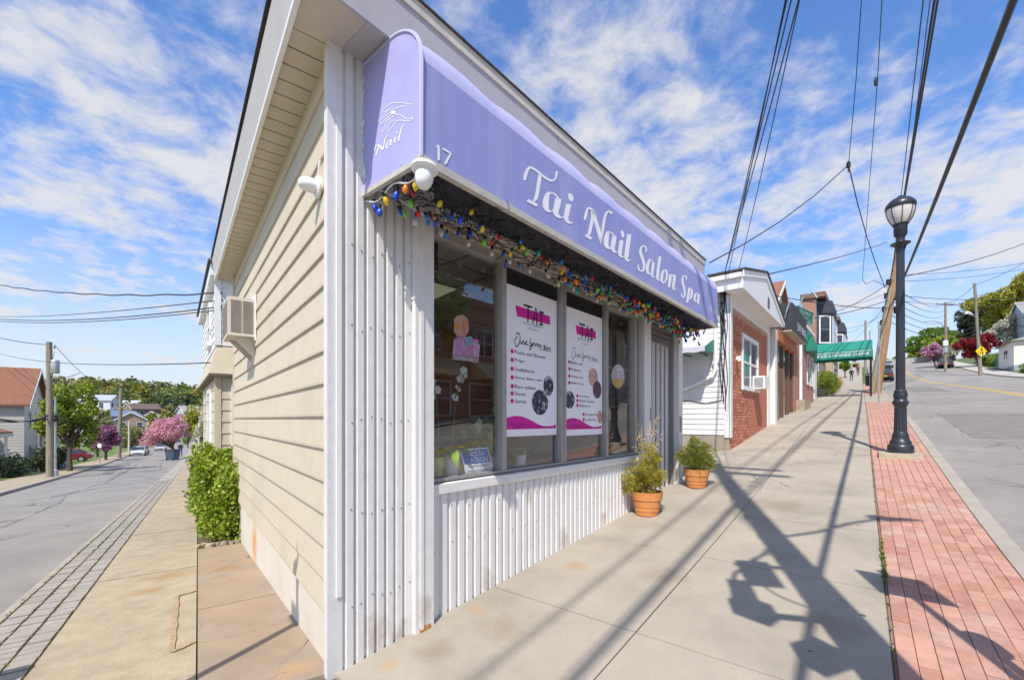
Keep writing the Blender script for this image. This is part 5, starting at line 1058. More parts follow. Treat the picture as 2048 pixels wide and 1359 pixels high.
# hedge and planter past the canopy
def hedge(name, label, fn, s0, s1, l0, l1, h, m, n, leaf, seed, par_loc=None, wob=.12):
    r = np.random.default_rng(seed); th = thing(name, label, 'hedge', fn((s0+s1)/2, (l0+l1)/2)); nz = 5
    ncl = max(6, int((s1-s0)/.45)); cs = []; rd = []
    for k in range(ncl*4):
        s = r.uniform(s0+.2, s1-.2); l = r.uniform(l0+.2, l1-.2); zc = r.uniform(.2, h-.25); cs.append(fn(s, l)+UZ*zc); rd.append(r.uniform(.22, .38)*min(1, h)*1.1)
    P = clumps(cs, rd, n, .5, r); ok = P[:, 2] > min(float(c[2]) for c in cs)-.45; P = P[ok]; V, F = leaves(P, leaf, .2, 1.25, r); fast('foliage', V, F, m, th)
    mb = MB()
    for k in range(14): s = r.uniform(s0+.2, s1-.2); b = fn(s, (l0+l1)/2+r.normal()*.1); mb.tube([b-UZ*.05, b+UZ*h*.4+r.normal(size=3)*.06, b+UZ*h*.75+r.normal(size=3)*.12], [.02, .014, .006], 5)
    mb.build('stem', bark, th); return th
hg1 = mat('hedge_yellow_green', (.22, .27, .025), .6, .4, 6, trans=.25, col2=(.09, .13, .02), c2scale=4, c2amt=.7)
hedge('hedge', 'clipped yellow green hedge under the green canopy', rg, 31.8, 37.5, .15, 1.35, 1.55, hg1, 9000, .075, 31)
hedge('hedge', 'low golden bush along the sidewalk behind the clipped hedge', rg, 47, 50, .3, 1.2, 1.0, mat('hedge_gold', (.36, .30, .03), .6, .4, 6, trans=.25), 1500, .1, 32)
pl_ = MB().box(FR, 30.9, 31.7, .1, .9, float(zR(31))-.1, float(zR(31))+.45).box(FR, 30.98, 31.62, .18, .82, float(zR(31))+.45, float(zR(31))+.47).build('planter_box', concL); tag(pl_, 'square concrete planter at the end of the clipped hedge', 'planter')
# ============================================================ POLES
def upole(name, label, base, top, r0, r1, m, loc=None):
    th = thing(name, label, 'utility pole', base); b, t = np.array(base), np.array(top)
    MB().tube([b-UZ*.1]+[b+(t-b)*u for u in (.02, .25, .5, .75, 1.)], [r0*1.02, r0, r0*.93+r1*.07, (r0+r1)/2, r1*.7+r0*.3, r1], 12).build('shaft', m, th, smooth=True); return th
def insul(th, p, r=.05, h=.16): MB().lathe(p, [(r*.5, 0), (r, h*.2), (r*.6, h*.4), (r, h*.6), (r*.5, h*.8), (r*.3, h)], 8).build('insulator', mat('porcelain', (.12, .10, .09), .3, .1), th, smooth=True)
def can(th, c, r, h, m=galv): MB().lathe(c, [(r*.92, 0), (r, .03), (r, h-.05), (r*.85, h), (r*.2, h+.03)], 14).build('transformer', m, th, smooth=True)
LP0 = gR_(1753, 786); LPt = LP0+np.array([1.75, .2, 10.4])
lean = upole('utility_pole', 'leaning brown wooden utility pole behind the street lamp', LP0, LPt, .22, .15, wood)
lv = lambda u: LP0+(LPt-LP0)*u
MB().tube([lv(.0)+np.array([-.30, 0, 0]), lv(.33)+np.array([-.27, -.05, 0]), lv(.62)+np.array([-.22, -.1, 0])], .13, 8).build('brace_pole', woodg, lean, smooth=True)
for u, r in ((.55, .22), (.62, .2), (.47, .16)): can(lean, lv(u)+np.array([.38, -.1, 0]), r*.8, r*2.6, black)
for u in (.42, .50, .58, .66): MB().box(Fr(lv(u)[:2], dR, nR, lv(u)[2]), -.3, .3, -.35, -.1, -.12, .12).build('cable_box', black, lean)
for u in (.72, .8, .93): insul(lean, lv(u)+np.array([-.2, -.05, 0]))
# pole beside the photographer: outside the picture, its shadow crosses the pavement
NP = np.array([1.55, .54, -1.6]); NPt = NP+np.array([.02, .03, 12.2])
near = upole('utility_pole', 'tall wooden utility pole with equipment at the kerb beside the lamp row', NP, NPt, .17, .12, wood)
Pl = np.array([-.956, .292, 0])     # away from the road
def npz(h): return NP+UZ*h
MB().box(Fr(npz(4.6)[:2]+Pl[:2]*.36, Pl[:2], [Pl[1], -Pl[0]], npz(4.55)[2]), -.14, .14, -.11, .11, 0, .5).build('transformer_box', galv, near); MB().box(Fr(npz(4.0)[:2]+Pl[:2]*.55, Pl[:2], [Pl[1], -Pl[0]], npz(4.0)[2]), -.08, .1, -.07, .07, 0, .45).build('junction_box', galv, near); MB().tube([npz(5.0), npz(5.05)+Pl*.52], .04, 6).build('bracket', galv, near)
MB().box(Fr(npz(3.55)[:2]+Pl[:2]*.55, [Pl[0]*.8+Pl[1]*.6, Pl[1]*.8-Pl[0]*.6], [-(Pl[1]*.8-Pl[0]*.6), Pl[0]*.8+Pl[1]*.6], 2.05), -.13, .13, -.08, .08, 0, .32).build('cabinet', galv, near); MB().tube([npz(3.7), npz(3.7)+Pl*.62], .045, 6).build('bracket', galv, near)
MB().box(Fr(npz(2.95)[:2]+Pl[:2]*.30, [Pl[0]*.8-Pl[1]*.6, Pl[1]*.8+Pl[0]*.6], [-(Pl[1]*.8+Pl[0]*.6), Pl[0]*.8-Pl[1]*.6], npz(2.9)[2]), -.12, .1, -.08, .08, 0, .3).build('junction_box', galv, near); MB().tube([npz(3.1), npz(3.1)+Pl*.34], .04, 6).build('bracket', galv, near)
MB().tube([npz(4.0)+Pl*.65, npz(4.4)+Pl*.62, npz(4.75)+Pl*.55, npz(5.5)+Pl*.2, npz(6.1)], .022, 5).build('conduit', wire_m, near)
MB().tube([npz(5.6-1.7*u)+Pl*(.06+.38*math.sin(math.pi*u)+.06*math.sin(9*u)) for u in np.linspace(0, 1, 22)], .012, 5).build('cable_loop', wire_m, near, smooth=True)
arm = [npz(6.2), npz(6.6)-Pl*.5, npz(7.0)-Pl*.9+DR3*.1, npz(7.2)-Pl*1.25+DR3*.2]; MB().tube(arm, .03, 6).build('lamp_arm', galv, near)
MB().lathe(arm[-1], [(.02, -.02), (.10, .02), (.12, .08), (.05, .14)], 10).build('lamp_head', galv, near); MB().tube([arm[-1], arm[-1]-Pl*.4], [.1, .03], 8).build('lamp_head', galv, near)
for h in (11.2, 11.9): MB().box(Fr(NP[:2], dR, nR, NP[2]+h), -.05, .05, -1.1, 1.1, -.05, .05).build('crossarm', wood, near)
sg = thing('street_sign', 'tall steel post with rectangular parking sign at the kerb', 'sign', (2.45, 1.30, -1.5))
MB().tube([(2.45, 1.30, -1.6), (2.45, 1.30, 2.2)], .03, 8).build('post', galv, sg); MB().box(Fr((2.45, 1.30), nR, dR), -.22, .22, .03, .035, 1.4, 2.05).build('panel', whitepl, sg)
pm_ = thing('parking_meter', 'grey parking meter on a post at the kerb', 'parking meter', (2.68, 1.85, -1.5))
MB().tube([(2.68, 1.85, -1.56), (2.68, 1.85, -.35)], .03, 8).build('post', galv, pm_); MB().lathe((2.68, 1.85, -.36), [(.03, 0), (.08, .05), (.085, .2), (.075, .3), (.03, .37)], 12).build('head', iron, pm_, smooth=True)
ss_ = thing('street_sign', 'steel post with street name blades on the corner', 'sign', (-2.4, 1.42, -1.57))
MB().tube([(-2.4, 1.42, -1.66), (-2.4, 1.42, 1.8)], .035, 8).build('post', galv, ss_)
for u, z in ((d1, 1.5), (d2, 1.3)): MB().box(Fr((-2.4, 1.42), u, (-u[1], u[0])), -.06, .22, -.004, .004, z, z+.16).build('blade', mat('street_sign_green', (.01, .14, .06), .5), ss_)
hy = thing('fire_hydrant', 'dark fire hydrant on the mossy brick verge', 'hydrant', (-3.42, 2.42, -1.66))
MB().lathe((-3.42, 2.42, -1.70), [(.14, 0), (.14, .06), (.09, .08), (.09, .5), (.12, .53), (.12, .58), (.10, .62), (.06, .72), (.02, .76)], 14).build('barrel', iron, hy, smooth=True)
MB().lathe((-3.42, 2.42, -1.3), [(.05, -.17), (.06, -.14), (.06, .14), (.05, .17)], 10, (DL3*0+UZ, DL3, NL3)).build('nozzle', iron, hy)
# slim posts up the hill
def post(name, label, cat, s, l, h, r=.03, m=galv): p = rg(s, l); return tag(MB().tube([p-UZ*.05, p+UZ*h], r, 7).lathe(p, [(r*2.2, 0), (r*2.2, .02), (r*1.1, .05)], 8).lathe(p+UZ*h, [(r*1.2, -.02), (r*1.2, .02), (r*.4, .03)], 8).build(name, m, loc=p), label, cat)
post('sign_post', 'thin bare steel post on the red pavers before the leaning pole', 'post', 21.9, 3.18, 3.4)
post('sign_post', 'thin curved steel post beside the canopy leg', 'post', 38.6, 3.1, 4.2)
MB_t = thing('litter_bin', 'black litter bin at the kerb behind the leaning pole', 'bin', rg(52, 3.3)); MB().lathe(rg(52, 3.3), [(.3, 0), (.36, .05), (.4, .95), (.42, 1.0), (.3, 1.15), (.1, 1.2)], 14).build('drum', black, MB_t, smooth=True); MB().lathe(rg(52, 3.3), [(.43, .96), (.45, .98), (.45, 1.02), (.4, 1.03)], 14).build('rim', galv, MB_t)
# poles across the road
def at_R(px, py): return gR_(px, py)
def far_pole(px, py, ytop, label, dxtop=-8, sign=None):
    b = at_R(px, py); Y = b[1]; t = at(px+dxtop, ytop, Y); th = upole('utility_pole', label, b, t, .20, .14, woodg); return th, b, t
p1, b1_, t1_ = far_pole(1961, 748, 566, 'tall weathered pole carrying a yellow diamond sign', -12)
dv_ = lambda u: b1_+(t1_-b1_)*u
MB().prism(*[[dv_(.25)+np.array([-.0+a*1.0, -.25-k, c*1.0]) for a, c in ((0, -.75), (.75, 0), (0, .75), (-.75, 0))] for k in (0, .03)]).build('warning_sign', mat('sign_yellow', (.80, .50, .01), .5, .03), p1)
mb = MB()
for dx, dz in ((-.15, -.2), (.15, -.2)): mb.add([dv_(.25)+np.array([dx+.1*math.cos(a), -.29, dz+.1*math.sin(a)]) for a in np.linspace(0, 5.6, 9)], [tuple(range(9))])
mb.add([dv_(.25)+np.array([x, -.29, z]) for x, z in ((-.1, .1), (.1, .1), (.1, .35), (-.1, .25))], [(0, 1, 2, 3)]); mb.build('pictogram', ink, p1)
MB().tube([dv_(.62), dv_(.62)+np.array([-.9, -.2, .4])], .05, 6).build('lamp_arm', galv, p1); MB().tube([dv_(.62)+np.array([-.8, -.2, .38]), dv_(.62)+np.array([-1.6, -.3, .62])], [.10, .2], 8).build('lamp_head', whitepl, p1)
p2_, b2_, t2_ = far_pole(1891, 741, 604, 'weathered pole with crossarm and long curved lamp arm', 0)
e2 = lambda u: b2_+(t2_-b2_)*u
MB().box(Fr(e2(.97)[:2], (1, 0), (0, 1), e2(.97)[2]), -1.5, 1.5, -.08, .08, -.08, .08).build('crossarm', woodg, p2_)
for x in (-1.4, 0, 1.4): insul(p2_, e2(.98)+np.array([x, 0, .05]))
MB().tube([e2(.62), e2(.67)+np.array([-.8, 0, .3]), e2(.68)+np.array([-2., 0, .5]), e2(.68)+np.array([-3.3, 0, .4])], .06, 6).build('lamp_arm', galv, p2_)
for u, m_ in ((.36, whitepl), (.26, galv)): MB().lathe(e2(u), [(.3, 0), (.32, .05), (.32, .8), (.28, .85)], 10).build('collar', m_, p2_)
p3_, b3_, t3_ = far_pole(1731, 745, 640, 'dark distant pole standing behind the green canopy', 0)

# ============================================================ PEOPLE UP THE HILL
def person(base, hgt, label, top_c, leg_c, seed, face):
    r = np.random.default_rng(seed); th = thing('person', label, 'person', base); k = hgt/1.7; b = np.array(base); f = np.array([*face, 0]); s_ = np.array([face[1], -face[0], 0])
    J = {'pel': (0, 0, .95), 'che': (0, 0, 1.28), 'nec': (0, .0, 1.46), 'hea': (0, .02, 1.60), 'hip1': (.09, 0, .9), 'kn1': (.10, .10, .5), 'an1': (.10, -.02, .08), 'to1': (.10, .14, .03), 'hip2': (-.09, 0, .9), 'kn2': (-.10, -.02, .5), 'an2': (-.10, -.16, .10), 'to2': (-.10, -.02, .03), 'sh1': (.18, 0, 1.40), 'el1': (.23, -.04, 1.12), 'ha1': (.22, .06, .86), 'sh2': (-.18, 0, 1.40), 'el2': (-.23, .0, 1.12), 'ha2': (-.22, .10, .88)}
    Rr = {'pel': .14, 'che': .16, 'nec': .06, 'hea': .10, 'hip1': .10, 'kn1': .07, 'an1': .05, 'to1': .04, 'hip2': .10, 'kn2': .07, 'an2': .05, 'to2': .04, 'sh1': .07, 'el1': .05, 'ha1': .04, 'sh2': .07, 'el2': .05, 'ha2': .04}
    E = [('pel', 'che'), ('che', 'nec'), ('nec', 'hea'), ('pel', 'hip1'), ('hip1', 'kn1'), ('kn1', 'an1'), ('an1', 'to1'), ('pel', 'hip2'), ('hip2', 'kn2'), ('kn2', 'an2'), ('an2', 'to2'), ('che', 'sh1'), ('sh1', 'el1'), ('el1', 'ha1'), ('che', 'sh2'), ('sh2', 'el2'), ('el2', 'ha2')]
    nm = list(J); me = bpy.data.meshes.new('body'); me.from_pydata([tuple((s_*J[n][0]+f*J[n][1]+UZ*J[n][2])*k) for n in nm], [(nm.index(a), nm.index(c)) for a, c in E], [])
    o = bpy.data.objects.new('body', me); COL.objects.link(o); md = o.modifiers.new('skin', 'SKIN'); o.modifiers.new('sub', 'SUBSURF').levels = 1
    for i, n in enumerate(nm): me.skin_vertices[0].data[i].radius = (Rr[n]*k, Rr[n]*k*.85)
    me.skin_vertices[0].data[0].use_root = True
    me2 = bpy.data.meshes.new_from_object(o.evaluated_get(bpy.context.evaluated_depsgraph_get())); bpy.data.objects.remove(o)
    for p in me2.polygons: p.use_smooth = True
    me2.materials.clear(); sk = mat('skin', (.42, .25, .17), .6, .1)
    for m_ in (mat('cloth_%d' % seed, top_c, .8, .1), mat('trousers_%d' % seed, leg_c, .8, .1), sk, mat('hair', (.03, .02, .015), .7)): me2.materials.append(m_)
    for p in me2.polygons:
        z = p.center.z/k; p.material_index = 1 if z < .95 else (2 if z > 1.45 else 0)
        if z > 1.6: p.material_index = 3
        if z < .93 and abs(np.dot(np.array(p.center)[:2], s_[:2]))/k > .17: p.material_index = 2
    link('body', me2, th, (0, 0, 0), b); return th
person(rg(77, 1.55), 1.75, 'person in dark clothes walking up the sidewalk past the hedge', (.02, .02, .03), (.03, .03, .05), 41, dR)
person(rg(92, 2.2), 1.75, 'person in a maroon top on the sidewalk far up the hill', (.16, .02, .03), (.05, .04, .05), 42, dR)
person(rg(101, 1.1), 1.7, 'person in pale clothes far up the sidewalk', (.6, .55, .5), (.2, .2, .25), 43, -dR)

# ============================================================ CARS
def make_car(label, loc, dirv, col, kind='sedan', group=None):
    u = np.array(dirv, float); fr = Fr(loc[:2], u, (-u[1], u[0]), loc[2]); th = thing('parked_car', label, 'car', loc, group)
    pm = mat('car_paint_%02d%02d%02d' % tuple(int(c*99) for c in col), col, .25, .03, 3, coat=.8, metal=.2); H_ = 1.42 if kind == 'sedan' else 1.68
    st = [(-2.25, .80, .45, .70), (-2.1, .86, .32, .86), (-1.5, .9, .25, .93), (0, .91, .22, .93), (1.0, .9, .22, .93), (1.7, .87, .25, .84), (2.1, .82, .30, .72), (2.25, .74, .42, .60)]
    mb = MB(); mb.grid([[fr(x, -w_*.93, z0), fr(x, -w_, (z0+z1)/2), fr(x, -w_*.95, z1), fr(x, 0, z1+.03), fr(x, w_*.95, z1), fr(x, w_, (z0+z1)/2), fr(x, w_*.93, z0), fr(x, 0, z0-.02), fr(x, -w_*.93, z0)] for x, w_, z0, z1 in st])
    for x, w_, z0, z1 in (st[0], st[-1]): mb.poly(*[fr(x, a*w_, c) for a, c in ((-.93, z0), (.93, z0), (1, (z0+z1)/2), (.95, z1), (-.95, z1), (-1, (z0+z1)/2))])
    mb.build('body', pm, th, smooth=True)
    xr = (-1.75, -.95, .25, 1.15) if kind == 'sedan' else (-2.05, -1.75, .25, 1.15)
    B = [(xr[0], .80), (xr[3], .80)]; mb = MB()
    lo = [fr(xr[0], -.82, .91), fr(xr[3], -.82, .91), fr(xr[3], .82, .91), fr(xr[0], .82, .91)]; hi = [fr(xr[1], -.62, H_-.03), fr(xr[2], -.62, H_-.03), fr(xr[2], .62, H_-.03), fr(xr[1], .62, H_-.03)]
    mb.hexa(lo+hi); mb.build('windows', glass_d, th)
    mb = MB(); mb.hexa([fr(xr[1]-.08, -.66, H_-.06), fr(xr[2]+.1, -.66, H_-.06), fr(xr[2]+.1, .66, H_-.06), fr(xr[1]-.08, .66, H_-.06), fr(xr[1], -.58, H_), fr(xr[2], -.58, H_), fr(xr[2], .58, H_), fr(xr[1], .58, H_)]); rf = mb.build('roof', pm, th)
    for sy in (-1, 1):
        for xa, xb in ((xr[0], xr[1]), (xr[3], xr[2]), (-.35, -.35)): MB().tube([fr(xa, sy*.825, .91), fr(xb, sy*.635, H_-.04)], .035, 5).build('pillar', pm, rf)
    for x in (-1.38, 1.38):
        for y in (-.82, .82):
            w_ = MB().lathe(fr(x, y, .32), [(.20, -.11), (.31, -.10), (.33, -.06), (.33, .06), (.31, .10), (.20, .11)], 16, (fr.u, UZ, fr.v)).build('wheel', black, th, smooth=True)
            MB().lathe(fr(x, y, .32), [(.05, -.115), (.19, -.112), (.20, -.10), (.20, .10), (.19, .112), (.05, .115)], 12, (fr.u, UZ, fr.v)).build('rim', galv, w_)
    for y in (-.58, .58):
        MB().box(fr, 2.16, 2.235, y-.17, y+.17, .56, .68).build('headlight', mat('headlamp', (.75, .76, .78), .1), th); MB().box(fr, -2.26, -2.17, y-.2, y+.2, .62, .76).build('tail_light', mat('taillamp', (.4, .01, .01), .2), th)
    MB().box(fr, 2.2, 2.262, -.45, .45, .40, .52).build('grille', black, th); MB().box(fr, -2.275, -2.24, -.26, .26, .50, .62).build('number_plate', mat('plate_yellow', (.75, .45, .02), .5), th); return th
rd = lambda s, l: rg(s, l, -.128)
make_car('silver car coming down the hill road in the far lane', rd(112, 6.6), -dR, (.30, .34, .40))
make_car('dark parked van beside the pink blossom tree up the hill', rd(103, 13.7), dR, (.03, .035, .045), 'suv')
make_car('dark parked car at the near kerb behind the leaning pole', rd(72, 4.9), dR, (.02, .02, .025), 'suv')
ld = lambda s, l: lg(s, l, -.108)
make_car('white car parked at the kerb of the side street', ld(84, farL(84)-1.15), -dL, (.62, .64, .66))
make_car('dark blue car parked behind the white car', ld(93, farL(93)-1.1), -dL, (.06, .07, .11))
make_car('pale van far down the side street', ld(118, 7.2), -dL, (.55, .58, .60), 'suv')
make_car('dark car with pale roof standing in the driveway by the lawn', lg(58, 13.2, -.02), nL, (.05, .055, .07))
make_car('small red car beside the dark car in the driveway', lg(64, 12.4, -.02), nL, (.25, .02, .05))
make_car('black car parked at the far kerb opposite the salon', rd(27, 14.1), -dR, (.015, .015, .018))

# ============================================================ TREES
def tree(name, label, base, top_z, cr, m, n, leaf, seed, trunk=.12, low=.32, flat=1.0, lean_=(0, 0), barkm=None, cat='tree', shell=.45, crown_c=None, nc=14):
    r = np.random.default_rng(seed); b = np.array(base, float); h = top_z-b[2]; th = thing(name, label, cat, b)
    zc = b[2]+h*(low+(1-low)/2); ch = h*(1-low)/2; cc = np.array([b[0]+lean_[0], b[1]+lean_[1], zc]); cs = []; rd_ = []
    for k in range(nc*2):
        d = r.normal(size=3); d /= np.linalg.norm(d); q = r.uniform(.25, .92); cs.append(cc+d*np.array([cr, cr, ch])*q); rd_.append(np.array([cr, cr, ch*flat])*r.uniform(.16, .36))
    P = clumps(cs, np.array(rd_), n, shell, r); V, F = leaves(P, leaf, .1, 1.3, r); fast('crown', V, F, m, th)
    mb = MB(); fork = b+np.array([lean_[0]*.35, lean_[1]*.35, h*low*.95]); mb.tube([b-UZ*.15, b+(fork-b)*.5+r.normal(size=3)*trunk*.3, fork], [trunk*1.25, trunk, trunk*.85], 9)
    for c in cs[:18]: mb.tube([fork-UZ*trunk, fork+(c-fork)*.5+UZ*h*.03, c], [trunk*.6, trunk*.35, trunk*.1], 5)
    mb.build('trunk', barkm or bark, th, smooth=True); return th
G = lambda n, c, c2=None, s=2.: mat('leaf_'+n, c, .6, .40, 5, trans=.3, col2=c2, c2scale=s, c2amt=.75)
lm_lime = G('lime', (.27, .34, .03), (.11, .18, .02), .7); lm_mid = G('mid', (.17, .29, .03), (.08, .15, .02), .5); lm_yel = G('yellow', (.42, .40, .05), (.20, .24, .03), .35)
lm_dark = G('dark', (.035, .06, .03), (.02, .035, .02)); lm_red = G('red', (.28, .012, .02), (.09, .008, .012), .7); lm_pink = G('pink', (.72, .40, .46), (.50, .18, .25), 1.6)
lm_mauve = G('mauve', (.42, .16, .30), (.14, .04, .10), .9); lm_white = G('white', (.62, .60, .48), (.25, .28, .10), .8); lm_lil = G('lilac', (.55, .28, .42), (.30, .13, .22), .8); lm_pale = G('pale', (.33, .33, .14), (.16, .18, .06), .8)
BK = [(17.6, -.03), (19, .15), (22, .5), (30, 1.6), (45, 4.5), (200, 8)]
def bankz(p):
    q = np.array(p[:2])-C; s, l = float(np.dot(q, dR)), float(np.dot(q, nR)); return float(zR(s))+float(np.interp(l, [a for a, _ in BK], [b for _, b in BK]))
def rtree(px, ytop, ybase_w, Y, m, label, n, leaf, seed, nm='tree', **k):
    p = at(px, 700, Y); z = bankz(p); t = at(px, ytop, Y)[2]; cr = ybase_w/2*Y/FPX/1.25; return tree(nm, label, (p[0], p[1], z-.1), t, cr, m, n, leaf, seed, **k)
rtree(1957, 664, 82, 70, lm_red, 'dark red maple tree behind the pole with the yellow sign', 7000, .30, 51, 'maple_tree', low=.2, trunk=.16)
rtree(1868, 684, 58, 78, lm_lil, 'pale pink blossom tree beside the pole with the crossarm', 4000, .28, 52, 'cherry_tree', low=.25)
rtree(1905, 690, 30, 74, lm_white, 'small pale pink and white blossom tree between the two poles', 1800, .26, 53, 'cherry_tree', low=.25)
rtree(2013, 628, 72, 82, lm_white, 'white flowering dogwood tree behind the white bungalow', 6500, .30, 54, 'dogwood_tree', low=.2)
rtree(2015, 545, 150, 98, lm_yel, 'tall yellow green tree rising behind the white dogwood', 11000, .5, 55, 'tall_tree', low=.25, trunk=.3)
rtree(1975, 588, 80, 112, lm_yel, 'yellow green tree between the dark pine and the tall tree', 6000, .55, 56, 'tall_tree', low=.25, trunk=.3)
rtree(1942, 596, 60, 108, lm_dark, 'dark pine tree behind the red maple', 5000, .42, 57, 'pine_tree', low=.2, trunk=.25)
rtree(1860, 648, 110, 120, lm_mid, 'broad bright green tree behind the crossarm pole', 8000, .5, 58, 'broad_tree', low=.2, trunk=.3)
rtree(1905, 655, 70, 116, lm_lime, 'lime green tree in front of the dark pine', 5000, .5, 59, 'broad_tree', low=.15, trunk=.25)
rtree(1838, 690, 46, 130, lm_yel, 'small olive tree at the bend of the hill road', 2500, .5, 60, 'olive_tree', low=.2)
rtree(1880, 672, 90, 105, lm_lime, 'rounded lime green tree above the pink blossom', 5000, .5, 61, 'broad_tree', low=.15, trunk=.25)
for i, (px, Y, ytop, w_) in enumerate(((1705, 100, 728, 26), (1690, 70, 715, 22))):
    p = at(px, 740, Y); z = float(zR(np.dot(p[:2]-C, dR))); tree('street_tree', ['small round green tree over the sidewalk far up the hill', 'small green tree standing by the yellow brick row house'][i], (p[0], p[1], z-.05), at(px, ytop, Y)[2], w_/2*Y/FPX, lm_lime if i == 0 else lm_mid, 1500, .35, 70+i, trunk=.09, low=.35)
tree('street_tree', 'yellow green tree top showing over the green canopy', (*FF(66, -3)[:2], float(zR(66))-.1), at(1693, 672, 52)[2]+1.2, 1.6, lm_lime, 1500, .4, 75, trunk=.1, low=.5)
# bushes and teal fence on the bank
mb = thing('fence', 'teal board fence on the grassy bank under the red maple', 'fence', rg(102, 18.2)); tf = mat('teal_paint', (.03, .22, .22), .6, .1)
for k in range(40):
    s = 95+k*.42; MB().box(Fr(rg(s, 18.6)[:2], dR, nR, float(zR(s))), .0, .40, 0, .03, -.1, 1.45+.02*(k % 3)).build('board', tf, mb)
for z in (.4, 1.1): MB().tube([rg(s, 18.66, z) for s in np.arange(95, 112.2, 2)], .04, 4).build('rail', tf, mb)
hedge('bush', 'clipped yellow green bush beside the white bungalow', rg, 74, 80, 17.7, 19.2, 1.2, hg1, 2600, .16, 80)
hedge('bush', 'low green bushes on the bank behind the crossarm pole', rg, 96, 104, 18, 20, 1.6, lm_lime, 2500, .22, 81)
# white bungalow and grey house at the right
wb = thing('bungalow', 'white bungalow with grey roof standing on the bank at the kerb', 'house', rg(88, 20))
WBF = Fr(C, dR, nR); zb_ = float(zR(86))-.4
MB().box(WBF, 84, 92, 18.2, 26, zb_-1.2, zb_+.9).build('foundation', mat('grey_foundation', (.30, .32, .36), .8, .1), wb)
lap(Fr(FR(84, 18.2)[:2], nR, -dR), 0, 7.8, .0, zb_+.9, zb_+4.1, .2).build('siding', hw, wb); lap(Fr(FR(92, 18.2)[:2], -dR, -nR), 0, 8, .0, zb_+.9, zb_+4.1, .2).build('siding', hw, wb)
MB().box(WBF, 84.03, 92, 18.23, 26, zb_+.9, zb_+4.1).build('wall', hw, wb)
P0 = [FR(83.5, 17.7, zb_+4.1), FR(92.5, 17.7, zb_+4.1), FR(92.5, 26.5, zb_+4.1), FR(83.5, 26.5, zb_+4.1)]; apx = [FR(87, 22, zb_+5.5), FR(89, 22, zb_+5.5)]
groof = mat('grey_shingle', (.26, .245, .23), .9, .15, 6)
MB().add(P0+apx, [(0, 1, 5, 4), (1, 2, 5), (2, 3, 4, 5), (3, 0, 4), (3, 2, 1, 0)]).build('roof', groof, wb)
window(wb, Fr(FR(92, 18.2)[:2], -dR, -nR), 3, 5.2, .02, zb_+2, zb_+3.4, mull=1, fw=.12); window(wb, Fr(FR(84, 18.2)[:2], nR, -dR), 1.2, 2.6, .02, zb_+2.0, zb_+3.5, fw=.12); window(wb, Fr(FR(84, 18.2)[:2], nR, -dR), 4.2, 5.6, .02, zb_+2.0, zb_+3.5, fw=.12)
p = at(2052, 700, 74); GH = Fr(p[:2], dR, nR, 0); gz_ = bankz(p)
gable_house('grey_house', 'tall grey sided house above the white bungalow', GH, 3, 13, .5, 9, gz_-.3, gz_+7.8, gz_+10.5, mat('blue_grey_siding', (.33, .37, .44), .6, .05, 5), groof, [('a-', 3, 2.0, 3.2, gz_+4.8, gz_+6.4), ('a-', 3, 5.0, 6.2, gz_+4.8, gz_+6.4)], ridge='b')
# retaining wall at the far bend
rw = MB().box(FR, 118, 150, 1, 14, 8, 8.1)
rwl = thing('retaining_wall', 'long pale concrete wall at the crest of the hill road', 'wall', rg(150, 4)); pz = float(zR(148))
for k in range(12): MB().box(FR, 150, 150.5, -6+k*2.2, -6+k*2.2+2.18, pz-1.5, pz+1.5).build('wall_panel', fk, rwl)
hedge('bush', 'green brush growing on top of the pale wall at the crest', rg, 151, 156, -8, 20, 2.6, lm_pale, 2500, .4, 82)
# ============================================================ LEFT: BAY HOUSE, HEDGE, STREET
BH = thing('bay_house', 'cream and white sided house with projecting bay next to the corner shop', 'house', FL(10, -1, -2))
b0, b1x = 7.75, 13.0
ZB = Fr(FL(b0, 0)[:2], -n2, -d2)      # near face, a runs inwards from the bay front, b faces the camera
BO = .13
def bay_pts(o, e=0.): return [FL(b0-e, -2.2, 0), FL(b0-e, o-.0, 0), FL(b1x, o, 0), FL(b1x, -2.2, 0)]
MB().box(FL, b0, b1x, -3.5, BO-.02, -2.6, .92).build('lower_wall', cream, BH); MB().box(FL, b0, b1x, -3.5, BO-.02, 1.5, 2.85).build('upper_wall', vsid, BH)
fl0, fl1 = [FL(b0-.14, BO+.12, .92), FL(b1x, BO+.12, .92), FL(b1x, -3.5, .92), FL(b0-.14, -3.5, .92)], [FL(b0, BO-.02, 1.5), FL(b1x, BO-.02, 1.5), FL(b1x, -3.5, 1.5), FL(b0, -3.5, 1.5)]
MB().hexa(fl0+fl1).build('flared_skirt', cream, BH)
MB().hexa([p-UZ*.05 for p in fl0]+fl0).build('skirt_moulding', mat('moulding_brown', (.16, .12, .09), .8), BH)
NF = Fr(FL(b0, BO)[:2], -n2, -d2); SF = Fr(FL(b0, BO)[:2], d2, n2)
for k in range(14): MB().extr(NF, [(-.0, -2.4+k*.235), (.020, -2.4+k*.235), (.004, -2.165+k*.235), (0, -2.165+k*.235)], .08, 3.4).build('siding_board', cream, BH)
lap(SF, .08, 5.2, -.02, -2.4, .87, .235).build('siding', cream, BH); lap(NF, .08, 3.4, .0, 1.5, 2.85, .16).build('siding', vsid, BH); lap(SF, .08, 5.2, -.02, 1.5, 2.85, .16).build('siding', vsid, BH)
MB().box(NF, -.02, .09, -.08, .028, -2.5, .87).build('corner_trim', cream, BH); MB().box(NF, -.02, .09, -.08, .028, 1.5, 2.85).build('corner_trim', whitepl, BH)
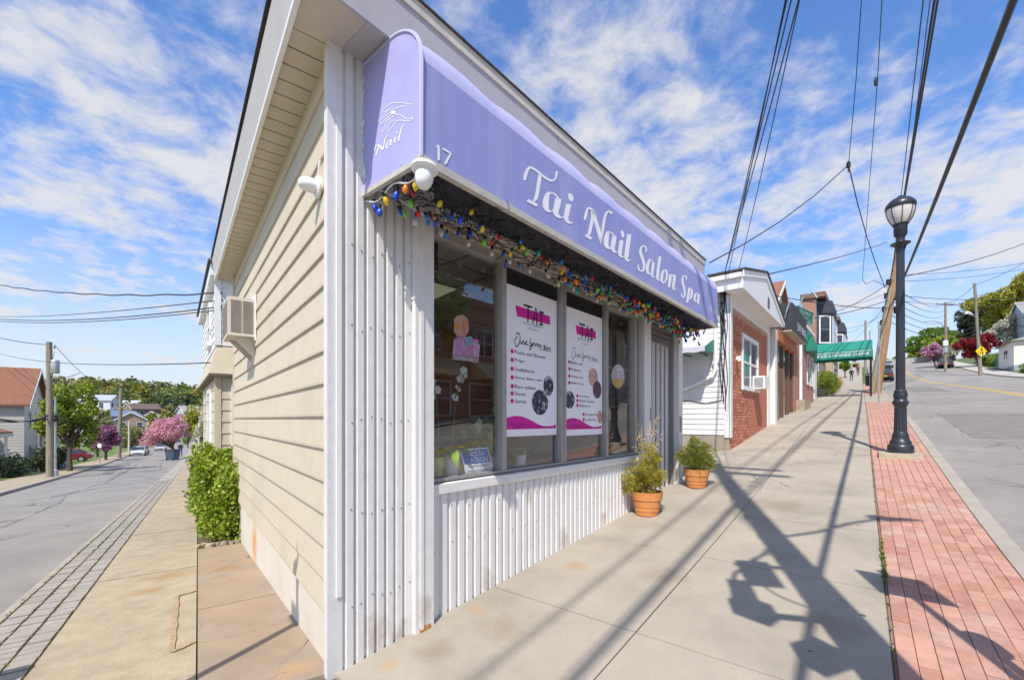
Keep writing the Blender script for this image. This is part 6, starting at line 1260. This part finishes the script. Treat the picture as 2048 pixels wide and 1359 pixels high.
window(BH, NF, .26, 1.1, .02, -.66, .74, fw=.08); window(BH, NF, .24, .95, .02, 1.66, 2.72, fw=.08, sash=1); window(BH, SF, 1.5, 2.5, .0, -.7, .7, fw=.09); window(BH, SF, 1.5, 2.5, .0, 1.7, 2.7, fw=.09)
MB().box(FL, b0-.2, b1x+.3, -3.6, BO+.10, 2.85, 3.08).build('cornice', whitepl, BH); MB().box(FL, b0-.26, b1x+.3, -3.6, BO+.14, 3.081, 3.14).build('roof', shing, BH)
# corner gutter end of the salon roof seen against the sky
hm = mat('hedge_leaf', (.28, .36, .03), .5, .40, 8, trans=.3, col2=(.12, .19, .018), c2scale=5, c2amt=.7)
r = np.random.default_rng(90); hb = thing('hedge', 'dense bright green leafy hedge against the corner of the cream wall', 'hedge', lg(6.5, .2)); cs, rd_ = [], []
for s in np.arange(5.02, 13.5, .30):
    w_ = .95 if s > 5.4 else .7
    for k in range(9 if s < 8 else 5):
        l = r.uniform(.0, .62 if s < 9 else .5); zc = r.uniform(.18, 1.32 if s > 5.5 else 1.1); cs.append(lg(s+r.normal()*.08, l, zc)); rd_.append(r.uniform(.17, .27))
P = clumps(cs, rd_, 52000, .6, r); q = P[:, :2]-C; keep = (q@n2 > -.02) | (q@d2 > LW+.1); keep &= (P[:, 2] > zL(q@dL)+.02); P = P[keep]
V, F = leaves(P, .058, .25, 1.05, r); fast('foliage', V, F, hm, hb)
mb = MB()
for k in range(26): s = r.uniform(5.1, 12); b = lg(s, .3+r.normal()*.1); mb.tube([b-UZ*.05, b+UZ*.5+r.normal(size=3)*.08, b+UZ*1.0+r.normal(size=3)*.15], [.018, .012, .005], 5)
mb.build('stem', bark, hb)
eb = thing('edging_stones', 'row of rough edging stones in front of the green hedge', 'stones', lg(4.95, .4))
for k in range(9):
    a = .02+k*.085; c = lg(4.86+.03*math.sin(k*3), a, -.02); MB().hexa([c+np.array([x*.045, y*.05, z]) +rng.normal(size=3)*.006 for z in (0, .055) for x, y in ((-1, -1), (1, -1), (1, 1), (-1, 1))]).build('stone', concL, eb)
# far side pole with transformer
PB = gL_(100, 953); PT = PB+np.array([-.05, 0, (953-683)/35.6])
up = upole('utility_pole', 'wooden pole with grey transformer and black cable splices by the white house', PB, PT, .17, .13, woodg); pu = lambda u: PB+(PT-PB)*u
can(up, pu(.80)+np.array([.33, 0, -.25]), .19, .75); MB().tube([pu(.86), pu(.86)+np.array([.33, 0, 0])], .03, 5).build('bracket', galv, up)
for u, dx in ((.72, .2), (.68, .22), (.95, .3), (.75, .15)): insul(up, pu(u)+np.array([dx, 0, 0]), .05, .18)
for k in range(5): MB().lathe(pu(.435)+rng.normal(size=3)*np.array([.2, .1, .1]), [(.06, -.12), (.13, -.08), (.13, .08), (.06, .12)], 8, (UZ, np.array([0, 1., 0]), np.array([1., 0, 0]))).build('cable_splice', black, up)
MB().tube([pu(.93)+np.array([.3, 0, 0]), pu(.88)+np.array([.2, 0, 0]), pu(.84)+np.array([.33, 0, 0])], .012, 4).build('lead', wire_m, up)
gp = gL_(111, 951); tag(MB().tube([gp-UZ*.05, gp+UZ*1.0, gp+UZ*4.6], [.06, .055, .045], 8).lathe(gp, [(.14, 0), (.14, .06), (.12, .34), (.07, .38)], 10).build('sign_post', galv, loc=gp), 'slim grey metal post beside the transformer pole', 'post')
def lpole(px, py, ytop, label, r0=.16, m=woodg, dx=0):
    b = gL_(px, py); t = at(px+dx, ytop, b[1]); return upole('utility_pole', label, b, t, r0, r0*.75, m), b, t
pA, pAb, pAt = lpole(238, 915, 776, 'leaning grey utility pole with lamp arm by the mauve tree', .24, dx=4)
MB().tube([pAb+(pAt-pAb)*.72, pAb+(pAt-pAb)*.74+np.array([1.2, 0, .3]), pAb+(pAt-pAb)*.75+np.array([2.6, 0, .55])], .06, 5).build('lamp_arm', galv, pA); MB().box(Fr((pAb+(pAt-pAb)*.72)[:2], (1, 0), (0, 1), (pAb+(pAt-pAb)*.72)[2]), -1.1, 1.1, -.07, .07, -.07, .07).build('crossarm', woodg, pA)
for z in (.9, .72): insul(pA, pAb+(pAt-pAb)*z+np.array([.3, 0, 0]))
pBp = gL_(258, 907); tag(MB().tube([pBp-UZ*.05, pBp+UZ*2, pBp+UZ*5.4], [.17, .15, .13], 9).lathe(pBp+UZ*5.4, [(.14, -.02), (.16, 0), (.05, .08)], 9).build('lamp_post', mat('pole_cream', (.52, .48, .38), .7), loc=pBp), 'pale cream bare post in front of the parked white car', 'post')
pDp = gL_(398, 905); tag(MB().tube([pDp-UZ*.05, pDp+UZ*2.5, pDp+UZ*5.0], [.22, .17, .10], 9).lathe(pDp, [(.34, 0), (.34, .3), (.26, .6)], 10).build('lamp_post', whitepl, loc=pDp), 'white tapering post beside the dark conifer', 'post')
sp_ = gL_(200, 927); sgn = thing('round_sign', 'small white round sign on a short post by the driveway', 'sign', sp_); MB().tube([sp_-UZ*.05, sp_+UZ*1.6], .03, 6).build('post', woodg, sgn); MB().lathe(sp_+UZ*1.7+np.array([0, -.05, 0]), [(.2, -.01), (.22, 0), (.2, .01)], 14, (np.array([1., 0, 0]), UZ, np.array([0, -1., 0]))).build('disc', whitepl, sgn)
# bins and dark wrapped things under the cherry
for px, py, h, c, lab in ((345, 919, 1.1, (.06, .09, .14), 'dark blue wheeled bin at the foot of the pink cherry tree'),):
    b = gL_(px, py); th = thing('wheeled_bin', lab, 'bin', b); MB().hexa([b+np.array([x*.36, y*.36, 0]) for x, y in ((-1, -1), (1, -1), (1, 1), (-1, 1))]+[b+np.array([x*.46, y*.46, h*.85]) for x, y in ((-1, -1), (1, -1), (1, 1), (-1, 1))]).build('tub', mat('bin_%s' % px, c, .5), th)
    MB().hexa([b+np.array([x*.48, y*.48, h*.85]) for x, y in ((-1, -1), (1, -1), (1, 1), (-1, 1))]+[b+np.array([x*.40, y*.3, h]) for x, y in ((-1, -1), (1, -1), (1, 1), (-1, 1))]).build('lid', black, th)
    for x in (-.3, .3): MB().lathe(b+np.array([x, -.38, .12]), [(.04, -.04), (.12, -.03), (.12, .03), (.04, .04)], 10, (np.array([0, 1., 0]), UZ, np.array([1., 0, 0]))).build('wheel', black, th)
person(gL_(361, 913), 1.8, 'person in a black top and blue trousers by the cherry tree', (.015, .015, .02), (.03, .06, .25), 44, -dL)
person(gL_(388, 911), 1.7, 'person in black clothes on the side street pavement by the hedge', (.015, .015, .018), (.02, .02, .025), 45, -dL)
# trees of the side street
def ltree(px, py, ytop, wpx, m, label, n, leaf, seed, nm, Yf=None, **k):
    b = gL_(px, py); cr = wpx/2/FPX*b[1]/1.3; return tree(nm, label, b, at(px, ytop, b[1])[2], cr, m, n, leaf, seed, **k)
ltree(140, 941, 768, 128, lm_lime, 'round bright green street tree beside the transformer pole', 9500, .17, 101, 'street_tree', low=.28, trunk=.14, nc=18)
ltree(350, 917, 826, 118, lm_pink, 'spreading pink cherry tree in full blossom over the kerb', 11000, .16, 102, 'cherry_tree', low=.28, trunk=.16, lean_=(-1.0, .2), flat=1.1, nc=22)
def lt2(px, Yd, ytop, wpx, m, label, n, leaf, seed, nm, **k):
    p = at(px, 850, Yd); q = p[:2]-C; z = float(zL(np.dot(q, dL)))-.1; return tree(nm, label, (p[0], p[1], z), at(px, ytop, Yd)[2], wpx/2/FPX*Yd/1.25, m, n, leaf, seed, **k)
lt2(212, 50, 846, 66, lm_mauve, 'dark mauve blossom tree in front of the leaning grey pole', 6000, .2, 103, 'plum_tree', low=.25, trunk=.12)
lt2(196, 62, 815, 60, lm_pale, 'pale yellow green tree behind the mauve blossom tree', 5000, .26, 104, 'pale_tree', low=.15)
lt2(262, 86, 842, 60, lm_pale, 'olive tree behind the pale cream post', 3500, .3, 105, 'pale_tree', low=.1)
lt2(395, 84, 812, 70, lm_yel, 'yellow green tree behind the white tapering post', 5000, .3, 106, 'yellow_tree', low=.15)
lt2(410, 70, 800, 40, lm_white, 'white blossom tree half hidden by the bay house', 2500, .26, 107, 'blossom_tree', low=.15)
lt2(376, 110, 830, 40, lm_mid, 'green tree far down the side street', 2500, .35, 108, 'green_tree', low=.1)
lt2(240, 110, 850, 50, lm_dark, 'dark tree in the shade behind the parked cars', 2500, .35, 109, 'dark_tree', low=.05)  # dark green leaf colour over the whole crown
lt2(300, 130, 855, 60, lm_pale, 'bare looking pale tree at the end of the side street', 2500, .4, 110, 'pale_tree', low=.05)
# conifer by the bay house
cb0 = lg(44, -.9); cf = thing('conifer_tree', 'dark conical evergreen between the bay house and the white post', 'tree', cb0); pts = []
for k in range(4200): u = rng.random()**.6; a = rng.uniform(0, 6.28); rr_ = (1-(1-u))*1.5*rng.uniform(.6, 1.0)+.05; pts.append(cb0+np.array([rr_*math.cos(a), rr_*math.sin(a), .25+4.6*(1-u)-.25*rr_]))
V, F = leaves(np.array(pts), .17, .0, 1.8); fast('crown', V, F, G('conifer', (.055, .075, .02), (.03, .04, .015)), cf); MB().tube([cb0-UZ*.1, cb0+UZ*4.6], [.12, .03], 7).build('trunk', bark, cf)
hedge('bush', 'bright lime bushes on the lawn behind the driveway cars', lg, 56, 72, 15, 18.5, 2.0, lm_lime, 5000, .2, 111)
hedge('bush', 'dark clipped bushes in front of the white house', lg, 33.5, 37.5, 9.0, 10.4, 1.3, lm_dark, 3000, .11, 112)
hedge('bush', 'dark rounded bush beside the slim grey post', lg, 40, 45.5, 8.9, 10.2, 1.7, G('deep', (.06, .09, .02), (.03, .05, .015)), 3500, .13, 113)
hedge('bush', 'low brown green shrub at the foot of the porch', lg, 30, 32.5, 9.4, 11, 1.0, lm_pale, 2500, .1, 114)
# white house with red roof
zg = float(zL(42)); HF = FS
wh = gable_house('white_house', 'two storey white house with red brown gable roof and porch', HF, 41.6, 46.4, 10.5, 19, zg-.4, zg+4.95, zg+7.35, hw, rroof, [('b-', 10.5, 42.5, 43.1, zg+3.0, zg+4.3), ('b-', 10.5, 44.2, 44.8, zg+3.0, zg+4.3), ('b-', 10.5, 42.5, 43.1, zg+.6, zg+1.9), ('b-', 10.5, 44.2, 44.8, zg+.6, zg+1.9), ('b-', 10.5, 43.6, 44.2, zg+5.3, zg+6.1)], ridge='b', ov=.35)
w2 = mat('house_grey_siding', (.48, .46, .43), .6, .04, 5)
lap(Fr(HF(41.6, 10.5)[:2], nL, -dL), 0, 8.5, .02, zg, zg+4.9, .2).build('siding', w2, wh)
MB().box(HF, 37.8, 41.55, 13.2, 19, zg-.3, zg+4.3).build('wing', hw, wh); P0 = [HF(37.4, 12.8, zg+4.3), HF(41.7, 12.8, zg+4.3), HF(41.7, 19, zg+4.3), HF(37.4, 19, zg+4.3)]; MB().add(P0+[HF(41.7, 15.5, zg+5.6), HF(39.5, 16, zg+5.6)], [(0, 1, 4, 5), (1, 2, 4), (2, 3, 5, 4), (3, 0, 5), (3, 2, 1, 0)]).build('roof', rroof, wh)
MB().box(HF, 36.2, 41.5, 10.9, 13.2, zg-.3, zg+.55).build('porch_base', mat('porch_brick', (.32, .17, .10), .8, .15), wh)
for k in range(16): MB().box(HF, 36.25+k*.33, 36.30+k*.33, 10.92, 10.97, zg+.62, zg+1.45).build('baluster', whitepl, wh)
for z in (.55, 1.45): MB().box(HF, 36.2, 41.5, 10.88, 11.0, zg+z, zg+z+.07).build('porch_rail', whitepl, wh)
MB().box(HF, 36.2, 36.28, 10.9, 13.2, zg+.56, zg+1.4).build('porch_rail', whitepl, wh)
P0 = [HF(35.8, 10.4, zg+2.75), HF(38.8, 10.4, zg+2.75), HF(38.8, 13.2, zg+3.7), HF(35.8, 13.2, zg+3.7)]; MB().prism(P0, [p+UZ*.15 for p in P0]).build('porch_roof', rroof, wh); MB().box(HF, 35.8, 38.8, 10.36, 10.42, zg+2.6, zg+2.82).build('fascia', whitepl, wh)
for a in (36.0, 38.6): MB().box(HF, a, a+.12, 10.6, 10.72, zg+.5, zg+2.76).build('porch_column', whitepl, wh)
P0 = [HF(44.6, 9.2, zg+2.55), HF(47.6, 9.2, zg+2.55), HF(47.6, 10.5, zg+3.5), HF(44.6, 10.5, zg+3.5)]; MB().prism(P0, [p+UZ*.12 for p in P0]).build('entry_roof', rroof, wh); MB().box(HF, 44.8, 47.4, 9.3, 10.5, zg-.3, zg+.4).build('entry_steps', mat('step_blue_grey', (.25, .28, .33), .8), wh)
for a in (44.75, 47.3): MB().box(HF, a, a+.1, 9.35, 9.45, zg+.4, zg+2.6).build('entry_column', whitepl, wh)
sdh = thing('satellite_dish', 'round grey satellite dish on the red brown roof', 'dish', at(31, 752, 34)); MB().lathe(at(31, 750, 33.5), [(.02, 0), (.3, .06), (.45, .16), (.44, .17), (.28, .08)], 16, (np.array([1., 0, 0]), UZ, np.array([.2, -1., .2]))).build('bowl', galv, sdh); MB().tube([at(31, 750, 33.5), at(33, 760, 34.2)], .04, 5).build('mast', galv, sdh)
pc = lg(41.3, 9.7); tag(MB().tube([pc-UZ*.1, pc+UZ*2, pc+UZ*4.2], .10, 8).lathe(pc+UZ*1.2, [(.13, 0), (.14, .05), (.14, .5), (.1, .55)], 8).build('service_mast', mat('mast_grey', (.22, .22, .24), .6), loc=pc), 'grey electric service mast on the wall of the white house', 'mast')

# ============================================================ DISTANT TOWN AND WOODED HILL
hill_m = mat('hill_ground', (.08, .11, .03), .95, .2, .02)
def hz_(x, y):
    d_ = math.hypot(x, y); a = math.atan2(x, y); r0 = max(0., min(1., (d_-230)/210)); r0 = r0*r0*(3-2*r0)
    pr = 16+3.5*math.sin(a*9+1.0)+2.4*math.sin(a*23+.5)-9*max(0., (a+.62)/.55)**1.2*(a > -.62) + (5 if a < -.75 else 0)*0
    return -9.6+r0*(pr+9.6)
AZ = np.radians(np.arange(-62, 6, 1.5)); DD = np.array([150, 190, 230, 260, 300, 340, 380, 420, 460, 520, 620, 800])
mb = MB(); mb.grid([[np.array([d_*math.sin(a), d_*math.cos(a), hz_(d_*math.sin(a), d_*math.cos(a))-.2]) for d_ in DD] for a in AZ]); mb.build('hills', hill_m, kind='structure', smooth=True, loc=(-200, 300, -10))
r = np.random.default_rng(200); Vs = {0: [], 1: [], 2: [], 3: []}
fm_ = [G('wood_olive', (.24, .24, .06), (.15, .16, .05), .05), G('wood_green', (.16, .22, .05), (.09, .13, .035), .05), G('wood_gold', (.34, .28, .045), (.22, .19, .035), .05), G('wood_dark', (.09, .12, .06), (.06, .085, .05), .05)]
for k in range(1500):
    a = math.radians(r.uniform(-60, 2)); d_ = r.uniform(205, 470); x, y = d_*math.sin(a), d_*math.cos(a); z = hz_(x, y); R_ = r.uniform(3.2, 6.0)
    P = clumps([(x, y, z+R_*1.1), (x+r.normal()*R_*.5, y, z+R_*.9), (x, y+r.normal()*R_*.4, z+R_*1.5)], [R_*.85, R_*.7, R_*.6], 110, .6, r); Vs[int(r.choice(4, p=[.38, .30, .12, .20]))].append(P)
for i in range(4):
    P = np.vstack(Vs[i]); V, F = leaves(P, 1.9, .3, 1.1, r); fast('hillside_forest', V, F, fm_[i], kind='stuff')
town = [((200, 806), 150, 12, 5.5, (.62, .64, .66), (.35, .38, .42), 'white modern house on the slope below the wood'), ((232, 838), 135, 14, 5, (.30, .34, .42), (.16, .20, .30), 'blue roofed long house in the valley'), ((262, 845), 125, 13, 6, (.34, .25, .20), (.45, .42, .42), 'brown brick house with pale roof in the valley'), ((215, 828), 175, 12, 5, (.5, .5, .5), (.25, .24, .24), 'grey house behind the blue roofed house'), ((284, 822), 190, 15, 7, (.25, .16, .12), (.15, .10, .09), 'dark brown house in front of the wood'), ((305, 842), 150, 11, 7, (.60, .50, .42), (.50, .40, .36), 'pale pink house with mansard roof'), ((262, 812), 230, 14, 6, (.62, .62, .62), (.55, .56, .58), 'white roofed house among the far trees'), ((388, 828), 160, 12, 6, (.45, .44, .42), (.30, .30, .30), 'grey house beyond the cherry tree'), ((170, 826), 140, 11, 6, (.6, .58, .55), (.26, .14, .11), 'white house with brown roof behind the street tree')]
for i, ((px, py), Yd, wid, ht, wc, rc, lab) in enumerate(town):
    p = at(px, py, Yd); fr = Fr(p[:2], (math.cos(.3+i), math.sin(.3+i)), (-math.sin(.3+i), math.cos(.3+i)), 0); zt = p[2]; h2 = wid/2*.72
    gable_house('valley_house', lab, fr, -h2, h2, -h2*.7, h2*.7, min(zt-ht, hz_(p[0], p[1])), zt+1, zt+1+ht*.33, mat('town_wall_%d' % i, wc, .8, .06, .5), mat('town_roof_%d' % i, rc, .8, .1, .5), [(ax, q, c-.7, c+.7, zt-1.6, zt+.2) for ax, q in (('b-', -h2*.7), ('b+', h2*.7), ('a-', -h2), ('a+', h2)) for c in (-1.8, 1.8)], ov=.4)
for i, (px, Yd, yt, w_, m_) in enumerate(((308, 140, 815, 26, lm_lime), (330, 155, 830, 30, lm_pale), (216, 120, 822, 12, lm_mid), (285, 210, 798, 26, lm_mid), (350, 175, 826, 40, lm_dark))):
    p = at(px, 850, Yd); tree('valley_tree', ('bright green tree standing out in front of the wood', 'pale tree in the valley right of the bright green tree', 'small dark green tree beside the white modern house', 'green tree at the foot of the wood behind the roofs', 'dark tree in the valley above the cherry')[i], (p[0], p[1], hz_(p[0], p[1])-.2 if Yd > 150 else -9.6), at(px, yt, Yd)[2], w_/2/FPX*Yd, m_, 2200, .7, 300+i, low=.1, trunk=.3)

# ============================================================ ACROSS THE HILL ROAD, OUT OF THE PICTURE (reflected in the shop window)
zo = float(zR(20)); OB = FR
ob = thing('brick_storefront', 'brown brick storefront with cream awnings across the road', 'building', rg(18, 21)); brt = brickmat('brick_brown', dR, (.30, .15, .09), (.25, .12, .075), (.34, .28, .22))
MB().box(OB, 8, 27, 18.2, 28, zo-2.2, zo+7).build('wall', brt, ob); OW = Fr(FR(0, 18.2)[:2], dR, -nR)
for a in (9.5, 14, 18.5, 23): window(ob, OW, a, a+1.6, 0, zo+3.8, zo+5.6, mull=1); window(ob, OW, a-.6, a+2.4, 0, zo-.2, zo+2.0, fw=.1)
for a0_, a1_ in ((9, 16.5), (18, 26)): MB().prism([OW(a0_, 0, zo+3.4), OW(a0_, 1.5, zo+2.5), OW(a0_, 1.5, zo+2.2), OW(a0_, 0, zo+2.2)], [OW(a1_, 0, zo+3.4), OW(a1_, 1.5, zo+2.5), OW(a1_, 1.5, zo+2.2), OW(a1_, 0, zo+2.2)]).build('cream_awning', mat('cream_canvas', (.66, .58, .36), .7, .05), ob)
MB().box(OB, 7.8, 27.2, 17.9, 28, zo+7, zo+7.4).build('cornice', rroof, ob)
zt_ = float(zR(37)); tb = thing('tan_building', 'tan building with white windows across the road', 'building', rg(37, 22)); tanb = mat('tan_stucco', (.42, .35, .24), .8, .05, 2)
MB().box(OB, 30, 46, 18.4, 28, zt_-1.5, zt_+7.2).build('wall', tanb, tb); OW2 = Fr(FR(0, 18.4)[:2], dR, -nR)
for a in (31.5, 35.5, 39.5, 43): window(tb, OW2, a, a+2.2, 0, zt_+4.0, zt_+5.6, mull=1, fw=.1); window(tb, OW2, a, a+2.0, 0, zt_+.8, zt_+2.4, mull=1, fw=.1)
MB().box(OB, 29.9, 46.1, 18.3, 18.399, zt_+3.0, zt_+3.2).build('string_course', whitepl, tb); MB().box(OB, 29.7, 46.3, 17.9, 28, zt_+7.2, zt_+7.6).build('cornice', mat('cornice_dark', (.13, .08, .06), .8), tb)
tree('street_tree', 'tall street tree in front of the brown brick storefront across the road', rg(13, 16.6), 9.5, 3.2, lm_mid, 5000, .26, 401, low=.35); tree('street_tree', 'street tree in front of the tan building across the road', rg(29.5, 16.8), 10.5, 2.8, lm_yel, 4500, .26, 402, low=.4)

# ============================================================ OVERHEAD WIRES
def wire(a, b, sag, r, label, group, n=24, wob=0.):
    a, b = np.array(a, float), np.array(b, float); pts = [a+(b-a)*u-UZ*sag*4*u*(1-u)+(UZ*wob*math.sin(u*60) if wob else 0) for u in np.linspace(0, 1, n)]
    return tag(MB().tube(pts, r, 5).build('overhead_cable', wire_m, loc=a, smooth=True), label, 'cable', group)
gA = 'cables strung along the hill road poles'
# heavy bundle and lighter lines from the near pole to the leaning pole
wire(NP+np.array([.2, 0, 5.05]), lv(.50), .25, .034, 'thick black cable bundle running past the street lamp to the leaning pole', None)
wire(NP+np.array([.1, 0, 9.0]), lv(.60)+np.array([-.25, 0, 0]), .3, .019, 'heavier upper power line from the near pole to the cable boxes of the leaning pole', gA)
wire(NP+np.array([-.1, 0, 8.2]), lv(.56)+np.array([-.25, 0, 0]), .3, .019, 'heavier lower power line from the near pole to the cable boxes of the leaning pole', gA)
wire(NP+np.array([-.2, 0, 9.8]), lv(.76)+np.array([-.2, 0, 0]), .3, .012, 'thin power line from the near pole to an insulator on the leaning pole', gA)
wire(NP+np.array([.0, 0, 10.6]), lv(.82), .3, .010, 'thinnest topmost power line from the near pole to the leaning pole', gA)
for k, (ox, h, r_) in enumerate(((.2, 5.05, .034), (.1, 9.0, .019), (-.1, 8.2, .019), (-.2, 9.8, .012), (.0, 10.6, .010))):   # the same lines carry on downhill behind the camera
    a_ = NP+np.array([ox, 0, h]); wire(a_, a_-DR3*34-UZ*2.6, .3, r_, ('thick cable bundle', 'upper heavy line', 'lower heavy line', 'thin line', 'thinnest top line')[k]+' carrying on downhill behind the near pole', 'cables downhill of the near pole')
# service drops from the near pole to the brick shop corner
gB = 'service drops to the brick shop'
hk = SW(.1, .1, 3.25)
SD = ('lowest service cable of the bundle running to the white gable corner', 'second lowest service cable of the bundle running to the white gable corner', 'third service cable of the bundle running to the white gable corner', 'topmost service cable of the bundle running to the white gable corner')
for k, h in enumerate((6.15, 6.45, 6.6, 6.75)):
    wire(NP+np.array([-.15, .1*k, h]), hk+np.array([.03*k, 0, .12*(k % 3)]), .12, .0075, SD[k], gB)
wire(NP+np.array([-.1, .2, 6.9]), SW(-.2, .0, 3.4), .2, .0065, 'separate thin service cable landing on the gutter of the white gable', gB)
# hanging junctions
def wpath(pts, r, label, cat='cable', group=None): return tag(MB().tube(pts, r, 5).build('overhead_cable', wire_m, loc=pts[0], smooth=True), label, cat, group)
J = at(1697, 330, 16.); top1 = at(1727, -60, 12)
wpath([top1, at(1712, 160, 13.8), J], .012, 'vertical looking drop wire ending in a black splice above the sidewalk')
tag(MB().lathe(J, [(.02, -.12), (.07, -.08), (.07, .08), (.02, .14)], 8).tube([J-UZ*.1, J-UZ*.25], .03, 5).build('cable_splice', black), 'black splice clamp where three wires meet above the sidewalk', 'cable')
wpath([J]+[at(1697+(1420-1697)*u, 335+(525-335)*u-14*math.sin(math.pi*u)*-1, 16+(11-16)*u) for u in (.25, .5, .75, 1.)], .017, 'black wire falling from the splice to the salon roof')
wpath([J]+[at(1697+(1770-1697)*u, 335+(575-335)*u+18*math.sin(math.pi*u), 16+(26-16)*u) for u in (.25, .5, .75, 1.)], .02, 'black wire falling from the splice to the leaning pole')
wpath([at(1767, -60, 11), at(1755, 160, 13), at(1738, 380, 18), at(1725, 558, 24)], .011, 'thin drop wire with a small black connector')
tag(MB().lathe(at(1752, 165, 13.05), [(.02, -.1), (.05, -.08), (.05, .08), (.02, .1)], 8).lathe(at(1752, 165, 13.05), [(.03, .1), (.03, .14), (.01, .15)], 8).build('cable_splice', black), 'small black connector high on the thin drop wire', 'cable')
wpath([at(1725, 558, 24), at(1732, 568, 24.4), at(1748, 560, 25.5), lv(.62)+np.array([-.2, 0, 0])], .014, 'short looping wire joining the thin drop wire to the leaning pole')
gC = 'cables fanning from the leaning pole to the row of shops'
hub = [lv(.5), lv(.55), lv(.60), lv(.66), lv(.47)]
for k, (px, py, Y) in enumerate(((1535, 588, 17), (1590, 640, 22), (1660, 615, 33), (1650, 628, 34), (1672, 655, 36), (1680, 668, 48), (1690, 690, 50))):
    wire(hub[k % 5]+np.array([-.2, -.1, 0]), at(px, py, Y), .15+.05*k, .02 if k in (0, 1, 3) else .011, 'black cable sweeping from the leaning pole to the shop roofs', gC)
wire(at(1500, 556, 12), at(1775, 484, 27), .1, .017, 'single cable from the white gable peak across to the leaning pole', None)
gD = 'cables crossing the hill road'
for k, (a, b, r_) in enumerate(((lv(.68), (2120, 455, 40), .028), (lv(.58), (2120, 585, 45), .02), (lv(.70), (2150, 500, 40), .013), (lv(.66), (2150, 512, 42), .013), (lv(.55), (2100, 600, 50), .013))):
    wire(a, at(*b), .5, r_, ('thickest black cable crossing the hill road beside the street lamp', 'medium black cable crossing low over the hill road', 'thin cable crossing the hill road just below the thickest one', 'thin cable crossing the hill road under its thin twin', 'thin lowest cable crossing the hill road')[k], gD)
gE = 'cables between the poles across the road'
for k, (u, v_) in enumerate(((.98, .97), (.86, .97), (.55, .6), (.50, .56), (.46, .5), (.74, .66))):
    wire(dv_(u), e2(v_)+np.array([(k-2)*.4, 0, 0]), .6, .03, 'cable between the two weathered poles across the road', gE)
    wire(dv_(u), at(2130, 470+k*55 if k < 2 else 560+k*22, 46), .6, .025, 'cable from the yellow sign pole towards the grey house', 'cables to the grey house')
for k in range(6): wire(e2(.97-.08*k), lv(.62-.04*k)+np.array([.2, 0, 0]), .7, .022, 'cable spanning the road from the leaning pole to the crossarm pole', 'cables from the leaning pole across the road')
wire(e2(.6), at(1745, 740, 120), .5, .03, 'cable following the hill road to the bend', None)
# left street wires
gF = 'service cables to the bay house'
hA = NF(.10, .06, 2.55)
wire(hA, at(-60, 557, 17), .25, .016, 'twisted black cable from the bay house across the side street', None, 60, .012)
wire(NF(.1, .06, 2.28), at(-60, 632, 17), .22, .013, 'smooth black cable from the bay house across the side street', gF); wire(NF(.1, .06, 2.22), at(-60, 636, 17.2), .22, .011, 'thinner smooth cable just under the smooth black cable of the bay house', gF)
wire(NF(.12, .06, 2.42), at(-60, 628, 30), .25, .012, 'thin upper cable from the bay house across the side street', None)
wire(at(-40, 664, 30), pu(.98), .15, .02, 'line from the left to the top of the transformer pole', None); wire(at(-40, 692, 34), NF(.1, .06, 1.15), .5, .012, 'long thin line passing behind the transformer pole', None)
gG = 'cables along the side street poles'
for k in range(4): wire(at(-40, 826+k*4.5, 20+k), pu(.43+.01*k), .25, .022, 'heavy black cable sagging past the white house to the pole', gG)
for k in range(5): wire(pu(.42+.02*k), pAb+(pAt-pAb)*(.30+.06*k), .9, .022, 'cable running down the side street from pole to pole', 'cables down the side street')
wire(pu(.98)+np.array([.3, 0, 0]), pAb+(pAt-pAb)*.98, 1.0, .016, 'upper line running down the side street from the transformer', None); wire(pu(.72), at(160, 745, 30), .1, .02, 'short lamp bracket line at the transformer pole', None)
